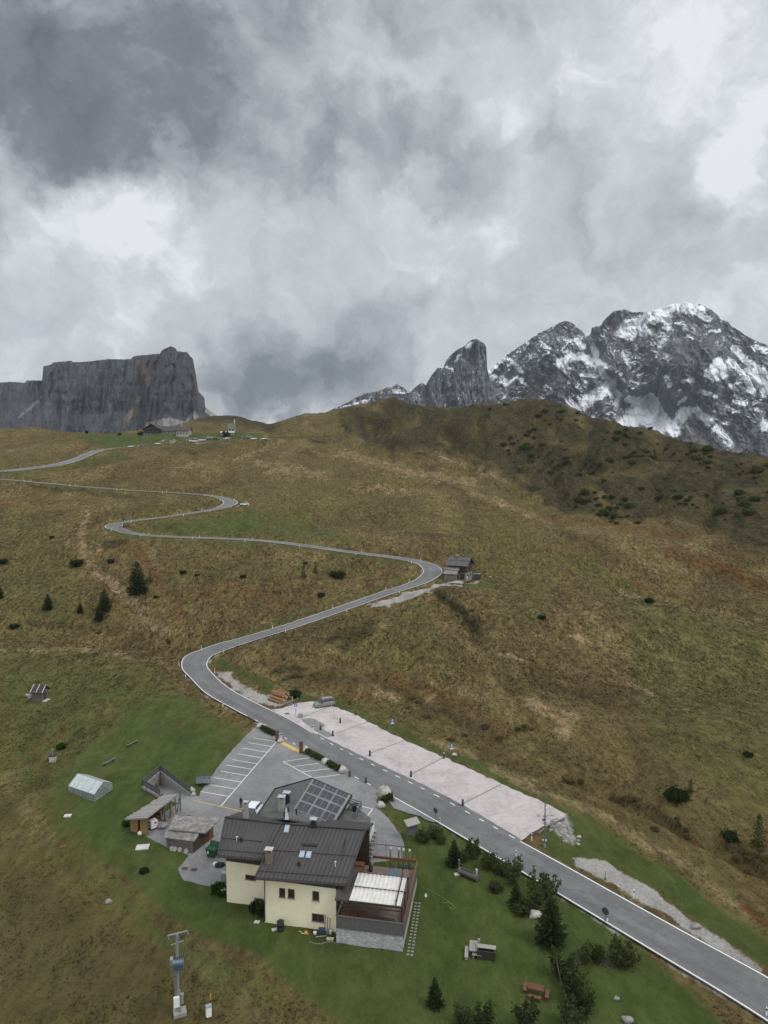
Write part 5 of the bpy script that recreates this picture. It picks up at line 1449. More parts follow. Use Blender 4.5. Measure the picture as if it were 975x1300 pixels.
# --- windows on the front walls
def window(A, B, u0, v0, u1, v1, frame_mat=None, mull=0, parent=None, fw=.10):
    n_ = facade(A, B)
    q = [on_plane(u0, v1, A, n_), on_plane(u1, v1, A, n_), on_plane(u1, v0, A, n_), on_plane(u0, v0, A, n_)]
    d = (B - A).normalized()
    a0 = (q[0] - A).dot(d); a1 = (q[1] - A).dot(d); zlo = (q[0].z + q[1].z) / 2; zhi = (q[2].z + q[3].z) / 2
    def P(a, z, o): return A + d * a + n_ * o + Vector((0, 0, z - A.z))
    f = MB()
    for (x0, x1, y0, y1) in ((a0, a1, zlo, zlo + fw), (a0, a1, zhi - fw, zhi), (a0, a0 + fw, zlo + fw, zhi - fw), (a1 - fw, a1, zlo + fw, zhi - fw)):
        f.hexa([P(x0, y0, .07), P(x1, y0, .07), P(x1, y0, -.02), P(x0, y0, -.02)], [P(x0, y1, .07), P(x1, y1, .07), P(x1, y1, -.02), P(x0, y1, -.02)])
    for k in range(mull):
        x = a0 + (a1 - a0) * (k + 1) / (mull + 1)
        f.hexa([P(x - fw * .8, zlo + fw, .065), P(x + fw * .8, zlo + fw, .065), P(x + fw * .8, zlo + fw, -.02), P(x - fw * .8, zlo + fw, -.02)], [P(x - fw * .8, zhi - fw, .065), P(x + fw * .8, zhi - fw, .065), P(x + fw * .8, zhi - fw, -.02), P(x - fw * .8, zhi - fw, -.02)])
    wd = MB(); wd.hexa([P(a0 + fw, zlo + fw, .02), P(a1 - fw, zlo + fw, .02), P(a1 - fw, zlo + fw, .004), P(a0 + fw, zlo + fw, .004)], [P(a0 + fw, zhi - fw, .02), P(a1 - fw, zhi - fw, .02), P(a1 - fw, zhi - fw, .004), P(a0 + fw, zhi - fw, .004)])
    o = wd.build('window', M_GLASS, parent or house)
    f.build('window_frame', frame_mat or M_WOODF, o)
    s_ = MB(); s_.hexa([P(a0 - .08, zlo - .07, .14), P(a1 + .08, zlo - .07, .14), P(a1 + .08, zlo - .07, -.01), P(a0 - .08, zlo - .07, -.01)], [P(a0 - .08, zlo - .005, .14), P(a1 + .08, zlo - .005, .14), P(a1 + .08, zlo - .005, -.01), P(a0 - .08, zlo - .005, -.01)])
    s_.build('sill', M_CONC, o)
    return o
M_WOODF = mat('window_timber', (0.10, 0.045, 0.026), (0.075, 0.035, 0.02), 5, .6)
def z1(x, y): return (270 + x / 5.735, 1080 + y / 5.735)
for x0, y0, x1, y1 in ((486, 272, 528, 337), (550, 279, 596, 344), (728, 295, 775, 361)): window(WA, WB, *z1(x0, y0), *z1(x1, y1))
window(WA, WB, *z1(725, 460), *z1(811, 515), mull=1)
window(LA_, LB_, *z1(240, 178), *z1(310, 210))
window(LA_, LB_, *z1(305, 344), *z1(368, 372), frame_mat=M_CONC)
# side entrance nook on the left
nk = MB(); e1l = (LB_ - LA_).normalized()
b0 = LA_ - e1l * .02 + e2 * 3.0
nk.hexa([at(b0 - e1l * .9, -.5), at(b0, -.5), at(b0 + e2 * 4, -.5), at(b0 - e1l * .9 + e2 * 4, -.5)], [at(b0 - e1l * .9, 6.3), at(b0, 6.3), at(b0 + e2 * 4, 6.3), at(b0 - e1l * .9 + e2 * 4, 6.3)])
nook = nk.build('side_porch', M_STUCCO, house)
dm = MB(); c_ = b0 - e1l * .45 + nL * .04; dm.hexa([at(c_ - e1l * .3, .2), at(c_ + e1l * .3, .2), at(c_ + e1l * .3 - nL * .05, .2), at(c_ - e1l * .3 - nL * .05, .2)], [at(c_ - e1l * .3, 2.3), at(c_ + e1l * .3, 2.3), at(c_ + e1l * .3 - nL * .05, 2.3), at(c_ - e1l * .3 - nL * .05, 2.3)])
dm.build('door', M_WOODB, house)

# --- rear wing with the solar roof
Wb = WZ(*z3(505, 82), 9.6); Wf = WZ(*z3(437, 190), 9.6)
Erb = WZ(*z3(650, 145), 7.1); Erf = WZ(*z3(590, 240), 7.1)
Elb = WZ(*z3(370, 120), 7.4); Elf = WZ(*z3(313, 207), 7.4)
wing_dir = (Wf - Wb).normalized()
Wf2 = Wf + wing_dir * 2.5; Erf2 = Erf + wing_dir * 1.4; Elf2 = Elf + wing_dir * 1.6
wr = MB()
dn = Vector((0, 0, -.22))
for q in ([Wf2, Erf2, Erb, Wb], [Elf2, Wf2, Wb, Elb]):
    wr.hexa([p + dn for p in q], q)
wing = wr.build('wing_roof', M_SHINGA, house); roof_uv(wing)
fb = MB()
for a, b in ((Wb, Erb), (Erb, Erf2), (Wb, Elb), (Elb, Elf2)): fb.bar(a + UP * .0, b + UP * .0, .14, .26)
fb.build('fascia', M_BLACK, wing)
ww = MB()
ins = 0.7
cw = (Wb + Erb + Elb + Wf + Erf + Elf) / 6
def inn(p): q = p.lerp(cw, .13); return q
B4 = [inn(Elf2), inn(Erf2), inn(Erb), inn(Elb)]
ww.hexa([at(p, -.5) for p in B4], [at(p, 6.8) for p in B4])
ww.add([at(B4[2], 6.8), at(B4[3], 6.8), at(inn(Wb), 9.0)], [(0, 1, 2)])
ww.build('wing_wall', M_WOODG, house)
pn = (Erb - Wb).cross(Wf - Wb).normalized()
if pn.z < 0: pn = -pn
def solar_pt(s, t, lift):
    a = Wb.lerp(Wf2, s * .80); b = Erb.lerp(Erf2, s * .92)
    return a.lerp(b, t) + pn * lift
base_ = MB(); q = [solar_pt(s, t, .03) for s, t in ((.99, .02), (.99, .97), (.01, .97), (.01, .02))]
base_.hexa(q, [p + pn * .05 for p in q])
base_.build('solar_rack', mat('pale_roof_strip', (0.26, 0.25, 0.24), (0.19, 0.185, 0.18), 2, .7), wing)
m_, n_ = new_mat('solar_cells')
uvn = n_.n('ShaderNodeUVMap'); uvn.uv_map = 'roof'
bk = n_.n('ShaderNodeTexBrick'); n_.l(uvn.outputs[0], bk.inputs[0]); bk.offset = 0
for k_, v_ in (('Scale', 1.0), ('Mortar Size', .012), ('Brick Width', .32), ('Row Height', .32)): bk.inputs[k_].default_value = v_
bk.inputs['Color1'].default_value = (.010, .012, .020, 1); bk.inputs['Color2'].default_value = (.014, .016, .026, 1); bk.inputs['Mortar'].default_value = (.05, .055, .07, 1)
finish(n_, bk.outputs['Color'], 0.18, None, 0, .7)
M_SOLAR = m_
def solar_panel(s0, s1, t0, t1):
    q = [solar_pt(s, t, .12) for s, t in ((s1, t0), (s1, t1), (s0, t1), (s0, t0))]
    o = MB(); o.hexa(q, [p + pn * .05 for p in q]); ob = o.build('solar_panel', M_SOLAR, wing); roof_uv(ob)
    f = MB()
    q2 = [p + pn * .05 for p in q]
    for i in range(4): f.bar(q2[i], q2[(i + 1) % 4], .045, .05)
    f.build('panel_frame', M_METAL, ob)
for s0, s1 in ((.035, .15), (.21, .43), (.49, .70), (.76, .97)):
    for t0, t1 in ((.05, .33), (.36, .63), (.66, .92)):
        for k in range(3 if s1 - s0 < .15 else 2):
            kk = 3 if s1 - s0 < .15 else 2
            a = t0 + (t1 - t0) * k / kk
            solar_panel(s0, s1, a + .004, a + (t1 - t0) / kk - .004)
wl_n = (Elf - Wf).cross(Wb - Wf).normalized()
def onw(x, y): return on_plane(*z3(x, y), Wb, wl_n)
chimney(onw(395, 196), .75, 1.5, M_CONC, M_TIN, wing, 1.25); chimney(onw(413, 172), .7, 1.2, M_BLACK, M_TIN, wing, 1.35)
for x, y in ((418, 205), (448, 210), (404, 222)):
    sv = MB(); b = onw(x, y); sv.tube(b - UP * .1, b + UP * .51, .10); sv.tube(b + UP * .5, b + UP * .58, .17)
    sv.build('roof_vent', M_BLACK, wing)
vl = MB(); vl.bar(onw(415, 190) + UP * .06, onw(413, 232) + UP * .03, .45, .05); vl.build('valley_flashing', M_TIN, wing)
# --- low annex with a balcony on the right, behind the main ridge
AN = [WZ(*z3(590, 246), 6.2), WZ(*z3(712, 262), 6.2), WZ(*z3(716, 226), 6.2), WZ(*z3(650, 172), 6.2)]
an = MB(); an.hexa([at(p, -.3) for p in AN], [at(p, 6.0) for p in AN]); annex = an.build('annex', M_WOODD, house)
ar = MB(); c_ = sum(AN, Vector()) / 4; q = [c_ + (p - c_) * 1.06 for p in AN]; ar.hexa([at(p, 6.0) for p in q], [at(p, 6.2) for p in q]); arf = ar.build('annex_roof', M_SHINGA, annex); roof_uv(arf)
cp = MB(); b = WZ(*z3(660, 200), 6.2); cp.tube(b, b + UP * .9, .28, n=10); cp.tube(b + UP * .9, b + UP * 1.0, .5, .12, 10); cp.build('chimney_pot', M_BLACK, annex)
def railing(name, pts, z0, h, mt, parent, posts=1.2, bars=3, w=.06, pick=0):
    r = MB()
    for i in range(len(pts) - 1):
        a, b = at(pts[i], z0), at(pts[i + 1], z0); L = (b - a).length; k = max(1, int(L / posts))
        for j in range(k + 1):
            p = a.lerp(b, j / k); r.bar(p, p + UP * h, w, w)
        for j in range(bars):
            zz_ = h * (j + 1) / bars; r.bar(a + UP * zz_, b + UP * zz_, w * .7, w * .9)
        if pick:
            kk = int(L / pick)
            for j in range(kk): p = a.lerp(b, (j + .5) / kk); r.bar(p + UP * .05, p + UP * h, .03, .03)
    return r.build(name, mt, parent)
railing('balcony_railing', [WZ(*z3(640, 178), 6.2), WZ(*z3(684, 192), 6.2), WZ(*z3(664, 232), 6.2)], 6.2, .95, M_WOODG, house, 1.0, 3, .1)
railing('white_railing', [WZ(*z3(718, 236), 4.2), WZ(*z3(733, 258), 3.8), WZ(*z3(712, 345), 2.4)], 3.2, 1.1, M_WPLAS, house, .7, 4, .07)
st = MB()
for k in range(8):
    p = WZ(*z3(722, 250), 4.0).lerp(WZ(*z3(704, 345), 2.2), k / 7); st.box(at(p, .35 + 2.6 * (1 - k / 8) / 2 ), (1.4, .8, .7 + 2.6 * (1 - k / 8)), rz=-.17)
st.build('outside_stair', M_CONC, house)

# --- terrace on a rubble stone base
T0 = WZ(426.8, 1197.2, 0); T1 = WZ(511.2, 1208.3, 0)
TF = Fr((T0.x, T0.y, 0), math.atan2(T1.y - T0.y, T1.x - T0.x)); TWD = (T1 - T0).length
TF.e2 = Vector((0.168, 0.9858, 0)); TD = 12.4
tb = MB(); TF.box(tb, 0, TWD, 0, TD, -1.5, 1.80); terr = tb.build('terrace_base', M_STONE, house)
tf = MB(); TF.box(tf, .12, TWD - .12, .12, TD - .12, 1.803, 1.90); tf.build('terrace_floor', mat('terrace_boards', (0.20, 0.145, 0.12), (0.155, 0.115, 0.098), 1.2, .8), terr)
tc_ = MB()
k = 44
for i in range(k):
    a = TWD * i / k; j = random.Random(i).uniform(-.012, .012)
    TF.box(tc_, a + .01, a + TWD / k - .01, -.07 + j, -.015 + j, 1.74, 3.12)
k = 60
for i in range(k):
    b = TD * i / k; j = random.Random(i).uniform(-.012, .012)
    TF.box(tc_, TWD + .015 + j, TWD + .07 + j, b + .01, b + TD / k - .01, 1.3, 3.02)
tc_.build('terrace_cladding', M_WOODG, terr)
tr_ = MB()
tr_.bar(TF(TWD + .05, 0.3, 3.08), TF(TWD + .05, TD + .05, 3.08), .18, .09)
tr_.bar(TF(TWD + .02, TD, 3.02), TF(TWD * .24, TD, 3.02), .12, .30)
tr_.build('terrace_rail', M_WOODO, terr)
tt2 = MB(); tt2.bar(TF(-.02, -.04, 3.16), TF(TWD + .08, -.04, 3.16), .16, .08); tt2.build('front_rail', M_WOODG, terr)
# wind screen at the back and statues' posts behind it are separate
railing('wind_screen', [TF(TWD * .20, TD + .1, 0), TF(TWD, TD + .1, 0)], 3.0, 1.65, M_BLACK, terr, 1.6, 1, .06)
railing('picket_railing', [TF(-.6, TD - 1.0, 0), TF(TWD * .2, TD - .2, 0)], 1.9, 1.15, M_BLACK, terr, 1.2, 2, .06, .14)
# pergola, awning and the dark roof strip against the house
pg = MB()
for a, b in ((.05, .08), (1.4, .08), (TWD - .12, .08), (TWD - .12, 2.5), (TWD - .12, 5.0), (1.9, 5.0)):
    pg.bar(TF(a, b, 1.9), TF(a, b, 4.85 + .06 * b), .13, .13)
for b, z in ((.08, 4.86), (2.55, 5.02), (5.05, 5.16)): pg.bar(TF(.0, b, z), TF(TWD + .05, b, z), .14, .18)
pg.bar(TF(TWD - .75, -.1, 5.25), TF(TWD - .75, 5.3, 5.5), .12, .14)
pg.bar(TF(TWD - .75, .1, 4.8), TF(TWD - .75, .1, 5.6), .12, .12); pg.bar(TF(TWD - .75, 5.1, 5.0), TF(TWD - .75, 5.1, 6.1), .12, .12)
for z in (2.2, 2.7): pass
pg.bar(TF(.0, .02, 4.45), TF(TWD, .02, 4.45), .08, .10)
pg.build('pergola_frame', mat('pergola_metal', (0.05, 0.035, 0.032), None, 3, .6), terr)
def awning(a0, a1, b0, z0, b1, z1):
    n = 22; V = []; Fc = []
    for i in range(n * 4 + 1):
        t = i / (n * 4); a = a0 + (a1 - a0) * t
        sag = -0.085 * (0.5 - 0.5 * math.cos(2 * math.pi * t * 12))
        for j in range(5):
            s_ = j / 4; V.append(TF(a + .25 * s_ * 0, b0 + (b1 - b0) * s_, z0 + (z1 - z0) * s_ + sag * (0.7 + .3 * math.sin(s_ * 3.1))))
    N = n * 4
    for i in range(N):
        for j in range(4): Fc.append((i * 5 + j, (i + 1) * 5 + j, (i + 1) * 5 + j + 1, i * 5 + j + 1))
    # scalloped valance at the front edge
    k0 = len(V)
    for i in range(N + 1):
        t = i / N; p = TF(a0 + (a1 - a0) * t, b0 - .03, z0 - .10 - .12 * abs(math.sin(math.pi * t * 12))); V += [V[i * 5] + Vector((0, 0, .0)), p]
    for i in range(N): Fc.append((k0 + 2 * i, k0 + 2 * i + 1, k0 + 2 * i + 3, k0 + 2 * i + 2))
    m_ = MB(); m_.add(V, Fc)
    o = m_.build('awning', mat('white_canvas', (0.62, 0.60, 0.56), (0.52, 0.50, 0.465), 1.5, .9), terr, True)
    md = o.modifiers.new('thick', 'SOLIDIFY'); md.thickness = .012
    return o
awning(1.45, TWD - .25, .15, 4.98, 2.45, 5.13); awning(1.45, TWD - .25, 2.62, 5.15, 4.95, 5.30)
tr3 = MB()
q = [TF(-.15, -.02, 4.95), TF(1.42, -.02, 4.92), TF(1.42, 5.4, 5.25), TF(-1.2 + .8, 5.4, 5.9)]
tr3.hexa([p - UP * .14 for p in q], q); tr3.build('terrace_roof', M_ROOF, terr)
sp = MB()
for k in range(6): TF.box(sp, -.9 + .06 * k, .95, 5.6 + k * .95, 6.5 + k * .95, 1.9, 2.05 + .17 * k)
sp.build('terrace_step', M_WOODR, terr)

# --- things standing on the terrace
for i in range(3):
    a, b = .85 + .92 * i, .75 + .05 * i
    t_ = thing('terrace_table', TF(a, b, 1.9), ['orange wooden table under the awning, nearest the house wall', 'orange wooden table under the awning, middle of its row of three', 'orange wooden table under the awning, next to the stacked chairs'][i], 'table', 'wooden tables under the awning')
    m_ = MB(); m_.bar(TF(a - .36, b + .5, 2.66), TF(a + .36, b + .5, 2.66), 1.3, .06); m_.build('tabletop', M_WOODO, t_)
    for sx in (-.28, .28):
        for sy in (0, 1.0): m_ = MB(); m_.bar(TF(a + sx, b + sy, 1.9), TF(a + sx, b + sy, 2.63), .07, .07); m_.build('leg', M_WOODO, t_)
M_CHAIR = mat('chair_wicker', (0.13, 0.115, 0.095), (0.09, 0.08, 0.068), 9, .8)
ch0 = thing('terrace_chair', (0, 0, 0), 'grey wicker chair among those lined up under the awning', 'chair', 'wicker chairs under the awning')
m_ = MB(); m_.box((0, 0, .44), (.5, .5, .08)); m_.build('seat', M_CHAIR, ch0)
m_ = MB(); m_.box((0, .23, .72), (.5, .06, .5)); m_.build('backrest', M_CHAIR, ch0)
for sx in (-.22, .22):
    for sy in (-.22, .22): m_ = MB(); m_.box((sx, sy, .2), (.05, .05, .4)); m_.build('leg', M_BLACK, ch0)
n_ch = 0
for r_ in range(2):
    for i in range(6):
        o = ch0 if n_ch == 0 else dup(ch0); n_ch += 1
        o.location = TF(3.35 + .55 * i, .55 + .75 * r_, 1.9); o.rotation_euler = (0, 0, TF.ang + (math.pi if r_ else 0) + random.Random(n_ch).uniform(-.1, .1))
pt = WZ(499, 1108.5, 1.92)
m_ = MB(); m_.tube((pt.x, pt.y, 1.905), (pt.x, pt.y, 1.94), .80, .80, 28); solo(m_, 'round_mat', mat('mat_blue', (0.115, 0.15, 0.185), (0.09, 0.12, 0.15), 3, .8), (pt.x, pt.y, 1.905), 'round blue grey mat on the open terrace floor', 'mat')
names_ = ['leftmost', 'second from the left', 'third from the left', 'rightmost']
for i, x in enumerate((800, 829, 850, 874)):
    p = WZ(*z3(x, 402 + (x - 800) * .04), 1.92); r_ = thing('parasol_base', at(p, 1.9), 'dark cross shaped parasol foot on the terrace, %s of the four' % names_[i], 'parasol foot', 'parasol feet on the terrace')
    m_ = MB(); m_.bar(at(p, 1.95) + Vector((-.3, -.12, 0)), at(p, 1.95) + Vector((.3, .12, 0)), .16, .08); m_.bar(at(p, 1.955) + Vector((-.12, .3, 0)), at(p, 1.955) + Vector((.12, -.3, 0)), .16, .085); m_.build('cross', mat('parasol_blue', (0.06, 0.075, 0.09), None, 3, .6), r_)
    m_ = MB(); m_.tube(at(p, 1.95), at(p, 2.3), .05); m_.build('sleeve', M_METAL, r_)
for i, (x, y) in enumerate(((800, 366), (829, 372), (848, 368), (872, 364))):
    p = WZ(*z3(x, y), 2.95); p = at(TF((p - TF.o).dot(TF.e1), TD + .35, 0), 0)
    r_ = thing('timber_post', p, 'carved pale timber post behind the terrace, %s of four' % names_[i], 'post', 'carved posts behind the terrace')
    m_ = MB(); m_.tube(p - UP * .3, p + UP * 4.0, .15, .11, 8); m_.build('shaft', M_WOODG, r_, True)
    m_ = MB(); m_.blob(p + UP * 4.1, (.17, .17, .2), i, .15); m_.build('head', M_SLABW, r_, True)
p = WZ(*z3(719, 419), 1.9); r_ = thing('flower_pot', p, 'black round pot at the foot of the terrace steps', 'pot')
m_ = MB(); m_.tube(p, p + UP * .5, .2, .28, 12); m_.build('pot', M_BLACK, r_, True); m_ = MB(); m_.blob(p + UP * .6, (.26, .26, .2), 4, .4); m_.build('plant', M_LEAF, r_)
# side stepping slabs down the right wall
for i in range(17):
    for j in range(2):
        b = -.4 + i * .56; p = TF(TWD + .62 + j * .42 - .015 * i, b, 0); z = ground(p.x, p.y)
        m_ = MB(); m_.box((p.x, p.y, z + .04), (.27, .2, .08), rz=TF.ang + random.Random(i * 2 + j).uniform(-.1, .1))
        solo(m_, 'stepping_stone', M_GREYROCK, (p.x, p.y, z), 'small grey stepping slab in the double row along the terrace wall', 'stepping stone', 'stepping slabs beside the terrace')
# ================================================================== sheds and things left of the house
def gp(u, v): return G(u, v)
def z4(x, y): return (150 + x / 6.5, 970 + y / 6.5)
# --- open lean-to shed
M_GREYP = mat('bleached_plank', (0.20, 0.19, 0.175), (0.30, 0.285, 0.265), 5, .9, .01, 20)
FL, FRr, BR, BL = WZ(158.5, 1040.5, 2.1), WZ(187, 1039, 2.9), WZ(226, 1008.5, 3.2), WZ(206, 1010.5, 2.5)
lt = thing('lean_to_shed', at((FL + FRr) / 2, 0), 'open timber lean-to shed with a plank roof and honey coloured end wall', 'shed')
m_ = MB(); m_.slab([FL, FRr, BR, BL], .10)
nn = 26
for i in range(nn):
    t0, t1 = i / nn, (i + .93) / nn; j = random.Random(i).uniform(-.02, .05); e = random.Random(i + 50).uniform(-.25, .15)
    a, b = FL.lerp(BL, t0), FL.lerp(BL, t1); c, d = FRr.lerp(BR, t1), FRr.lerp(BR, t0)
    ex = (a - d).normalized() * (.15 + e)
    m_.slab([a + ex + UP * (.06 + j), d + UP * (.06 + j), c + UP * (.07 + j), b + ex + UP * (.07 + j)], .05)
m_.build('roof', M_GREYP, lt)
gFL, gFR, gBR, gBL = WZ(166, 1055, 0), WZ(187.7, 1060.5, 0), WZ(229, 1029, 0), WZ(207, 1027, 0)
for p, h in ((gFL, 2.05), (gFR, 2.8), (gBR, 3.05), (gFR.lerp(gBR, .5), 2.9)):
    m_ = MB(); m_.bar(p - UP * .2, p + UP * h, .16, .16); m_.build('post', M_WOODG, lt)
m_ = MB(); d_ = (gFR - gFL)
n_f = facade(gFL, gFR)
for k in range(9):
    a, b = gFL.lerp(gFR, k / 9 + .01), gFL.lerp(gFR, (k + 1) / 9)
    h = 2.0 + .75 * k / 9
    if k == 4: continue
    m_.hexa([at(a + n_f * .05, 0), at(b + n_f * .05, 0), at(b, 0), at(a, 0)], [at(a + n_f * .05, h), at(b + n_f * .05, h + .07), at(b, h + .07), at(a, h)])
m_.build('end_wall', M_WOODB, lt)
m_ = MB(); m_.hexa([gFL, gBL, gBL + Vector((-.08, 0, 0)), gFL + Vector((-.08, 0, 0))], [gFL + UP * 2.0, gBL + UP * 2.4, gBL + UP * 2.4 + Vector((-.08, 0, 0)), gFL + UP * 2.0 + Vector((-.08, 0, 0))]); m_.build('back_wall', M_WOODD, lt)
# its contents
p = WZ(*z4(288, 530), 0); ib = thing('liquid_tank', p, 'white cubic tank with a red mark under the lean-to roof', 'tank')
m_ = MB(); m_.box(p + UP * .72, (1.05, 1.05, 1.1), rz=.75); m_.build('tank', M_WPLAS, ib, bevel=.06)
m_ = MB(); m_.box(p + UP * .09, (1.15, 1.15, .18), rz=.75); m_.build('pallet', M_BLACK, ib)
m_ = MB()
for k in range(4):
    for sx, sy in ((1, 0), (-1, 0), (0, 1), (0, -1)):
        Rz = Matrix.Rotation(.75, 3, 'Z'); a = p + Rz @ Vector((sx * .55 + (-.55 if sx == 0 else 0), sy * .55 + (-.55 if sy == 0 else 0), .25 + k * .32)); b = p + Rz @ Vector((sx * .55 + (.55 if sx == 0 else 0), sy * .55 + (.55 if sy == 0 else 0), .25 + k * .32)); m_.tube(a, b, .018, n=4)
m_.build('cage', M_GALV, ib)
m_ = MB(); Rz = Matrix.Rotation(.75, 3, 'Z'); m_.box(p + Rz @ Vector((0.15, -.535, .95)), (.28, .02, .28), rz=.75); m_.build('red_mark', M_RED, ib)
for k in range(12):
    t = k / 11; rr = random.Random(k); a = gFR.lerp(gBR, .42 + .5 * t) + Vector((rr.uniform(-.3, .2), rr.uniform(-.3, .2), 0)); b = a + Vector((rr.uniform(-.9, .2), rr.uniform(.2, .9), rr.uniform(1.3, 2.6)))
    m_ = MB(); m_.bar(a + UP * .02, b, .16, .04); solo(m_, 'plank', M_WOODG if k % 3 else M_WOODB, a, 'weathered plank leaning in the open side of the lean-to shed', 'plank', 'planks leaning in the lean-to')
for k in range(9):
    rr = random.Random(k + 30); a = gFR.lerp(gBR, .36 + .12 * (k % 3)) + Vector((-1.0 + rr.uniform(-.2, .2), .5 + rr.uniform(-.3, .3), .2 + .28 * (k // 3))); m_ = MB(); m_.tube(a, a + Vector((-1.2, .5, 0)), .13, .13, 8); solo(m_, 'firewood_log', M_BARKO, a, 'brown log stacked inside the lean-to shed', 'log', 'logs stacked in the lean-to')
p = WZ(*z4(362, 520), 0); m_ = MB(); m_.blob(p + UP * .28, (1.0, .75, .42), 3, .35, 14, 8); solo(m_, 'tarpaulin_heap', mat('grey_tarp', (0.26, 0.255, 0.25), (0.15, 0.15, 0.15), 3, .6), p, 'grey tarpaulin heap beside the white tank', 'tarpaulin', None, True)
p = WZ(*z4(178, 585), 0); m_ = MB(); m_.blob(p + UP * .22, (.28, .2, .32), 5, .3); solo(m_, 'white_sack', M_WPLAS, p, 'small white sack at the end wall of the lean-to', 'sack', None, True)
# --- shingled hut with a lower front roof
A0, A1, A2, A3 = WZ(*z4(415, 537), 2.3), WZ(*z4(722, 567), 2.3), WZ(*z4(845, 446), 3.0), WZ(*z4(470, 420), 3.0)
hut = thing('storage_hut', at((A0 + A1) / 2, 0), 'low grey storage hut with two shingle roofs beside the yard', 'hut')
o_ = MB(); o_.slab([A0, A1, A2, A3], .16); r_ = o_.build('roof', M_SHING, hut); roof_uv(r_)
B0, B1, B2, B3 = WZ(*z4(378, 606), 1.6), WZ(*z4(628, 636), 1.6), WZ(*z4(668, 572), 2.05), WZ(*z4(400, 545), 2.05)
o_ = MB(); o_.slab([B0, B1, B2, B3], .12); r_ = o_.build('lower_roof', M_SHING, hut); roof_uv(r_)
g0, g1 = WZ(*z4(402, 690), 0), WZ(*z4(618, 738), 0); g2 = WZ(*z4(712, 662), 0); g3 = WZ(*z4(812, 578), 0); g4 = g0 + (g3 - g1)
o_ = MB(); o_.hexa([at(p, -.3) for p in (g0, g1, g2, g0 + (g2 - g1))], [at(g0, 1.5), at(g1, 1.5), at(g2, 2.0), at(g0 + (g2 - g1), 2.0)]); o_.build('wall', M_WOODD, hut)
i2 = g2 + (g1 - g2) * .02; L2 = g0 + (g2 - g1); g3 = g2.lerp(g3, .72); g4 = g0 + (g3 - g1)
o_ = MB(); o_.hexa([at(L2, -.3), at(i2, -.3), at(g3, -.3), at(g4, -.3)], [at(L2, 2.1), at(i2, 2.1), at(g3, 2.45), at(g4, 2.45)]); o_.build('back_room', M_WOODD, hut)
n_ = facade(g2, g3)
o_ = MB(); a, b = g2.lerp(g3, .50) + n_ * .05, g2.lerp(g3, 1.0) + n_ * .05; o_.hexa([at(a, 0), at(b, 0), at(b - n_ * .04, 0), at(a - n_ * .04, 0)], [at(a, 2.35), at(b, 2.6), at(b - n_ * .04, 2.6), at(a - n_ * .04, 2.35)]); o_.build('side_door', M_WOODO, hut)
o_ = MB(); nf = facade(g0, g1)
for k in range(12):
    q = g0.lerp(g1, (k + .5) / 12) + nf * .03; o_.bar(at(q, .02), at(q, 1.45), .28, .05)
o_.build('board', M_WOODG, hut)
o_ = MB(); o_.bar(g0 + nf * .1 + UP * 1.3, g0.lerp(g1, .42) + nf * .12 + UP * .35, .09, .06); o_.build('brace', M_WOODG, hut)
for i, (x, y) in enumerate(((443, 700), (468, 706), (508, 711), (561, 722))):
    p = WZ(*z4(x, y + 14), 0); c_ = p + UP * .30 ; m_ = MB(); d_ = Vector((nf.x, nf.y, .25)).normalized(); m_.tube(c_ - d_ * .08, c_ + d_ * .08, .31, .31, 18)
    solo(m_, 'log_disc', mat('pale_cut_wood', (0.40, 0.36, 0.31), (0.27, 0.24, 0.21), 5, .9), p, 'round pale log disc against the hut wall, %s of the four' % names_[i], 'log disc', 'log discs against the storage hut')
for i, (x, y, mm, lb) in enumerate(((760, 605, M_RED, 'small red pot stack'), (735, 640, M_WOODO, 'small brown crate'), (770, 585, M_WPLAS, 'small white can'))):
    p = WZ(*z4(x, y), 0); m_ = MB(); m_.box(p + UP * .25, (.35, .3, .5), rz=.4); m_.box(p + UP * .52, (.4, .34, .05), rz=.4); solo(m_, ['pot_stack', 'crate', 'paint_can'][i], mm, p, lb + ' by the side door of the shingled hut', ['pots', 'crate', 'can'][i])
for i in range(2):
    a, b = WZ(*z4(705 + 12 * i, 684 - 6 * i), 0), WZ(*z4(822 - 4 * i, 580 + 4 * i), 0); m_ = MB(); m_.bar(a + UP * .05, b + UP * .05, .10, .08); solo(m_, 'timber_beam', M_SLABW if i else M_WOODG, a, ['grey beam lying on the ground beside the storage hut', 'pale beam lying on the ground beside the storage hut'][i], 'beam')
# --- waste container, manholes, bags
p = WZ(*z4(778, 762), 0); db = thing('waste_container', p, 'dark green wheeled waste container beside the house', 'dumpster')
M_GREENP = mat('green_paint', (0.012, 0.055, 0.022), (0.018, 0.07, 0.03), 3, .5)
Rz = Matrix.Rotation(-.35, 3, 'Z'); B_ = lambda x, y, z: p + Rz @ Vector((x, y, z))
m_ = MB(); m_.hexa([B_(-.55, -.42, .15), B_(.55, -.42, .15), B_(.55, .42, .15), B_(-.55, .42, .15)], [B_(-.72, -.55, 1.15), B_(.72, -.55, 1.15), B_(.72, .55, 1.15), B_(-.72, .55, 1.15)]); m_.build('body', M_GREENP, db)
m_ = MB()
for a, b in (((-.74, -.57), (.74, -.57)), ((.74, -.57), (.74, .57)), ((.74, .57), (-.74, .57)), ((-.74, .57), (-.74, -.57))): m_.bar(B_(*a, 1.17), B_(*b, 1.17), .08, .08)
m_.build('rim', M_GREENP, db)
m_ = MB(); m_.hexa([B_(-.74, .50, 1.2), B_(.74, .50, 1.2), B_(.74, .60, 1.2), B_(-.74, .60, 1.2)], [B_(-.74, .70, 1.75), B_(.74, .70, 1.75), B_(.74, .78, 1.75), B_(-.74, .78, 1.75)]); m_.build('lid', M_GREENP, db)
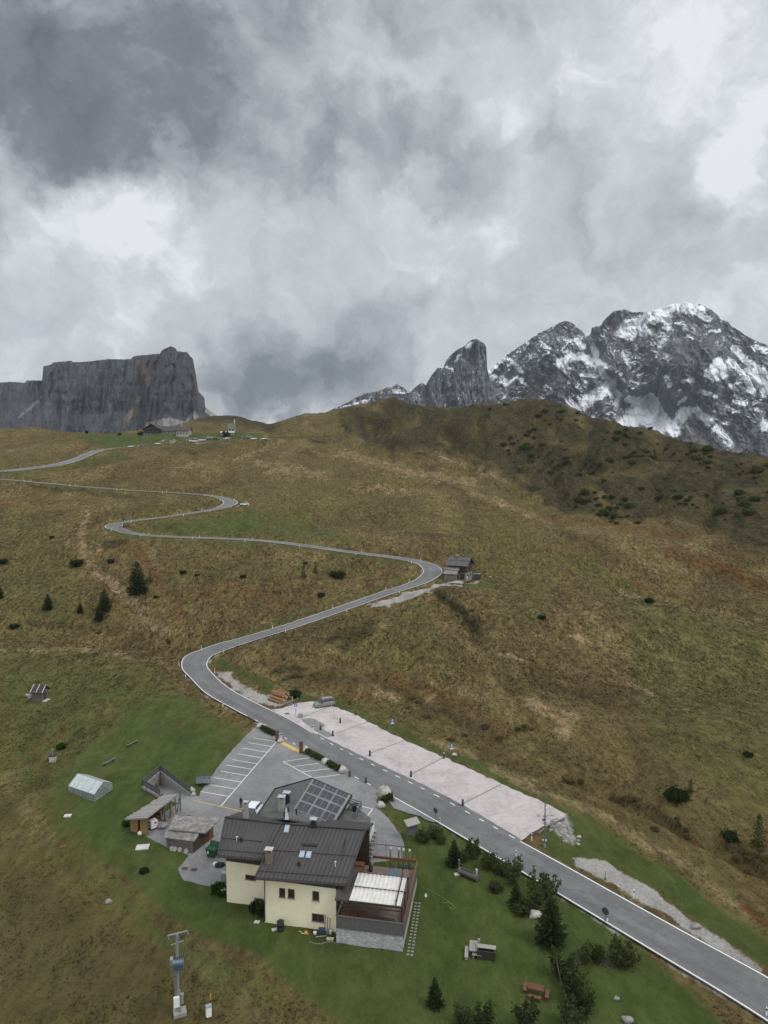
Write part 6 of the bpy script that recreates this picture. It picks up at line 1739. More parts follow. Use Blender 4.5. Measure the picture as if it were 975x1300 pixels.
m_ = MB(); m_.box(B_(-.35, -.52, .75), (.22, .03, .3), rz=-.35); m_.build('sticker', M_WPLAS, db)
for sx in (-.45, .45):
    for sy in (-.3, .3): m_ = MB(); m_.tube(B_(sx - .04, sy, .09), B_(sx + .04, sy, .09), .09, n=8); m_.build('wheel', M_RUBBER, db)
for i, (x, y) in enumerate(((549, 862), (627, 872))):
    p = WZ(*z4(x, y), .03); m_ = MB(); m_.box(p + UP * .02, (.75, .6, .04), rz=-.15); m_.box(p + UP * .045, (.5, .38, .02), rz=-.15); solo(m_, 'manhole_cover', mat('rusty_iron', (0.10, 0.065, 0.05), (0.065, 0.045, 0.035), 8, .8), p, ['rusty square manhole cover in the lower yard, left of the pair', 'rusty square manhole cover in the lower yard, right of the pair'][i], 'manhole cover', 'manhole covers')
for i in range(5):
    p = WZ(*z4(800 + 16 * i, 842 + 9 * (i % 2)), 0); m_ = MB(); m_.blob(p + UP * .22, (.3, .28, .32), i, .3); solo(m_, 'refuse_bag', M_BLACK if i else M_WPLAS, p, ['white refuse bag at the front of the pile by the side porch', 'black refuse bag heaped by the side porch'][min(i, 1)], 'refuse bag', 'refuse bags by the side porch', True)
p = WZ(*z4(880, 960), 0); m_ = MB(); m_.box(p + UP * .5, (.8, .5, 1.0), rz=-.1); m_.box(p + UP * 1.02, (.9, .6, .06), rz=-.1); solo(m_, 'utility_box', M_GALV, p, 'grey utility box at the left corner of the cream wall', 'utility box')
p = WZ(283.5, 1136, 0); m_ = MB(); m_.tube(p, p + UP * .7, .3, .34, 12); solo(m_, 'planter', M_CONC, p, 'round concrete planter at the left corner of the house', 'planter')
# --- person in the yard
def person_mesh(name, p, heading, jacket, trousers):
    me = bpy.data.meshes.new(name)
    V = [(0, 0, .93), (0, .01, 1.15), (0, 0, 1.42), (0, .01, 1.52), (0, .03, 1.60), (0, .03, 1.70),
         (.10, 0, .88), (.12, .02, .48), (.13, 0, .08), (.14, .15, .04), (-.10, 0, .88), (-.11, -.02, .48), (-.12, -.06, .08), (-.13, .09, .04),
         (.19, 0, 1.40), (.25, 0, 1.13), (.23, .08, .88), (.23, .11, .80), (-.19, 0, 1.40), (-.25, 0, 1.13), (-.23, .08, .88), (-.23, .11, .80)]
    E = [(0, 1), (1, 2), (2, 3), (3, 4), (4, 5), (0, 6), (6, 7), (7, 8), (8, 9), (0, 10), (10, 11), (11, 12), (12, 13), (2, 14), (14, 15), (15, 16), (16, 17), (2, 18), (18, 19), (19, 20), (20, 21)]
    Rr = [.16, .155, .17, .06, .085, .095, .10, .07, .05, .045, .10, .07, .05, .045, .075, .055, .042, .035, .075, .055, .042, .035]
    me.from_pydata(V, E, [])
    ob = bpy.data.objects.new(name, me); C.objects.link(ob)
    ob.modifiers.new('skin', 'SKIN')
    for i, r in enumerate(Rr): me.skin_vertices[0].data[i].radius = (r, r * (.72 if i < 3 else 1))
    me.skin_vertices[0].data[0].use_root = True
    s_ = ob.modifiers.new('sub', 'SUBSURF'); s_.levels = 2; s_.render_levels = 2
    bpy.context.view_layer.update()
    dg = bpy.context.evaluated_depsgraph_get(); me2 = bpy.data.meshes.new_from_object(ob.evaluated_get(dg))
    ob.modifiers.clear(); ob.data = me2
    for m_ in (jacket, trousers, mat('skin', (0.42, 0.27, 0.20), None, 5, .6), mat('dark_hair', (0.03, 0.022, 0.016), None, 5, .8), M_BLACK): me2.materials.append(m_)
    mi = []
    for f in me2.polygons:
        c = f.center
        if c.z > 1.64 or (c.z > 1.56 and c.y < .0): mi.append(3)
        elif c.z > 1.50: mi.append(2)
        elif c.z < .10: mi.append(4)
        elif abs(c.x) > .17 and c.z < .86: mi.append(2)
        elif c.z > .90 or (abs(c.x) > .18): mi.append(0)
        else: mi.append(1)
    me2.polygons.foreach_set('material_index', mi); me2.polygons.foreach_set('use_smooth', [True] * len(mi)); me2.update()
    ob.location = p; ob.rotation_euler = (0, 0, heading)
    return ob
M_NAVY = mat('navy_cloth', (0.022, 0.028, 0.042), (0.03, 0.036, 0.05), 5, .9); M_DARKC = mat('charcoal_cloth', (0.025, 0.025, 0.028), None, 5, .9)
p = WZ(306.0, 1025.3, .03)
tag(person_mesh('person', p, 2.6, M_NAVY, M_DARKC), 'person in dark jacket and trousers standing in the paved yard', 'person')
# --- sunken ramp with walls and railings (the ground below it is cut in the terrain)
RP = [WZ(u, v, 0) for u, v in RAMP_PX]
rt = thing('ramp_enclosure', at(RP[1], 0), 'sunken concrete ramp with grey railings beside the meadow', 'ramp')
def thickwall(a, b, z0, z1, th=.28):
    d = (b - a).normalized(); n = Vector((-d.y, d.x, 0)) * th / 2; a = a - d * th / 2; b = b + d * th / 2
    m_ = MB(); m_.hexa([at(a - n, z0), at(b - n, z0), at(b + n, z0), at(a + n, z0)], [at(a - n, z1), at(b - n, z1), at(b + n, z1), at(a + n, z1)]); return m_
thickwall(RP[0], RP[1], -2.8, .30).build('left_wall', M_CONC, rt)
thickwall(RP[1], RP[2], -2.8, .32).build('long_wall', M_CONC, rt)
thickwall(RP[0], RP[4], -2.8, .28).build('front_wall', M_CONC, rt)
fl_ = MB(); fl_.add([at(RP[0], -2.0), at(RP[4].lerp(RP[3], .1), -1.1), at(RP[3], -.02), at(RP[2], -.02), at(RP[1], -2.0)], [(0, 1, 2, 3, 4)]); fl_.build('ramp_floor', M_YARD, rt)
M_RAILG = mat('railing_wood_grey', (0.075, 0.075, 0.075), (0.11, 0.11, 0.108), 5, .8)
for a, b in ((RP[0], RP[1]), (RP[1], RP[2]), (RP[0], RP[4])):
    r_ = MB(); L = (b - a).length; k = int(L / 1.3)
    for j in range(k + 1): q = a.lerp(b, j / k); r_.bar(at(q, .28), at(q, 1.35), .09, .09)
    for z in (.50, .72, .94, 1.16, 1.34): r_.bar(at(a, z), at(b, z), .05, .15)
    r_.build('railing', M_RAILG, rt)
for i, (x, y, s_) in enumerate(((612, 232, .45), (622, 262, .38), (605, 212, .3))):
    p = WZ(*z4(x, y), 0); m_ = MB(); m_.blob(p + UP * s_ * .6, (s_, s_ * .8, s_), i + 9, .3); solo(m_, 'boulder', M_WROCK, p, ['pale boulder at the corner of the ramp wall, tallest of three', 'pale boulder at the corner of the ramp wall, nearest the yard', 'small pale boulder behind the ramp wall corner'][i], 'boulder', 'boulders at the ramp', True)
# --- car trailer
p = G(258.5, 996); tl = thing('car_trailer', p, 'small grey box trailer parked beside the marked bays', 'trailer')
Rz = Matrix.Rotation(.12, 3, 'Z'); T_ = lambda x, y, z: p + Rz @ Vector((x, y, z))
m_ = MB()
for (x0, x1, y0, y1) in ((-1.15, 1.15, -.68, -.62), (-1.15, 1.15, .62, .68), (-1.15, -1.09, -.68, .68), (1.09, 1.15, -.68, .68)): m_.hexa([T_(x0, y0, .5), T_(x1, y0, .5), T_(x1, y1, .5), T_(x0, y1, .5)], [T_(x0, y0, 1.05), T_(x1, y0, 1.05), T_(x1, y1, 1.05), T_(x0, y1, 1.05)])
m_.hexa([T_(-1.12, -.65, .48), T_(1.12, -.65, .48), T_(1.12, .65, .48), T_(-1.12, .65, .48)], [T_(-1.12, -.65, .56), T_(1.12, -.65, .56), T_(1.12, .65, .56), T_(-1.12, .65, .56)])
m_.build('box', M_GALV, tl)
m_ = MB()
for y in (-.62, -.2, .2, .62): m_.bar(T_(-1.1, y, 1.45), T_(1.0, y, 1.5), .07, .05)
for x, y in ((-1.0, -.62), (1.0, -.62), (1.0, .62), (-1.0, .62)): m_.bar(T_(x, y, 1.0), T_(x, y, 1.47), .05, .05)
m_.build('rack', M_RAILG, tl)
for y in (-.78, .78):
    m_ = MB(); m_.tube(T_(-.05, y - .08, .3), T_(-.05, y + .08, .3), .3, n=14); m_.build('wheel', M_RUBBER, tl)
m_ = MB(); m_.bar(T_(1.1, 0, .5), T_(2.2, 0, .45), .08, .08); m_.bar(T_(2.15, 0, .05), T_(2.15, 0, .6), .07, .07); m_.build('drawbar', M_GALV, tl)
# --- foil greenhouse
q0, q1, q2 = WZ(87, 1007.4, 0), WZ(119.8, 1018.9, 0), WZ(142.8, 1003.3, 0)
q0.z, q1.z, q2.z = 0, 0, 0; q3 = q0 + (q2 - q1)
gh = thing('greenhouse', at(q0, ground(q0.x, q0.y)), 'foil covered greenhouse with a pitched roof on the lawn', 'greenhouse')
gz0 = ground(q1.x, q1.y)
m_, n_ = new_mat('greenhouse_foil')
b_ = n_.n('ShaderNodeBsdfPrincipled'); P_ = n_.n('ShaderNodeNewGeometry').outputs['Position']
n_.l(n_.mix(n_.ss(n_.noise(n_.vm('MULTIPLY', P_, (3, 3, .6)), 1.2, 4, .6), .35, .65), (.62, .66, .66), (.46, .50, .50)), b_.inputs[0]); b_.inputs['Roughness'].default_value = .25
t_ = n_.n('ShaderNodeBsdfTransparent'); t_.inputs[0].default_value = (.9, .93, .92, 1); mx = n_.n('ShaderNodeMixShader'); n_.l(b_.outputs[0], mx.inputs[1]); n_.l(t_.outputs[0], mx.inputs[2])
mx.inputs[0].default_value = .26; o_ = n_.n('ShaderNodeOutputMaterial'); n_.l(mx.outputs[0], o_.inputs[0]); M_FOIL = m_
M_FOIL2 = M_FOIL.copy(); M_FOIL2.name = 'greenhouse_side_foil'
[nd for nd in M_FOIL2.node_tree.nodes if nd.type == 'MIX_SHADER'][0].inputs[0].default_value = .66
EV, RDG = 1.15, 2.25
def gq(p, z): return Vector((p.x, p.y, gz0 + z))
r0 = (q0 + q3) / 2; r1 = (q1 + q2) / 2
NS = 24; V = []; Fq = []
for i in range(NS + 1):
    t = i / NS; w_ = .03 * math.sin(i * 1.7) + .02 * math.sin(i * 4.1)
    for (a, b, z) in ((q0, q1, EV + w_), (r0, r1, RDG + w_ * .4), (q3, q2, EV - w_)): V.append(gq(a.lerp(b, t), z))
for i in range(NS):
    for j in range(2): Fq.append((i * 3 + j, (i + 1) * 3 + j, (i + 1) * 3 + j + 1, i * 3 + j + 1))
m_ = MB(); m_.add(V, Fq); m_.build('roof_foil', M_FOIL, gh)
m_ = MB()
for a, b in ((q0, q1), (q3, q2)): m_.add([gq(a, .02), gq(b, .02), gq(b, EV), gq(a, EV)], [(0, 1, 2, 3)])
for a, b, r in ((q0, q3, r0), (q1, q2, r1)): m_.add([gq(a, .02), gq(b, .02), gq(b, EV), gq(r, RDG), gq(a, EV)], [(0, 1, 2, 3, 4)])
m_.build('side_foil', M_FOIL2, gh)
m_ = MB()
for k in range(5):
    t = k / 4
    for a, b in ((q0, q1), (q3, q2)): m_.bar(gq(a.lerp(b, t), 0), gq(a.lerp(b, t), EV), .05, .05)
    m_.bar(gq(q0.lerp(q1, t), EV), gq(r0.lerp(r1, t), RDG), .05, .05); m_.bar(gq(q3.lerp(q2, t), EV), gq(r0.lerp(r1, t), RDG), .05, .05)
for a, b, z in ((q0, q1, EV), (q3, q2, EV), (r0, r1, RDG), (q0, q1, .05), (q3, q2, .05), (q1, q2, .05), (q1, q2, EV)): m_.bar(gq(a, z), gq(b, z), .05, .05)
m_.bar(gq(q1.lerp(q2, .32), 0), gq(q1.lerp(q2, .32), 1.7), .05, .05); m_.bar(gq(q1.lerp(q2, .68), 0), gq(q1.lerp(q2, .68), 1.7), .05, .05); m_.bar(gq(q1.lerp(q2, .1), .2), gq(r1, 1.9), .04, .04)
m_.build('frame', M_GALV, gh)
m_ = MB(); cg = (q0 + q2) / 2
m_.box(gq(cg, .2), ((q1 - q0).length * .85, (q2 - q1).length * .7, .5), rz=math.atan2((q1 - q0).y, (q1 - q0).x)); m_.build('plant_bed', M_LEAF, gh)
# --- log benches
for i, (a, b) in enumerate((((160.4, 949.5), (174.8, 942.3)), ((130, 973.5), (146.2, 965.2)))):
    a, b = G(*a), G(*b); d_ = (b - a).normalized()
    bn = thing('log_bench', a, ['half log bench on the lawn, the one nearer the bend in the road', 'half log bench on the lawn, the one nearer the greenhouse'][i], 'bench', 'log benches on the lawn')
    m_ = MB(); m_.bar(a + UP * .42, b + UP * .42, .36, .14); m_.build('seat', M_WOODG, bn, bevel=.03)
    for t in (.15, .85): q = a.lerp(b, t); m_ = MB(); m_.box(q + UP * .17, (.2, .3, .38), rz=math.atan2(d_.y, d_.x)); m_.build('leg', M_WOODD, bn)
# --- stone oven
p = G(67, 966.5); ov = thing('stone_oven', p, 'small pale outdoor stone oven with a thin black flue on the lawn', 'oven')
m_ = MB(); m_.box(p + UP * .45, (1.05, .9, 1.1), rz=.2); m_.build('body', M_WROCK, ov, bevel=.06)
m_ = MB(); m_.box(p + UP * 1.05, (1.15, 1.0, .12), rz=.2); m_.build('top', M_BLACK, ov)
m_ = MB(); m_.tube(p + UP * 1.05, p + UP * 2.1, .09); m_.tube(p + UP * 2.1, p + UP * 2.25, .15, .12); m_.build('flue', M_GALV, ov)
# --- hay hut on the meadow
M_SHINGT = shingle('tarred_shingle', (0.040, 0.040, 0.041), (0.062, 0.061, 0.060), (0.085, 0.083, 0.08))
def zh(x, y): return (x / 6.094, 840 + y / 6.094)
p = G(*zh(290, 310)); sc_ = p.y / F
hh = thing('hay_hut', p, 'tiny weathered hay hut with pale battens on its dark roof, in the left meadow', 'hut')
hw = 80 * sc_ / 6.094; hd = hw * 1.0
HF = Fr((p.x - hw * .5, p.y, p.z), -.12); hz = 2.05 * 90 / 90
hz = 92 * sc_ / 6.094 * .98
m_ = MB(); HF.box(m_, 0, hw, 0, hd, -.4, hz); m_.build('wall', M_WOODG, hh)
m_ = MB()
rz_ = hz + hd * .42
m_.add([HF(hw, 0, hz), HF(hw, hd, hz), HF(hw, hd / 2, rz_)], [(0, 1, 2)]); m_.add([HF(0, 0, hz), HF(0, hd / 2, rz_), HF(0, hd, hz)], [(0, 1, 2)]); m_.build('gable', M_WOODD, hh)
m_ = MB(); ov_ = .45
a = [HF(-ov_ * .6, -ov_, hz - ov_ * .8), HF(hw + ov_, -ov_, hz - ov_ * .8), HF(hw + ov_, hd / 2, rz_ + .05), HF(-ov_ * .6, hd / 2, rz_ + .05)]
b = [HF(-ov_ * .6, hd / 2, rz_ + .04), HF(hw + ov_, hd / 2, rz_ + .04), HF(hw + ov_, hd + ov_, hz - ov_ * .8), HF(-ov_ * .6, hd + ov_, hz - ov_ * .8)]
m_.slab(a, .1); m_.slab(b, .1); hr = m_.build('roof', M_SHINGT, hh); roof_uv(hr)
for t in (.02, .48, .97):
    m_ = MB(); m_.bar(a[0].lerp(a[1], t) + UP * .08, a[3].lerp(a[2], t) + UP * .08, .14, .07); m_.build('roof_batten', M_SLABW, hr)
m_ = MB(); HF.box(m_, hw + .002, hw + .05, hd * .3, hd * .75, 0, 1.8); m_.build('door', M_WOODD, hh)
m_ = MB(); HF.box(m_, hw + .06, hw + .9, -.1, hd * .8, -.1, .22); m_.build('doorstep', M_SLABW, hh)
for i, (x, y, s_) in enumerate(((218, 270, .5), (232, 285, .35), (205, 260, .3))):
    p = G(*zh(x, y)); m_ = MB(); m_.blob(p + UP * s_ * .4, (s_ * 1.2, s_, s_ * .8), i + 20, .3); solo(m_, 'boulder', M_GREYROCK, p, ['largest grey boulder left of the hay hut', 'grey boulder right up against the hay hut', 'small grey boulder farthest left of the hay hut'][i], 'boulder', 'boulders by the hay hut', True)
# --- slabs and stump on the grass
for (u, v, w_, d_, nm, mm, lb) in ((86, 1036, 1.0, .8, 'stone_slab', M_SLABW, 'small white broken slab lying in the grass below the greenhouse'), (181, 1076, 1.7, 1.3, 'stone_slab', M_SLABW, 'square white slab lying in the grass below the lean-to shed')):
    p = G(u, v); m_ = MB(); m_.box(p + UP * .05, (w_, d_, .16), rz=.15); solo(m_, nm, mm, p, lb, 'slab')
p = G(80.5, 1076); m_ = MB(); m_.box(p + UP * .05, (.8, .6, .2), rz=.3); m_.box(p + UP * .16, (.5, .4, .1), rz=.1); solo(m_, 'wooden_hatch', M_WOODR, p, 'brown wooden hatch in the grass at the lawn edge', 'hatch')
p = G(138, 1146); m_ = MB(); m_.blob(p + UP * .15, (.45, .35, .3), 71, .3); solo(m_, 'boulder', M_GREYROCK, p, 'grey boulder at the edge of the brown meadow', 'boulder', None, True)
# --- transformer pole
p = G(226.5, 1287); tp = thing('transformer_pole', p, 'grey steel pole carrying a blue transformer and a crossarm', 'power pole')
H = (1287 - 1179) / F * (p.y) * 1.03
M_BLUEG = mat('blue_grey_paint', (0.16, 0.205, 0.245), (0.12, 0.16, 0.20), 3, .55)
m_ = MB(); m_.tube(p, p + UP * H, .18, .13, 8); m_.build('mast', M_GALV, tp)
m_ = MB(); m_.box(p + UP * .12 + Vector((.15, 0, 0)), (1.2, 1.0, .4), rz=.4); m_.build('base', M_CONC, tp)
zt = H * .655
m_ = MB(); m_.box(p + UP * zt + Vector((.18, -.45, 0)), (1.0, .65, .85), rz=.2)
for k in range(7): m_.box(p + UP * zt + Matrix.Rotation(.2, 3, 'Z') @ Vector((-.28 + k * .15, -.92, 0)), (.04, .22, .8), rz=.2)
t_ = m_.build('transformer', M_BLUEG, tp, bevel=.03)
for k in range(4):
    c_ = p + UP * (zt + .48) + Matrix.Rotation(.2, 3, 'Z') @ Vector((-.2 + .22 * k, -.4, 0)); m_ = MB(); m_.tube(c_, c_ + UP * .32 + Vector((.06, 0, 0)), .06, .03); m_.build('bushing', M_BLACK, t_)
m_ = MB(); m_.box(p + UP * zt + Vector((-.48, -.25, .2)), (.25, .5, .6), rz=.2); m_.build('expansion_tank', M_GALV, t_)
ca, cb = p + UP * (H - .05) + Vector((-.85, -.25, 0)), p + UP * (H + .05) + Vector((.95, .35, 0))
m_ = MB(); m_.bar(ca, cb, .1, .1); cr_ = m_.build('crossarm', M_GALV, tp)
M_INS = mat('insulator_glass', (0.10, 0.24, 0.27), None, 5, .3)
ends = []
for t, dz in ((.03, -.3), (.5, -.45), (.97, -.3)):
    q = ca.lerp(cb, t); e_ = q + Vector((.18, -.18, dz)); ends.append(e_)
    m_ = MB()
    for k in range(4): m_.tube(q.lerp(e_, k / 4 + .05), q.lerp(e_, k / 4 + .15), .07)
    m_.tube(q, e_, .02); m_.build('insulator', M_INS, cr_)
m_ = MB(); m_.bar(p + UP * (H * .88) + Vector((-.5, -.25, 0)), p + UP * (H * .895) + Vector((.6, .2, 0)), .08, .08); m_.build('lower_arm', M_GALV, tp)
m_ = MB(); m_.box(p + UP * (H * .18) + Vector((-.05, -.32, 0)), (.55, .28, .95), rz=.3); m_.build('meter_cabinet', M_WPLAS, tp)
m_ = MB(); m_.box(p + UP * (H * .205) + Vector((.42, -.1, 0)), (.28, .3, .9), rz=.3); m_.build('side_cabinet', M_GALV, tp)
m_ = MB(); m_.tube(p + Vector((.3, -.2, .2)), p + Vector((.22, -.2, H * .32)), .06); m_.tube(p + Vector((-.2, -.2, H * .22)), p + Vector((-.2, -.2, zt)), .03); m_.build('conduit', M_CONC, tp)
def wire(a, b, sag, label, r=.008, mt=None):
    pts = [a.lerp(b, k / 24) - UP * sag * 4 * (k / 24) * (1 - k / 24) for k in range(25)]
    m_ = MB(); m_.path(pts, r, 4); return solo(m_, 'power_cable', mt or M_METAL, a, label, 'cable', 'power cables')
Pn = WZ(430, 1345, 1.0); 
for i, e_ in enumerate(ends): wire(e_, Vector((12 + i * .6, 40 - i * .8, 3.2)), 1.2, ['power cable from the left insulator of the transformer pole', 'power cable from the middle insulator of the transformer pole', 'power cable from the right insulator of the transformer pole'][i])
p = G(265, 1290); cb_ = thing('cable_cabinet', p, 'white cable cabinet with an orange marker post in the lower meadow', 'cabinet')
m_ = MB(); m_.box(p + UP * .5, (.5, .34, 1.0), rz=.5); m_.build('body', M_WPLAS, cb_)
m_ = MB(); m_.box(p + UP * 1.04, (.58, .42, .08), rz=.5); m_.build('lid', M_GALV, cb_)
p = G(267.5, 1277); m_ = MB(); m_.cur = 1; m_.tube(p - UP * .1, p + UP * .6, .04); m_.cur = 0; m_.tube(p + UP * .6, p + UP * 1.2, .05); solo(m_, 'marker_post', [mat('orange_paint', (0.75, 0.33, 0.03), None, 4, .6), M_BLACK], p, 'orange and black marker post behind the white cable cabinet', 'marker post')

# ================================================================== lawn right of the house
# log trough fountain
a, b = G(583, 1109.5), G(606.5, 1119)
ft = thing('log_fountain', a, 'hollowed log fountain trough with a wooden spout post on the lawn', 'fountain')
d_ = (b - a).normalized(); sd_ = Vector((-d_.y, d_.x, 0))
m_ = MB(); m_.tube(a + UP * .5, b + UP * .5, .40, .44, 12); m_.build('trough', M_WOODG, ft)
m_ = MB(); m_.bar(a.lerp(b, .12) + UP * .90, a.lerp(b, .88) + UP * .90, .42, .05); m_.build('water', mat('dark_water', (0.012, 0.015, 0.015), None, 2, .05, spec=.6), ft)
for t in (.2, .8): m_ = MB(); m_.box(a.lerp(b, t) + UP * .06, (.3, .9, .28), rz=math.atan2(d_.y, d_.x)); m_.build('support', M_WOODD, ft)
m_ = MB(); q = a - d_ * .15 + sd_ * .2; m_.tube(q, q + UP * 1.75, .17, .14, 10); m_.tube(q + UP * 1.35, q + UP * 1.2 + d_ * .6, .04); m_.build('spout_post', M_WOODG, ft)
p = G(580.5, 1110.5); m_ = MB(); m_.box(p + UP * .06, (.75, .5, .16), rz=.2); solo(m_, 'stone_slab', M_SLABW, p, 'white flat slab at the foot of the fountain post', 'slab')
p = G(605, 1109.5); m_ = MB(); m_.blob(p + UP * .5, (.16, .16, .2), 8, .2); m_.tube(p, p + UP * .4, .13); solo(m_, 'stone_figure', M_SLABW, p, 'small pale stone figure behind the fountain trough', 'figure', None, True)
# grey picnic group
def picnic(name, p, ang, label, mt, L=1.7, seats=2, group=None):
    t_ = thing(name, p, label, 'picnic table', group)
    f = Fr(p, ang)
    m_ = MB()
    for k in range(5): f.box(m_, -L / 2, L / 2, -.40 + k * .165, -.40 + k * .165 + .14, .70, .76)
    m_.build('tabletop', mt, t_)
    for sx in (-1, 1):
        m_ = MB(); m_.bar(f(sx * L * .36, -.12, 0), f(sx * L * .36, .12, .7), .09, .07); m_.bar(f(sx * L * .36, .12, 0), f(sx * L * .36, -.12, .7), .09, .07); m_.build('trestle', mt, t_)
    return t_, f
def bench(p, ang, L, mt, label, group, back=False):
    b_ = thing('picnic_bench', p, label, 'bench', group); f = Fr(p, ang)
    m_ = MB(); f.box(m_, -L / 2, L / 2, -.19, .19, .40, .46); m_.build('seat', mt, b_)
    for sx in (-.38, .38): m_ = MB(); f.box(m_, sx * L - .05, sx * L + .05, -.15, .15, 0, .40); m_.build('leg', mt, b_)
    if back: m_ = MB(); f.box(m_, -L / 2, L / 2, .19, .25, .45, .95); m_.build('backrest', mt, b_)
M_GREYW = mat('silver_timber', (0.34, 0.32, 0.295), (0.23, 0.215, 0.2), 4, .85, streak=(4, 4, 1))
def zl(x, y): return (570 + x / 6.5, 1080 + y / 6.5)
p = G(*zl(200, 838)); t_, f = picnic('picnic_table', p, 1.42, 'grey picnic table at the left of the weathered group on the lawn', M_GREYW, 1.7)
p = G(*zl(145, 865)); bench(p, 1.42, 1.75, M_GREYW, 'grey bench left of the weathered picnic table', 'grey picnic benches', False)
p = G(*zl(235, 888)); bench(p, -.15, 1.1, M_GREYW, 'grey bench between the picnic table and the brick grill', 'grey picnic benches')
p = G(*zl(305, 905)); gr_ = thing('garden_grill', p, 'dark brick garden grill with a pale top shelf on the lawn', 'grill'); f = Fr(p, -.2)
m_ = MB(); f.box(m_, -.95, .95, .0, .12, 0, .95); f.box(m_, -.95, -.8, .12, 1.0, 0, .95); f.box(m_, .8, .95, .12, 1.0, 0, .95); f.box(m_, -.8, .8, .88, 1.0, 0, .95); m_.build('body', mat('sooty_brick', (0.028, 0.022, 0.02), (0.05, 0.04, 0.035), 6, .9), gr_)
m_ = MB(); f.box(m_, -1.0, 1.0, .45, 1.05, .953, 1.03); m_.build('shelf', M_GREYW, gr_)
m_ = MB(); f.box(m_, -.95, -.7, 1.0, 1.2, 0, 1.5); m_.build('flue', M_GREYW, gr_)
# brown picnic set
p = G(680.5, 1262); t_, f = picnic('picnic_table', p, -.33, 'red brown square picnic table near the dark pines', M_WOODR, 1.5)
for k, (x, y, an_, lb) in enumerate(((-1.05, .15, math.pi / 2, 'red brown bench on the left of the square picnic table'), (1.1, -.15, math.pi / 2, 'red brown bench on the right of the square picnic table'), (0, -.95, 0, 'red brown bench in front of the square picnic table'))):
    q = f(x, y, 0); bench(q, -.33 + an_, 1.2, M_WOODR, lb, 'brown picnic benches')
# hose and oddments
hose = [(534, 1127), (545, 1131), (557, 1137), (567, 1143), (575, 1150), (578, 1153), (573, 1155), (571.5, 1153), (576, 1150), (570, 1146), (564, 1147), (563, 1144)]
pts = [Vector(q) for q in catmull([tuple(G(u, v) + UP * .05) for u, v in hose], .3)]
for q in pts: q.z = ground(q.x, q.y) + .05
m_ = MB(); m_.path(pts, .03, 5); solo(m_, 'garden_hose', mat('hose_green', (0.20, 0.25, 0.07), None, 3, .5), pts[0], 'yellow green garden hose looped on the lawn beside the terrace', 'hose', None, True)
p = G(540.5, 1138.5); m_ = MB(); m_.box(p + UP * .12, (.3, .16, .24), rz=.4); m_.box(p + UP * .3, (.1, .1, .2), rz=.4); solo(m_, 'watering_can', M_WPLAS, p, 'small white watering can on the lawn beside the stepping slabs', 'watering can')
p = G(*z1(494, 580)); r_ = thing('rain_barrel', p, 'black rain barrel against the cream front wall', 'barrel'); m_ = MB(); m_.tube(p, p + UP * .5, .36, .44, 14); m_.tube(p + UP * .5, p + UP * 1.0, .44, .38, 14); m_.build('barrel', M_BLACK, r_, True); m_ = MB(); m_.tube(p + UP * 1.0, p + UP * 1.05, .42, .42, 14); m_.build('lid', M_BLACK, r_)
p = G(*z1(450, 576)); m_ = MB(); m_.box(p + UP * .04, (.6, .4, .14), rz=.3); solo(m_, 'stone_slab', M_SLABW, p, 'pale slab on the grass beside the black barrel', 'slab')
p = G(*z1(322, 522)); m_ = MB(); m_.box(p + UP * .04, (.6, .42, .14), rz=-.2); solo(m_, 'stone_slab', M_SLABW, p, 'pale slab below the step between the two cream walls', 'slab')
for i, (x, h, mm, lb) in enumerate(((822, 1.9, M_WOODR, 'brown tool handle, leftmost of those leaning on the cream wall'), (840, 1.7, M_WOODG, 'grey tool handle leaning on the cream wall, between two others'), (857, 1.65, M_WOODB, 'light tool handle, rightmost of those leaning on the cream wall'))):
    b0 = on_plane(*z1(x, 578), WA, nA) + nA * .35; b0.z = ground(b0.x, b0.y); t0 = b0 - nA * .26 + UP * h; m_ = MB(); m_.tube(b0, t0, .035); m_.box(b0 + UP * .1, (.22, .04, .2)); solo(m_, 'garden_tool', mm, b0, lb, 'tool', 'garden tools on the wall')
for i, (x, y, sz, mm, nm, lb) in enumerate(((792, 592, (.55, .4, .38), mat('crate_blue', (0.05, 0.085, 0.14), None, 4, .6), 'plastic_crate', 'dark blue crate at the foot of the cream wall'), (835, 604, (.3, .3, .45), mat('jug_blue', (0.20, 0.28, 0.40), None, 4, .5), 'water_jug', 'light blue jug at the foot of the cream wall'),
        (858, 606, (.3, .3, .4), M_WPLAS, 'bucket', 'white bucket beside the blue jug'), (745, 610, (.36, .36, .26), M_WPLAS, 'bowl', 'white and red bowl on the grass near the crate'), (856, 648, (.75, .3, .14), mat('cream_plastic', (0.55, 0.52, 0.36), None, 4, .6), 'plastic_tray', 'cream tray lying near the stone base'))):
    p = G(*z1(x, y)); m_ = MB()
    if nm in ('bucket', 'bowl', 'water_jug'): m_.tube(p, p + UP * sz[2], sz[0] * .4, sz[0] * .55, 12); m_.tube(p + UP * sz[2], p + UP * (sz[2] + .03), sz[0] * .58, sz[0] * .58, 12)
    else: m_.box(p + UP * sz[2] / 2, sz, rz=-.1); m_.box(p + UP * (sz[2] + .01), (sz[0] + .06, sz[1] + .06, .05), rz=-.1)
    solo(m_, nm, mm, p, lb, nm.replace('_', ' '))
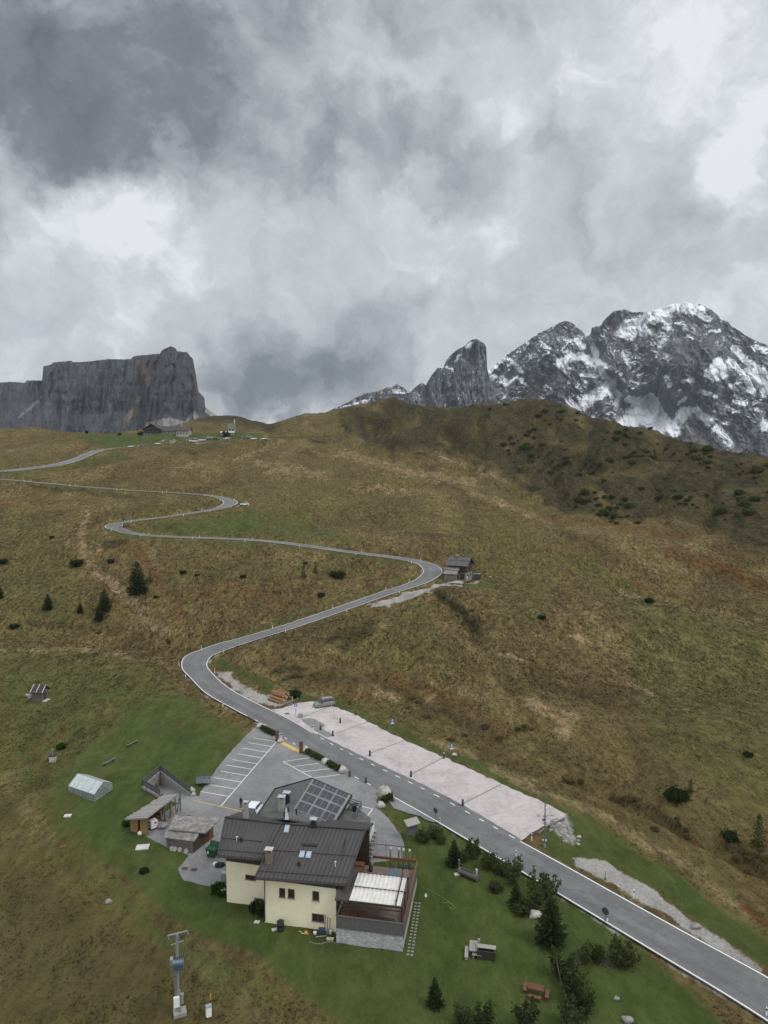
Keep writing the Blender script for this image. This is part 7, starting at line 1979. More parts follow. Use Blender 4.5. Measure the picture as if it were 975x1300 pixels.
for i, (a, b, mm, lb) in enumerate((((628, 592), (648, 596), M_YELLOW, 'yellow stick lying on the grass by the wall'), ((684, 552), (690, 585), M_RED, 'red rod standing in the grass by the wall'), ((645, 606), (700, 612), M_SLABW, 'white rod lying on the grass by the wall'), ((690, 600), (740, 622), M_WOODR, 'brown rod lying on the grass by the wall'), ((750, 634), (828, 624), M_GALV, 'grey pipe lying between the crate and the tray'))):
    a, b = G(*z1(*a)), G(*z1(*b)); m_ = MB(); m_.tube(a + UP * .08, b + UP * .08, .05); solo(m_, 'garden_rod', mm, a, lb, 'rod')
p = G(*z1(680, 606)); m_ = MB(); m_.tube(p, p + UP * .25, .15, .2, 10); solo(m_, 'flower_pot', mat('orange_paint', (0.75, 0.33, 0.03)), p, 'small orange pot on the grass by the wall', 'pot')
pts = [G(*z1(x, y)) + UP * .04 for x, y in ((705, 664), (740, 678), (790, 682), (830, 668), (870, 664), (890, 672))]
m_ = MB(); m_.path(pts, .03, 5); solo(m_, 'grey_hose', M_CONC, pts[0], 'grey hose curving on the grass in front of the stone base', 'hose')

# information board
p = G(523.5, 1067.5); ib = thing('information_board', p, 'grey roofed information board beside the shrubs', 'board')
f = Fr(G(517, 1066.5), .50)
for a in (0, 1.5): m_ = MB(); m_.bar(f(a, 0, -.2), f(a, 0, 2.4), .13, .13); m_.build('post', M_WOODG, ib)
m_ = MB(); f.box(m_, .08, 1.42, -.05, .05, .75, 2.1); pb = m_.build('panel', mat('board_grey', (0.125, 0.135, 0.145), (0.095, 0.105, 0.115), 3, .6), ib)
m_ = MB(); m_.hexa([f(-.3, -.55, 2.15), f(1.8, -.55, 2.15), f(1.8, .45, 2.65), f(-.3, .45, 2.65)], [f(-.3, -.55, 2.25), f(1.8, -.55, 2.25), f(1.8, .45, 2.75), f(-.3, .45, 2.75)]); m_.build('roof', M_GREYW, ib)
# ================================================================== along the road
def by_road(i, side, off):
    """a ground point beside road sample i; side +1 = left of travel"""
    q = RC[i, :2] + RN[i] * side * (HALF[i] + off)
    return Vector((q[0], q[1], max(ground(q[0], q[1]), RC[i, 2] + FARLIFT[i] - .5 * off - .1)))
# --- marker posts
def delineator(loc):
    m_ = MB(); m_.hexa([(-.06, -.05, 0), (.06, -.05, 0), (.06, .05, 0), (-.06, .05, 0)], [(-.06, -.05, .72), (.06, -.05, .72), (.06, .05, .72), (-.06, .05, .72)])
    m_.cur = 1; m_.hexa([(-.063, -.053, .72), (.063, -.053, .72), (.063, .053, .72), (-.063, .053, .72)], [(-.063, -.053, .90), (.063, -.053, .90), (.063, .053, .92), (-.063, .053, .92)])
    m_.cur = 0; m_.hexa([(-.06, -.05, .90), (.06, -.05, .90), (.06, .05, .92), (-.06, .05, .92)], [(-.05, -.04, 1.02), (.05, -.04, 1.0), (.05, .04, 1.04), (-.05, .04, 1.06)])
    o = m_.build('marker_post', [M_WPLAS, M_BLACK]); o.location = loc; o.scale = (1.5, 1.5, 1.15)
    return o
mp0 = None
def put_post(loc, rz=0):
    global mp0
    if mp0 is None: mp0 = delineator(loc); o = mp0
    else: o = mp0.copy(); C.objects.link(o); o.location = loc
    o.rotation_euler = (0, 0, rz)
    tag(o, 'slim white roadside marker post with a black band at the edge of the pass road', 'marker post', 'marker posts along the pass road')
i = 0; acc_ = 0.0
lastL = -99
for i in range(len(RC)):
    if rl[i] - lastL > (24 if curv[i] < .02 else 12):
        lastL = rl[i]
        u, v = proj(*RC[i])
        if v > 935 or v < 563 or u < -20: continue
        for sd_ in (1, -1):
            put_post(by_road(i, sd_, .55), heading[i])
for u, v in ((558.5, 1047), (675, 1067.5), (771, 1172), (804.5, 1140), (973, 1292), (655, 1089)): put_post(G(u, v)); [o for o in C.objects if o.name.startswith('marker_post')][-1].scale = (1, 1, 1)
# --- bollards
M_BOLL = mat('tarred_post', (0.045, 0.038, 0.034), (0.075, 0.062, 0.052), 6, .85)
b0_ = None
spots = [((407, 926.6), 'first dark wooden bollard at the road edge of the gravel lot, nearest the wet patch'), ((422.6, 934.6), 'second dark wooden bollard at the road edge of the gravel lot'), ((469.6, 959.8), 'third dark wooden bollard at the road edge of the gravel lot'),
         ((521.8, 986.3), 'fourth dark wooden bollard at the road edge of the gravel lot'), ((587.4, 1023), 'last dark wooden bollard at the road edge of the gravel lot, towards the viewer'), ((432, 918), 'lone dark bollard out on the gravel lot'), ((451.5, 908), 'dark bollard at the meadow edge of the gravel lot'),
         ((444, 985.8), 'dark bollard between the paved yard and the road, beside the hedge boulder'), ((464.6, 994), 'dark bollard between the paved yard and the road, in the middle'), ((498, 1015.5), 'tall dark bollard beside the big pale boulder at the yard exit'), ((563.5, 963), 'pale topped bollard beside the blue sign')]
for k, ((u, v), lb) in enumerate(spots):
    p = WZ(u, v, 0); h = 1.35 if k == 9 else 1.0
    r_ = thing('wooden_bollard', at(p, ground(p.x, p.y)), lb, 'bollard', 'wooden bollards')
    m_ = MB(); m_.tube(at(p, -.2), at(p, h), .19, .17, 10); m_.build('shaft', M_BOLL, r_, True)
    m_ = MB(); m_.tube(at(p, h), at(p, h + .05), .18, .12, 10); m_.build('cap', M_WOODG if k != 10 else M_SLABW, r_)
# --- gate posts of the yard
for k, (x, y, h) in enumerate(((360, 358, 1.85), (450, 402, 1.95))):
    p = z5(x, y); r_ = thing('gate_post', p, ['square red brown gate post at the far side of the yard entrance', 'square red brown gate post at the near side of the yard entrance'][k], 'gate post', 'gate posts of the yard')
    m_ = MB(); m_.box(p + UP * h / 2, (.55, .55, h), rz=.5); m_.build('shaft', M_WOODR, r_, bevel=.03)
    m_ = MB(); m_.box(p + UP * (h + .05), (.62, .62, .10), rz=.5); m_.build('cap', M_WOODD, r_)
    m_ = MB(); m_.box(p + UP * .3, (.6, .6, .1), rz=.5); m_.box(p + UP * (h - .45), (.6, .6, .1), rz=.5); m_.build('band', M_WOODD, r_)
# --- boulders of the yard edge
for k, (x, y, s_, lb) in enumerate(((295, 308, .75, 'pale boulder where the yard meets the road, farthest up the road'), (372, 362, .6, 'pale boulder beside the far gate post'), (465, 398, .8, 'pale boulder beside the near gate post'), (540, 442, .75, 'pale boulder between the two juniper hedges'), (607, 474, .85, 'pale boulder at the end of the juniper hedges'),
        (764, 562, 1.15, 'big pale boulder at the yard exit onto the road'), (778, 574, .8, 'pale boulder right beside the big one at the yard exit'), (750, 607, .75, 'white boulder on the tip of the lawn by the drive'))):
    p = z5(x, y); m_ = MB(); m_.blob(p + UP * s_ * .45, (s_ * .95, s_ * .75, s_ * .85), 40 + k, .3, 14, 9); solo(m_, 'boulder', M_WROCK, p, lb, 'boulder', 'boulders along the yard edge', True)
for k, (u, v, s_, lb) in enumerate(((680, 1164, .75, 'pale boulder tucked under the dark spruce'), (686.5, 1176, .28, 'small white stone at the foot of the dark spruce'), (691, 980 + 88, .3, 'small pale stone at the foot of the tall pole'), (577, 959.5, .5, 'white boulder beside the wheel sign at the lot edge'), (884, 1178, .55, 'grey boulder on the gravel shoulder near the road'), (783, 1269, .3, 'flat pale stone in the rough grass at lower right'), (797, 1297, .5, 'pale boulder in the rough grass at the bottom edge'),
        (556, 746.5, .35, 'white stone above the dark ravine'), (503, 751, .5, 'grey boulder by the gravel track to the hut'))):
    p = G(u, v); m_ = MB(); m_.blob(p + UP * s_ * .35, (s_ * 1.1, s_ * .7, s_ * .65), 60 + k, .3, 12, 8); solo(m_, 'boulder', M_GREYROCK if k in (4, 5, 6, 8) else M_WROCK, p, lb, 'boulder', None, True)
for k in range(46):
    rr = random.Random(k + 300); t = rr.random()
    u = 690 + 45 * t + rr.uniform(-9, 9); v = 1038 + 30 * t + rr.uniform(-7, 7)
    p = G(u, v); s_ = rr.uniform(.12, .38); m_ = MB(); m_.blob(p + UP * s_ * .3, (s_, s_ * .8, s_ * .6), k, .35, 8, 6); solo(m_, 'rubble_stone', M_GREYROCK if k % 3 else M_WROCK, p, 'angular pale stone in the rubble at the end of the gravel lot', 'stone', 'rubble at the end of the lot')
for k, (a, b) in enumerate((((683, 1060.5), (691, 1054)), ((697, 1051), (716, 1041)))):
    a, b = G(*a), G(*b); m_ = MB(); m_.tube(a + UP * .2, b + UP * .22, .2, .16, 9); solo(m_, 'log', M_WOODG, a, ['pale log lying at the foot of the tall pole', 'dark weathered log lying in the rubble behind the pole'][k], 'log')
# --- tall pole
p = G(691.3, 1075.5); tp2 = thing('tall_pole', p, 'tall slim grey pole at the end of the gravel lot', 'pole'); Hh = (1075.5 - 1009.5) / F * p.y * 1.0
m_ = MB(); m_.tube(p, p + UP * Hh, .11, .07, 8); m_.build('mast', M_METAL, tp2)
m_ = MB(); m_.tube(p - UP * .1, p + UP * .5, .2, .18, 10); m_.build('base', M_CONC, tp2)
m_ = MB(); m_.box(p + UP * Hh * .56 + Vector((-.22, 0, 0)), (.25, .2, .3)); m_.build('lamp_box', M_METAL, tp2)
wire(p + UP * (Hh - .1), Vector((14.5, 84.5, 5.2)) + Vector((-14, 5, -1.0)), .6, 'thin cable from the tall pole over the lawn to the house', .008)
# --- road signs
def sign(u, v, h, w, hh, label, mt, face=0.0, glyph=None, pole=M_METAL, yscale=None):
    p = G(u, v); r_ = thing('road_sign', p, label, 'sign')
    m_ = MB(); m_.tube(p, p + UP * h, .045, n=8); m_.build('pole', pole, r_)
    f = Fr(p, face); m_ = MB(); f.box(m_, -w / 2, w / 2, -.09, -.05, h - hh, h); pl = m_.build('plate', mt, r_)
    if glyph: glyph(f, pl, h - hh, h, w)
    return r_
def glyph_P(f, pl, z0, z1, w):
    H = z1 - z0; m_ = MB(); f.box(m_, -.16 * w, -.02 * w, -.105, -.092, z0 + .34 * H, z0 + .92 * H); f.box(m_, -.02 * w, .2 * w, -.105, -.092, z0 + .82 * H, z0 + .92 * H); f.box(m_, -.02 * w, .2 * w, -.105, -.092, z0 + .58 * H, z0 + .67 * H); f.box(m_, .13 * w, .2 * w, -.105, -.092, z0 + .67 * H, z0 + .82 * H)
    m_.build('letter', M_WPLAS, pl); m_ = MB(); f.box(m_, -w / 2, w / 2, -.10, -.091, z0, z0 + .27 * H); m_.build('lower_plate', M_WPLAS, pl)
sign(375.5, 909.5, 2.7, .62, .85, 'blue parking sign on a slim post at the far end of the gravel lot', M_BLUE, .3, glyph_P)
sign(498, 927.8, 2.4, .62, .95, 'blue parking sign with a white lower plate in the middle of the gravel lot edge', M_BLUE, .2, glyph_P)
sign(573.3, 960.2, 2.3, .62, .95, 'blue parking sign beside a white boulder at the gravel lot edge', M_BLUE, .2, glyph_P)
M_SIGNBK = mat('sign_back', (0.075, 0.09, 0.105), (0.055, 0.07, 0.08), 4, .5)
def disc_sign(u, v, h, r, label):
    p = G(u, v); r_ = thing('road_sign', p, label, 'sign')
    m_ = MB(); m_.tube(p, p + UP * (h + .1), .05, n=8); m_.build('pole', M_METAL, r_)
    c = p + UP * (h - r) ; m_ = MB(); m_.tube(c + Vector((-.02, -.10, 0)), c + Vector((.02, -.06, 0)), r, r, 20); m_.build('plate', M_SIGNBK, r_)
disc_sign(552.8, 1042, 2.0, .40, 'dark backed round road sign beside the information board')
disc_sign(768, 1175.5, 2.2, .42, 'dark backed round road sign at the roadside near the lower right bend')
p = G(768.3, 1125 - 8); m_ = MB(); m_.tube(p, p + UP * 1.1, .05); m_.box(p + UP * .1, (.2, .2, .3)); solo(m_, 'grey_stake', M_METAL, p, 'thin grey stake on the gravel shoulder beside the road', 'stake')
p = G(381.5, 911); m_ = MB(); m_.box(p + UP * .35, (.9, .5, .7), rz=.4); m_.box(p + UP * .75, (.5, .45, .25), rz=.5); solo(m_, 'stone_block', M_GREYROCK, p, 'grey stone block at the foot of the far parking sign', 'block')
p = WZ(364.5, 906, .036); m_ = MB(); m_.box(p + UP * .01, (.9, .7, .03), rz=.4); m_.box(p + UP * .03, (.6, .45, .02), rz=.4); solo(m_, 'manhole_cover', mat('rusty_iron', (0.10, 0.065, 0.05)), p, 'rusty manhole cover at the tip of the gravel lot', 'manhole cover')
# --- low hedges
def hedge(pts, w, h, label, seed):
    rr = random.Random(seed); pts = [z5(*q) for q in pts]; r_ = thing('juniper_hedge', pts[0], label, 'hedge', 'juniper hedges')
    cr = MB()
    L = sum((pts[i + 1] - pts[i]).length for i in range(len(pts) - 1))
    for k in range(int(L * 260)):
        i = rr.randrange(len(pts) - 1); q = pts[i].lerp(pts[i + 1], rr.random()); n = (pts[i + 1] - pts[i]).normalized(); n = Vector((-n.y, n.x, 0))
        o_ = rr.gauss(0, .38) * w; z = h * max(.05, (1 - (o_ / w) ** 2 * .9)) * rr.uniform(.3, 1)
        tuft(cr, q + n * o_ + UP * z, (rr.uniform(-1, 1), rr.uniform(-1, 1), rr.uniform(.2, 1)), .24, rr, 4)
    cr.build('foliage', M_PINE, r_)
    st = MB()
    for i in range(len(pts) - 1): st.tube(pts[i] + UP * .1, pts[i + 1] + UP * .1, .06)
    st.build('stem', M_BARK, r_)
hedge([(303, 313), (330, 326), (352, 338)], .75, .85, 'low green juniper hedge between the far gate post and the road bend', 1)
hedge([(472, 402), (500, 416), (530, 432)], .75, .85, 'low green juniper hedge next to the near gate post', 2)
hedge([(552, 446), (575, 458), (598, 470)], .75, .85, 'low green juniper hedge between two pale boulders', 3)
hedge([(755, 592), (775, 582), (786, 576)], .8, 1.0, 'brown green juniper clump between the boulders at the yard exit', 4)
# --- log stack
M_LS = [M_BARKO, M_WOODB, M_BARKO]
la, lb2 = G(337, 895), G(357, 893)
base = G(338, 889.5); dl = (G(356, 895.5) - base); Llog = 4.2; dl = Vector((dl.x, dl.y, 0)).normalized()
sdv = (G(374, 885.5) - G(350, 896)); sdv = Vector((sdv.x, sdv.y, 0)).normalized()
n_l = 0
for row in range(3):
    for k in range(9 - row * 2):
        rr = random.Random(row * 20 + k); a = base + sdv * (.5 + row * .5 + k * .62 + rr.uniform(-.1, .1)) + dl * rr.uniform(-.6, .6); r = rr.uniform(.20, .33)
        z = .3 + row * .50; a = Vector((a.x, a.y, ground(a.x, a.y) + z)); b = a + dl * (Llog + rr.uniform(-.7, .7)) + UP * rr.uniform(-.05, .05)
        grey = k >= 7
        r_ = thing('stacked_log', a - UP * z, 'grey weathered log at the back of the roadside log stack' if grey else 'orange brown log in the roadside log stack beside the gravel lot', 'log', 'logs stacked at the roadside')
        m_ = MB(); m_.tube(a, b, r, r * .88, 10, False); m_.build('bark', M_WOODG if grey else M_LS[(row + k) % 3], r_, True)
        for q, q2 in ((a, a - dl * .012), (b, b + dl * .012)):
            m_ = MB(); m_.tube(q, q2, r if q is a else r * .88, n=10); m_.build('cut_end', M_LOGCUT, r_)
a = G(353, 899.5); b = G(381, 887); m_ = MB(); m_.tube(a + UP * .2, b + UP * .2, .16, .13, 9); solo(m_, 'barrier_log', M_WOODG, a, 'long grey log lying between the log stack and the gravel lot', 'log')
# --- cars
def car_mesh(root, L, W, Hc, prof, cab, body, van=False, lod=False):
    """body lofted from a side profile; prof: (x along length 0-1, z) lower shell top; cab: glass house"""
    def loft(sec, mt, name, parent, smooth=False):
        V = []; Fc = []
        for (x, w, z0, z1) in sec:
            X = (x - .5) * L
            V += [(X, -w / 2, z0), (X, -w / 2 * 1.02, z0 + (z1 - z0) * .55), (X, -w / 2 * .93, z1), (X, w / 2 * .93, z1), (X, w / 2 * 1.02, z0 + (z1 - z0) * .55), (X, w / 2, z0)]
        n = len(sec)
        for i in range(n - 1):
            for j in range(6): a = i * 6 + j; b = i * 6 + (j + 1) % 6; Fc.append((a, a + 6, b + 6, b))
        Fc += [tuple(range(6)), tuple(reversed(range((n - 1) * 6, n * 6)))]
        m_ = MB(); m_.add(V, Fc); return m_.build(name, mt, parent, smooth, bevel=0 if lod else .04)
    bd = loft(prof, body, 'body', root)
    gl = loft(cab, M_GLASS, 'windows', root)
    rx0, rx1 = cab[1][0], cab[-2][0]; zt = cab[1][3]
    m_ = MB(); x0, x1 = (rx0 - .5) * L, (rx1 - .5) * L; w = cab[1][1] * .95
    m_.hexa([(x0, -w / 2, zt - .02), (x1, -w / 2, zt - .02), (x1, w / 2, zt - .02), (x0, w / 2, zt - .02)], [(x0 + .1, -w / 2 + .08, zt + .06), (x1 - .05, -w / 2 + .08, zt + .06), (x1 - .05, w / 2 - .08, zt + .06), (x0 + .1, w / 2 - .08, zt + .06)]); m_.build('roof', body, root)
    if not lod:
        for x in (rx0 + .02, (rx0 + rx1) / 2 - .02, rx1 - .03):
            for sy in (-1, 1):
                X = (x - .5) * L; m_ = MB(); m_.bar((X, sy * W * .475, prof[2][3] - .08), (X, sy * w * .48, zt), .09, .05); m_.build('pillar', body, root)
        for sy in (-.62, .62): m_ = MB(); m_.box((-L / 2 + .06, sy, .74), (.14, .34, .18)); m_.build('headlight', M_WPLAS, root); m_ = MB(); m_.box((L / 2 - .03, sy * 1.15, .95), (.1, .16, .34)); m_.build('tail_light', M_RED, root)
        m_ = MB(); m_.box((-L / 2 + .02, 0, .52), (.1, 1.1, .22)); m_.build('grille', M_BLACK, root)
        for sy in (-1, 1): m_ = MB(); m_.box((-L * .17, sy * (W / 2 + .1), 1.05), (.14, .2, .16)); m_.build('mirror', M_BLACK, root)
    for x in (-L * .31, L * .30):
        for sy in (-1, 1):
            m_ = MB(); m_.tube((x, sy * (W / 2 - .18), .32), (x, sy * (W / 2 + .01), .32), .32, n=16); wh = m_.build('wheel', M_RUBBER, root)
            if not lod: m_ = MB(); m_.tube((x, sy * (W / 2 + .005), .32), (x, sy * (W / 2 + .02), .32), .2, n=12); m_.build('rim', M_GALV, wh)
def paint(name, c): return mat(name, c, tuple(x * .9 for x in c), 2, .28, spec=.6)
p = G(411.5, 896.5); p = at(p, .03)
vn = thing('parked_van', (0, 0, 0), 'silver grey people carrier parked at the far end of the gravel lot', 'car')
car_mesh(vn, 4.5, 1.8, 1.8, [(.0, 1.55, .35, .80), (.03, 1.72, .28, .92), (.22, 1.8, .25, 1.05), (.5, 1.8, .25, 1.10), (.95, 1.8, .28, 1.12), (1.0, 1.7, .38, 1.08)],
         [(.20, 1.66, 1.02, 1.04), (.38, 1.56, 1.05, 1.74), (.6, 1.56, 1.05, 1.80), (.93, 1.54, 1.05, 1.76), (.985, 1.6, 1.05, 1.15)], paint('silver_paint', (0.20, 0.20, 0.185)))
vn.location = p; vn.rotation_euler = (0, 0, .42)
p = WZ(319, 1036, .03); wc = thing('white_car', (0, 0, 0), 'white car standing in the yard behind the left chimney', 'car')
car_mesh(wc, 4.6, 1.85, 1.5, [(.0, 1.55, .35, .75), (.03, 1.75, .28, .85), (.22, 1.85, .25, .95), (.5, 1.85, .25, 1.0), (.95, 1.85, .28, 1.0), (1.0, 1.8, .38, .9)],
         [(.22, 1.7, .93, .95), (.42, 1.6, .95, 1.4), (.6, 1.6, .95, 1.46), (.88, 1.6, .95, 1.42), (.98, 1.7, .95, 1.0)], paint('white_paint', (0.74, 0.75, 0.78)))
wc.location = p; wc.rotation_euler = (0, 0, 1.35)
def small_car(u, v, rz, mt, label, L=4.3, H=1.5, name='parked_car', lift=0.0, group='cars parked on the pass', p=None):
    p = p or G(u, v); r_ = thing(name, (0, 0, 0), label, 'car', group)
    car_mesh(r_, L, 1.75, H, [(.0, 1.5, .35, .72), (.04, 1.68, .28, .82), (.25, 1.75, .25, .95), (.6, 1.75, .25, .98), (.96, 1.72, .28, .98), (1.0, 1.6, .4, .9)],
             [(.24, 1.6, .92, .95), (.42, 1.46, .94, H - .08), (.65, 1.46, .94, H - .05), (.86, 1.44, .94, H - .1), (.97, 1.56, .94, .97)], mt, lod=True)
    r_.location = p + UP * lift; r_.rotation_euler = (0, 0, rz)
    return r_
PW, PG_, PBk, PBl = paint('white_paint', (0.74, 0.75, 0.78)), paint('grey_car_paint', (0.16, 0.165, 0.17)), paint('black_paint', (0.02, 0.02, 0.022)), paint('blue_car_paint', (0.05, 0.07, 0.12))
small_car(310.5, 641.5, .2, PW, 'white estate car with a dark rear parked at the outside of the upper hairpin', 4.5, 1.55, 'estate_car', 0, None)
cars = [(182, 566, PG_, 'silver car on the road shoulder, farthest left of the line below the hotel', 4.3, 1.5, G), (200, 564.2, PW, 'white car second from the left in the line below the hotel', 4.2, 1.5, G), (214.5, 563.2, PG_, 'pale grey car third from the left in the line below the hotel', 4.2, 1.5, G), (228, 562.2, PG_, 'grey car fourth from the left in the line below the hotel', 4.2, 1.5, G),
        (245, 560.8, PW, 'white camper van in front of the hotel corner, left of the pair', 6.2, 2.6, G), (256, 559.5, PW, 'white camper van in front of the hotel, right of the pair', 6.4, 2.8, G), (265, 558.0, PBl, 'dark blue car just right of the two camper vans', 4.3, 1.5, G), (273, 558.2, PBk, 'black car between the camper vans and the chapel', 4.3, 1.5, G), (280, 558.3, PG_, 'grey car standing left of the chapel', 4.2, 1.5, G),
        (305, 557.5, PBk, 'black car standing right of the chapel', 4.2, 1.5, G), (312, 557.5, PBl, 'dark car second to the right of the chapel', 4.2, 1.5, G), (322, 557.6, PW, 'white car standing well right of the chapel', 4.8, 1.9, G), (335, 557.8, PW, 'white car at the far right end of the pass road', 4.4, 1.6, G), (166, 567.8, PW, 'tiny white car farthest left on the pass road', 4.2, 1.5, G)]
for (u, v, mt, lb, L, H, fn) in cars: small_car(u, v, .1 + random.Random(int(u)).uniform(-.25, .25), mt, lb, L, H)
# --- motorcycles
def motorbike(u, v, rz, label, rider_label):
    p = G(u, v); i = int(np.argmin((RC[:, 0] - p.x) ** 2 + (RC[:, 1] - p.y) ** 2)); p.z = RC[i, 2] + .05 + FARLIFT[i]
    r_ = thing('motorcycle', (0, 0, 0), label, 'motorcycle', 'motorcycles on the pass road')
    for x in (-.7, .7): m_ = MB(); m_.tube((x, -.07, .33), (x, .07, .33), .33, n=14); m_.build('wheel', M_RUBBER, r_)
    m_ = MB(); m_.hexa([(-.45, -.16, .35), (.4, -.16, .35), (.4, .16, .35), (-.45, .16, .35)], [(-.35, -.14, .85), (.75, -.12, .95), (.75, .12, .95), (-.35, .14, .85)]); m_.build('engine', M_BLACK, r_)
    m_ = MB(); m_.hexa([(-.55, -.18, .8), (-.1, -.18, .8), (-.1, .18, .8), (-.55, .18, .8)], [(-.5, -.1, 1.05), (-.12, -.12, 1.0), (-.12, .12, 1.0), (-.5, .1, 1.05)]); m_.build('tank', PBl, r_)
    m_ = MB(); m_.tube((-.7, 0, .33), (-.5, 0, 1.1), .05); m_.tube((-.5, -.36, 1.12), (-.5, .36, 1.12), .03); m_.build('handlebar', M_METAL, r_)
    m_ = MB(); m_.box((.75, -.3, .75), (.45, .22, .35)); m_.box((.75, .3, .75), (.45, .22, .35)); m_.box((.75, 0, .8), (.3, .4, .1)); m_.build('luggage', M_BLACK, r_)
    r_.location = p; r_.rotation_euler = (0, 0, rz)
    o = person_mesh('person', (0, 0, 0), 0, M_DARKC, M_DARKC)
    # seated pose: bend the figure about the hips
    for vv in o.data.vertices:
        c = vv.co
        if c.z < .9:
            k = min(1, (.9 - c.z) / .42); zz_ = .9 - c.z
            vv.co = Vector((c.x * 1.35, c.y + min(zz_, .42) * .95, .9 - min(zz_, .42) * .35 - max(0, zz_ - .42) * .95))
        else:
            t = c.z - .9; vv.co = Vector((c.x, c.y + t * .28, .9 + t * .94))
    o.location = p + Matrix.Rotation(rz, 3, 'Z') @ Vector((.18, 0, .05)); o.rotation_euler = (0, 0, rz + math.pi / 2)
    tag(o, rider_label, 'person', 'motorcycle riders')
motorbike(157.5, 661.8, -.35, 'dark motorcycle leaning into the left hairpin', 'rider in dark clothing on the motorcycle at the left hairpin')
motorbike(249.5, 650.2, .35 + math.pi, 'dark motorcycle on the straight between the two upper hairpins', 'rider in dark clothing on the motorcycle between the upper hairpins')

# ================================================================== the hut at the bend
p0 = G(569, 738.5); p1 = G(583.5, 741.0); dep_ = p0.y; sc_ = dep_ / F
hb = thing('stone_hut', p0, 'dark timber hut on a stone ground floor at the outside of the road bend', 'house')
ang = math.radians(-27)
p0 = G(568.5, 733.5); f = Fr(p0, ang)
W1, D1, H1 = 7.2, 6.6, 5.4
def lb3(x, y): return (540 + x / 9.75, 690 + y / 9.75)
m_ = MB(); f.box(m_, 0, W1, 0, D1, -1.0, 2.3); m_.build('stone_wall', M_STONEH, hb)
m_ = MB(); f.box(m_, -.05, W1 + .05, -.05, D1 + .05, 2.3, H1)
m_.add([f(W1 + .05, -.05, H1), f(W1 + .05, D1 + .05, H1), f(W1 + .05, D1 / 2, H1 + 2.2)], [(0, 1, 2)]); m_.add([f(-.05, -.05, H1), f(-.05, D1 / 2, H1 + 2.2), f(-.05, D1 + .05, H1)], [(0, 1, 2)])
m_.build('timber_wall', M_WOODD, hb)
m_ = MB(); m_.slab([f(-.7, -.9, H1 - .45), f(W1 + .9, -.9, H1 - .45), f(W1 + .9, D1 / 2, H1 + 2.35), f(-.7, D1 / 2, H1 + 2.35)], .16); m_.slab([f(-.7, D1 / 2, H1 + 2.34), f(W1 + .9, D1 / 2, H1 + 2.34), f(W1 + .9, D1 + .9, H1 - .45), f(-.7, D1 + .9, H1 - .45)], .16)
r_ = m_.build('roof', M_SHINGD, hb); roof_uv(r_)
m_ = MB(); m_.bar(f(-.7, 1.4, H1 + 1.1), f(W1 + .9, 1.4, H1 + 1.1), .12, .14); m_.build('snow_beam', M_BLACK, r_)
m_ = MB(); c_ = f(W1 * .38, D1 * .42, H1 + 1.9); m_.box(c_ + UP * .4, (.7, .7, 1.3), rz=ang); ch = m_.build('chimney', M_CHB, r_); m_ = MB(); m_.box(c_ + UP * 1.12, (1.0, .9, .12), rz=ang); m_.build('chimney_cap', M_SLABW, ch)
m_ = MB(); f.box(m_, -.2, W1 * .63, -3.0, -.06, -1.0, 2.1); m_.build('lean_to_wall', M_STONEH, hb)
m_ = MB(); m_.slab([f(-.6, -3.6, 2.1), f(W1 * .68, -3.6, 2.1), f(W1 * .68, .0, 4.3), f(-.6, .0, 4.3)], .14); r2 = m_.build('lean_to_roof', M_SHING, hb); roof_uv(r2)
m_ = MB(); m_.bar(f(-.6, -1.8, 3.28), f(W1 * .68, -1.8, 3.28), .1, .12); m_.build('snow_beam', M_BLACK, r2)
m_ = MB(); f.box(m_, W1 * .63 + .02, W1 * .63 + .06, -2.4, -.5, -.2, 1.9); m_.build('door', M_WOODD, hb)
m_ = MB(); f.box(m_, W1 * .7, W1 * .92, -.10, -.06, -.2, 2.0); m_.build('door', M_WOODD, hb)
for a, z in ((.7, 3.4), (.88, 3.4)):
    m_ = MB(); f.box(m_, W1 * a - .35, W1 * a + .35, -.10, -.055, z, z + .9); w_ = m_.build('window', M_GLASS, hb); m_ = MB(); f.box(m_, W1 * a - .42, W1 * a + .42, -.12, -.101, z - .1, z - .01); m_.build('sill', M_WOODG, w_)
for b, z in ((1.6, .6), (4.6, .6), (1.8, 3.4), (4.4, 3.4)):
    m_ = MB(); f.box(m_, W1 + .055, W1 + .10, b, b + .8, z, z + .95); w_ = m_.build('window', M_GLASS, hb); m_ = MB(); f.box(m_, W1 + .101, W1 + .15, b - .06, b + .86, z - .1, z - .01); m_.build('sill', M_WOODG, w_)
m_ = MB(); q = f(W1 + .4, .2, 0); m_.box(q + UP * .6, (.35, .25, 1.2), rz=ang); solo(m_, 'white_post_box', M_WPLAS, q, 'white box at the corner of the dark hut', 'box')
# dark storage crate beside the hut
p = G(606, 735); cb2 = thing('storage_crate', p, 'dark slatted storage crate standing right of the hut', 'crate'); fc = Fr(p, -.1)
for k in range(5): m_ = MB(); fc.box(m_, -1.4 + .0, 1.4, -.02, .02, .1 + k * .34, .1 + k * .34 + .26); fc.box(m_, -1.4, 1.4, 1.7, 1.74, .1 + k * .34, .1 + k * .34 + .26); m_.build('slat', M_SIGNBK, cb2)
m_ = MB(); fc.box(m_, -1.35, 1.35, .04, 1.68, .02, 1.5); m_.build('load', M_BLACK, cb2)
m_ = MB(); fc.box(m_, -1.5, 1.5, -.1, 1.8, 1.80, 1.92); m_.build('lid', mat('crate_lid', (0.10, 0.12, 0.145), None, 3, .5), cb2)
m_ = MB(); fc.box(m_, .1, .9, .2, 1.0, 1.925, 1.99); m_.build('lid_patch', M_SLABW, cb2)
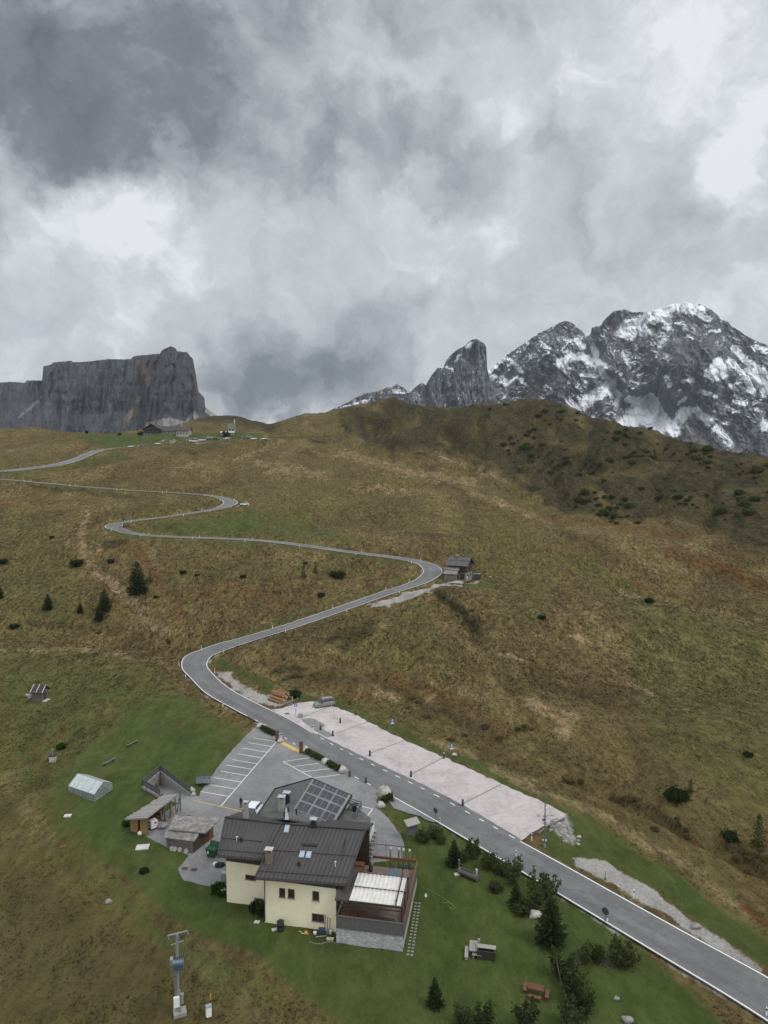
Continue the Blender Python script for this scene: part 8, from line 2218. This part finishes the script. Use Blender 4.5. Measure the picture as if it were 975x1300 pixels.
p = G(622.5, 732.5); m_ = MB(); m_.box(p + UP * .12, (.9, .4, .24), rz=.3); m_.box(p + UP * .26, (.6, .3, .05), rz=.3); solo(m_, 'white_stone_block', M_SLABW, p, 'small white block on the slope right of the hut', 'block')
# guard rail at the bend
gi = [i for i in range(len(RC)) if True]
ia = rindex(559.5, 730); ib_ = rindex(552, 714)
pts = [by_road(i, -1, .75) for i in range(min(ia, ib_) - 2, max(ia, ib_) + 3)]
gd = thing('guard_rail', pts[0], 'short grey guard rail round the outside of the bend by the hut', 'guard rail')
m_ = MB()
for a, b in zip(pts[:-1], pts[1:]): m_.bar(a + UP * .68, b + UP * .68, .07, .32)
m_.build('rail', M_GALV, gd)
for q in pts[::3]: m_ = MB(); m_.bar(q - UP * .1, q + UP * .8, .1, .1); m_.build('post', M_GALV, gd)

# ================================================================== the pass: hotel, chapel
def far_house(loc, ang, W, D, Hh, rise, name, label, cat, wall_mt, top_mt, stone_h, roof_mt, nwin, rows, ridge_x=True, over=1.2):
    r_ = thing(name, loc, label, cat); f = Fr(loc, ang)
    m_ = MB(); f.box(m_, 0, W, 0, D, -3, stone_h); m_.build('wall', wall_mt, r_)
    m_ = MB(); f.box(m_, -.1, W + .1, -.1, D + .1, stone_h, Hh)
    if ridge_x:
        m_.add([f(W + .1, -.1, Hh), f(W + .1, D + .1, Hh), f(W + .1, D / 2, Hh + rise)], [(0, 1, 2)]); m_.add([f(-.1, -.1, Hh), f(-.1, D / 2, Hh + rise), f(-.1, D + .1, Hh)], [(0, 1, 2)])
    else: m_.add([f(-.1, -.1, Hh), f(W + .1, -.1, Hh), f(W / 2, -.1, Hh + rise)], [(0, 1, 2)]); m_.add([f(-.1, D + .1, Hh), f(W / 2, D + .1, Hh + rise), f(W + .1, D + .1, Hh)], [(0, 1, 2)])
    m_.build('upper_wall', top_mt, r_)
    m_ = MB(); s_ = rise / ((D if ridge_x else W) / 2) * over
    if ridge_x:
        m_.slab([f(-over, -over, Hh - s_), f(W + over, -over, Hh - s_), f(W + over, D / 2, Hh + rise + .1), f(-over, D / 2, Hh + rise + .1)], .3); m_.slab([f(-over, D / 2, Hh + rise + .09), f(W + over, D / 2, Hh + rise + .09), f(W + over, D + over, Hh - s_), f(-over, D + over, Hh - s_)], .3)
    else:
        m_.slab([f(-over, -over, Hh - s_), f(W / 2, -over, Hh + rise + .1), f(W / 2, D + over, Hh + rise + .1), f(-over, D + over, Hh - s_)], .3); m_.slab([f(W / 2, -over, Hh + rise + .09), f(W + over, -over, Hh - s_), f(W + over, D + over, Hh - s_), f(W / 2, D + over, Hh + rise + .09)], .3)
    rf_ = m_.build('roof', roof_mt, r_)
    for rr in range(rows):
        z = 1.0 + rr * 2.8
        for k in range(nwin):
            a = W * (k + .5) / nwin; o_ = -.06 if z < stone_h else -.16
            m_ = MB(); f.box(m_, a - .5, a + .5, o_, o_ + .05, z, z + 1.3); m_.build('window', M_GLASS, r_)
    return r_, f, rf_
M_RENDER = mat('pale_render', (0.36, 0.345, 0.315), (0.29, 0.28, 0.255), 1, .9)
M_FROOF = mat('dark_brown_roof', (0.045, 0.04, 0.04), (0.07, 0.062, 0.06), 1, .7)
p = WY(183, 554.5, 598); p.z = ground(p.x, p.y)
r1, f1, rf1 = far_house(p, -.05, 13.5, 14, 6.5, 4.0, 'pass_hotel', 'large hotel on the pass with a broad dark timber gable', 'hotel', M_RENDER, M_WOODD, 2.6, M_FROOF, 5, 2, False, 1.6)
for z in (2.9, 5.6):
    m_ = MB(); f1.box(m_, -.5, 14, -1.3, -.12, z, z + .2); f1.box(m_, -.5, 14, -1.35, -1.25, z + .2, z + 1.1); m_.build('balcony', M_WOODD, r1)
q = p + f1.e1 * 13.8; q.z -= .5
f2 = Fr(q, -.05)
m_ = MB(); f2.box(m_, 0, 22, 1, 12, -3, 5.2); m_.build('long_wing', M_RENDER, r1)
m_ = MB(); m_.slab([f2(-.5, .0, 4.9), f2(22.8, .0, 4.9), f2(21.5, 6.5, 8.8), f2(-.5, 6.5, 9.6)], .3); m_.slab([f2(-.5, 6.5, 9.59), f2(21.5, 6.5, 8.79), f2(22.8, 13, 4.9), f2(-.5, 13, 4.9)], .3); w_ = m_.build('wing_roof', M_FROOF, r1)
for a in (5, 16): m_ = MB(); m_.box(f2(a, 6.3, 9.6), (1.0, 1.0, 2.0)); ch = m_.build('chimney', M_RENDER, w_); m_ = MB(); m_.box(f2(a, 6.3, 10.7), (1.4, 1.3, .15)); m_.build('chimney_cap', M_TIN, ch)
for k in range(8):
    for z in (.6, 3.2): m_ = MB(); f2.box(m_, 1.2 + k * 2.6, 2.2 + k * 2.6, .92, .99, z, z + 1.3); m_.build('window', M_GLASS, r1)
m_ = MB(); f2.box(m_, -2, 20, -6, .9, -3, 0.0); m_.build('terrace', M_CONC, r1)
m_ = MB(); f2.box(m_, -2.05, 20.05, -6.1, -6.0, -3, .9); m_.build('terrace_wall', M_RENDER, r1)
p = WY(224, 554.5, 592); p.z = ground(p.x, p.y) - .2
far_house(p, -.05, 10, 9, 4.6, 2.4, 'mountain_inn', 'low pale inn with a brown roof joined on the right of the hotel', 'inn', M_RENDER, M_RENDER, 4.5, mat('red_brown_roof', (0.075, 0.052, 0.045), None, 1, .7), 4, 1, True, .8)
p = WY(289.5, 554.5, 600); p.z = ground(p.x, p.y)
r3, f3, rf3 = far_house(p, .05, 5.5, 7, 3.2, 4.0, 'chapel', 'small chapel with a steep pale roof and a bell turret on the pass', 'chapel', M_RENDER, M_RENDER, 3.1, mat('mossy_roof', (0.10, 0.10, 0.075), (0.14, 0.14, 0.11), 1, .9), 2, 1, True, .5)
m_ = MB(); f3.box(m_, 4.5, 5.5, 3.0, 4.0, 6.5, 9.0); tw = m_.build('bell_turret', M_RENDER, r3); m_ = MB(); c_ = f3(5, 3.5, 9.0); m_.tube(c_, c_ + UP * 1.8, .9, .02, 4); m_.build('spire', M_TIN, tw)
p = WY(280, 556, 590); p.z = ground(p.x, p.y)
far_house(p, .05, 11, 5, 2.4, .8, 'pale_kiosk', 'low pale building with a flat roof in front of the chapel', 'building', M_RENDER, M_RENDER, 2.3, M_TIN, 4, 1, True, .4)
# ================================================================== trees and shrubs
M_PINED = leaf_mat('dark_pine_needles', (0.046, 0.064, 0.026), (0.082, 0.098, 0.040))
sp1 = conifer('spruce_tree', 8.6, 3.3, 11, M_SPRUCE, 1.35, .03, .60, .36)
p = G(699.5, 1198); set_thing(sp1, p, 'tall dense dark spruce on the lawn beside the road', 'tree', None)
spx = (1198 - 1139) / F * p.y
sp1.scale = (spx / 8.6 * 1.1,) * 3
def place(proto_fn, base, lst, cat):
    """first use moves the prototype, later ones copy it"""
    for k, (u, v, s, rz, lb, grp) in enumerate(lst):
        o = proto_fn if k == 0 else dup(proto_fn)
        p = G(u, v); set_thing(o, p - UP * .05, lb, cat, grp, rz, s)
# spruces by the lawn
spS = conifer('young_spruce', 3.0, .95, 21, M_SPRUCE, 1.2, .02, .7, .22)
place(spS, 0, [(576.5, 1099, 1.15, 0, 'slim young spruce left of the log fountain, near the board', 'young spruces on the lawn'), (655, 1152, 1.0, 1.2, 'slim young spruce alone on the lawn, below the fountain', 'young spruces on the lawn'), (552, 1277, .95, 2.2, 'small young spruce alone at the bottom of the lawn', 'young spruces on the lawn')], 'tree')
mA = mugo('mountain_pine', 2.3, 1.5, 31, M_PINE, 11, 1.0, .26)
mB = mugo('mountain_pine', 3.0, 1.15, 32, M_PINE, 8, 1.0, .26, True)
mC = mugo('mountain_pine', 1.5, 1.5, 33, M_PINE, 13, 1.0, .24)
mD = mugo('mountain_pine', 3.4, 1.35, 34, M_PINED, 8, 1.1, .27)
G1, G2 = 'mountain pines along the road', 'dark pines at the bottom edge'
place(mA, 0, [(539, 1068, .8, 0, 'bushy mountain pine right beside the information board', G1), (621, 1101, .85, 1, 'bushy mountain pine behind the log fountain', G1), (678, 1157, .8, 4, 'low bushy pine beside the pale boulder under the spruce', G1), (756, 1218, .7, .5, 'bushy pine by the roadside, just left of the largest one', G1), (790, 1224, 1.15, 2.8, 'large bushy pine at the roadside in the lower right', G1)], 'shrub')
place(mB, 0, [(601, 1090, 1.0, 0, 'upright open pine nearest the road sign, behind the fountain', G1), (653, 1121, 1.15, 2, 'upright open pine with a bare leaning stem by the road', G1), (684, 1143, 1.25, 3.5, 'tall open pine just above the dark spruce', G1), (697, 1137, 1.0, 5, 'open pine at the road edge above the dark spruce', G1), (743, 1221, .7, 2.4, 'small upright pine on the lawn right of the spruce', G1)], 'shrub')
place(mC, 0, [(552, 1062, .9, 0, 'low mountain pine right of the information board shrubs', G1), (586, 1092, .75, 2, 'low round pine beside the slim young spruce', G1), (638, 1109, 1.0, 3, 'low spreading pine between the fountain and the road', G1), (629, 1131, .7, 1, 'sparse low pine on the lawn below the fountain', G1), (664, 1160, .9, 4, 'low dark pine left of the pale boulder', G1), (755, 1215, .6, 1, 'tiny pine between the spruce and the large roadside pine', G1), (560, 1070, .6, 5, 'smallest low pine beside the information board', G1)], 'shrub')
place(mD, 0, [(714, 1240, .95, 0, 'dark tall pine below the spruce with a grey bare stem', G2), (726, 1264, 1.0, 1.5, 'dark pine right of the square picnic table', G2), (742, 1284, .9, 2.2, 'dark pine at the right end of the bottom pine belt', G2), (668, 1303, .85, 4.1, 'dark pine left of the picnic table front bench', G2), (614, 1303, .75, .8, 'dark pine in the bottom belt, second from its left end', G2), (589, 1303, .7, 2.9, 'dark pine at the left end of the bottom belt', G2), (724, 1308, 1.0, 5.6, 'dark pine at the bottom edge below the square picnic table', G2)], 'tree')
a = G(715, 1262); m_ = MB(); m_.tube(a, a + Vector((-.7, .3, 3.6)), .07, .03, 6); solo(m_, 'dead_stem', M_WOODG, a, 'bare grey dead stem standing among the dark pines', 'dead tree')
for k, (u, v, du, lb) in enumerate(((728, 1226, 14, 'grey fallen branch on the grass right of the spruce'), (655, 1124, -14, 'grey fallen branch under the leaning pine'))):
    a, b = G(u, v), G(u + du, v - 3); m_ = MB(); m_.path([a + UP * .08, a.lerp(b, .4) + UP * .2, b + UP * .1], .05, 5); solo(m_, 'fallen_branch', M_WOODG, a, lb, 'branch')
br_ = MB(); rr = random.Random(5); p = G(770, 1222)
for k in range(60): q = p + Vector((rr.gauss(0, .7), rr.gauss(0, .5), .05)); br_.tube(q, q + Vector((rr.uniform(-.7, .7), rr.uniform(-.7, .7), rr.uniform(.05, .6))), .025, .01, 4)
solo(br_, 'brushwood', M_WOODG, p, 'tangle of dead grey brushwood beside the large roadside pine', 'brushwood')
# shrubs against the house
m1 = mugo('garden_shrub', .9, 1.1, 51, M_LEAF, 12, 1.3, .22)
place(m1, 0, [(289, 1136, 1.0, 0, 'green leafy shrub at the left corner of the cream house', None), (278, 1131, .9, 2, 'green leafy shrub on the grass below the lower yard', None)], 'shrub')
m2 = mugo('garden_shrub', 1.6, .75, 52, M_SPRUCE, 8, 1.4, .22)
place(m2, 0, [(332, 1163, 1.1, 0, 'dark shrub in the step between the two cream walls', None), (322, 1158, .8, 1, 'low dark shrub below the small cellar window', None)], 'shrub')
m3 = mugo('tall_weed', .6, .6, 53, M_LEAF, 8, 1.0, .2)
place(m3, 0, [(183, 1108, 1.0, 0, 'small dark green weed clump on the lawn below the sheds', None), (78, 950.5, 1.6, 1, 'dark low bush beside the stone oven', None), (161, 1048, 1.2, 2, 'green weeds at the left end of the lean-to shed', None)], 'plant')
# distant trees on the slopes
fs = conifer('hill_spruce', 8.0, 3.0, 61, M_SPRUCE, 1.2, .02, .62, .55)
GF = 'lone trees on the left slope'
def hs(v0, v1, u): return (v1 - v0) / F * G(u, v1).y / 8.0
place(fs, 0, [(174.5, 754, hs(718.5, 754, 174) * 1.15, 0, 'largest dark round spruce on the left slope', GF), (133, 776, hs(748, 776, 133), 1, 'pointed spruce second largest on the left slope', GF), (126, 788, hs(768, 788, 126), 2, 'paler small spruce just below the pointed one', GF), (61, 774, hs(754, 774, 61), 3, 'small pointed spruce farthest left on the slope', GF), (102, 778, hs(765, 778, 102), 4, 'very small spruce between the two pointed ones', GF), (0, 760, hs(744, 760, 2), 5, 'dark spruce cut by the left edge', GF)], 'tree')
lf = conifer('hill_larch', 7.0, 1.9, 62, M_LARCH, .75, .03, .8, .5)
def hl(v0, v1, u): return (v1 - v0) / F * G(u, v1).y / 7.0
place(lf, 0, [(385.5, 733, hl(717, 733, 385), 0, 'olive green young larch in the hollow inside the bend', None), (400.5, 727, hl(713, 727, 400), 1, 'slimmer paler larch behind the other in the hollow', None), (190.5, 739, hl(725, 739, 190), 2, 'small yellow green larch right of the largest round spruce', None), (963, 1074, hl(1031, 1074, 963), 3, 'yellow green larch at the right edge', None), (877, 1005, hl(988, 1005, 877), 4, 'small yellow green larch in the right meadow', None)], 'tree')
fb = mugo('dwarf_pine', 1.6, 2.3, 71, M_SPRUCE, 14, 1.0, .42)
GB = 'dwarf pines on the slopes'
place(fb, 0, [(427.5, 733, 1.25, 0, 'flat dark dwarf pine in the hollow inside the bend', GB), (97, 718, 1.2, 1, 'flat dark dwarf pine on the far left slope', GB), (3, 715, .9, 2, 'dark dwarf pine at the left edge of the slope', GB), (860, 1015, .85, 3, 'round dark dwarf pine in the right meadow near the larch', GB), (927, 1065, .55, 4, 'tiny dark dwarf pine near the right stream bank', GB), (824, 764.5, .75, 5, 'lone dark dwarf pine high on the right meadow', GB), (688, 785.5, .6, 0.5, 'lone dark dwarf pine on the meadow right of the ravine', GB), (232, 728, .6, 1.5, 'small dwarf pine right of the largest round spruce', GB), (309, 733, .5, 2.5, 'tiny dwarf pine on the slope above the long straight', GB), (408, 757, .6, 3.5, 'tiny dwarf pine just above the long straight', GB), (141, 714, .7, 4.5, 'small dwarf pine in the gully on the left slope', GB), (198, 759, .4, 5.5, 'tiny dwarf pine below the largest round spruce', GB), (250, 731, .4, .2, 'tiny dwarf pine on the slope left of the hollow', GB), (66, 683, .5, .9, 'tiny dwarf pine high on the left slope', GB), (372, 886, .8, 1.9, 'dark dwarf pine behind the log stack', GB), (950, 960, .4, 2.9, 'tiny dwarf pine at the right edge of the meadow', GB), (388, 716, .4, 4.0, 'tiny dwarf pine behind the two larches', GB), (18, 797, .7, .3, 'low dwarf pine above the near meadow rim', GB)], 'shrub')
# brown heather clumps in the wet hollows
hbp = mugo('heather_clump', .75, 1.5, 81, M_HEATHB, 14, .8, .24)
lst = []
rr = random.Random(12)
for (u0, v0, n, su, sv) in ((668, 926, 3, 9, 3), (722, 990, 4, 10, 4), (378, 858, 5, 9, 4), (440, 805, 7, 20, 6), (860, 1052, 5, 14, 7), (955, 1090, 7, 18, 10), (800, 1020, 5, 18, 5), (590, 785, 6, 8, 12), (140, 800, 3, 30, 3), (215, 812, 2, 4, 4), (560, 755, 3, 5, 4), (540, 900, 6, 30, 12), (610, 930, 6, 30, 10)):
    for k in range(n): lst.append((u0 + rr.gauss(0, su * .8), v0 + rr.gauss(0, sv * .8), rr.uniform(.3, .62), rr.uniform(0, 6), 'rounded brown heather clump in a damp hollow of the meadow', 'heather clumps in the hollows'))
place(hbp, 0, lst, 'shrub')
# dwarf pines scattered over the dark ridge
rb = mugo('ridge_pine', 1.8, 2.4, 91, M_PINE, 12, .8, .5)
lst = []
rr = random.Random(33)
clusters = [(690, 575, 30, 12, 10), (740, 590, 30, 14, 12), (780, 650, 22, 12, 12), (745, 635, 24, 10, 10), (820, 575, 26, 10, 10), (885, 580, 22, 8, 10), (790, 552, 20, 6, 8), (930, 640, 30, 14, 10), (950, 600, 26, 10, 8), (660, 560, 30, 10, 6), (860, 630, 30, 12, 6), (700, 530, 30, 8, 6)]
for (u0, v0, su, sv, n) in clusters:
    for k in range(n + 13):
        u, v = u0 + rr.gauss(0, su * .7), v0 + rr.gauss(0, sv * .7)
        if u > 980: continue
        lst.append((u, v, rr.choice((.3, .35, .4, .5, .6, .8, 1.2)), rr.uniform(0, 6), 'small dark dwarf pine scattered on the brown ridge', 'dwarf pines on the ridge'))
for u, v in ((672, 549), (678, 546), (708, 524), (808, 541), (812, 542), (819, 543), (815, 541.5), (826, 545), (735, 520), (905, 568), (910, 569.5), (622, 520), (641, 515)):
    lst.append((u, v, rr.uniform(.6, 1.1), rr.uniform(0, 6), 'small dark dwarf pine on the skyline of the brown ridge', 'dwarf pines on the skyline'))
place(rb, 0, lst, 'shrub')
# small dark trees by the hotel
lst = [(178, 552.5, 1.0, 0, 'small dark tree left of the hotel gable', None), (152, 553, .7, 1, 'small dark bush on the pass meadow left of the hotel', None), (110, 550, .6, 2, 'tiny dark bush on the skyline meadow', None), (287.5, 554.5, 1.4, 3, 'dark tree close to the chapel', None)]
pb = mugo('pass_tree', 3.0, 2.2, 95, M_SPRUCE, 10, .8, .6)
place(pb, 0, lst, 'tree')
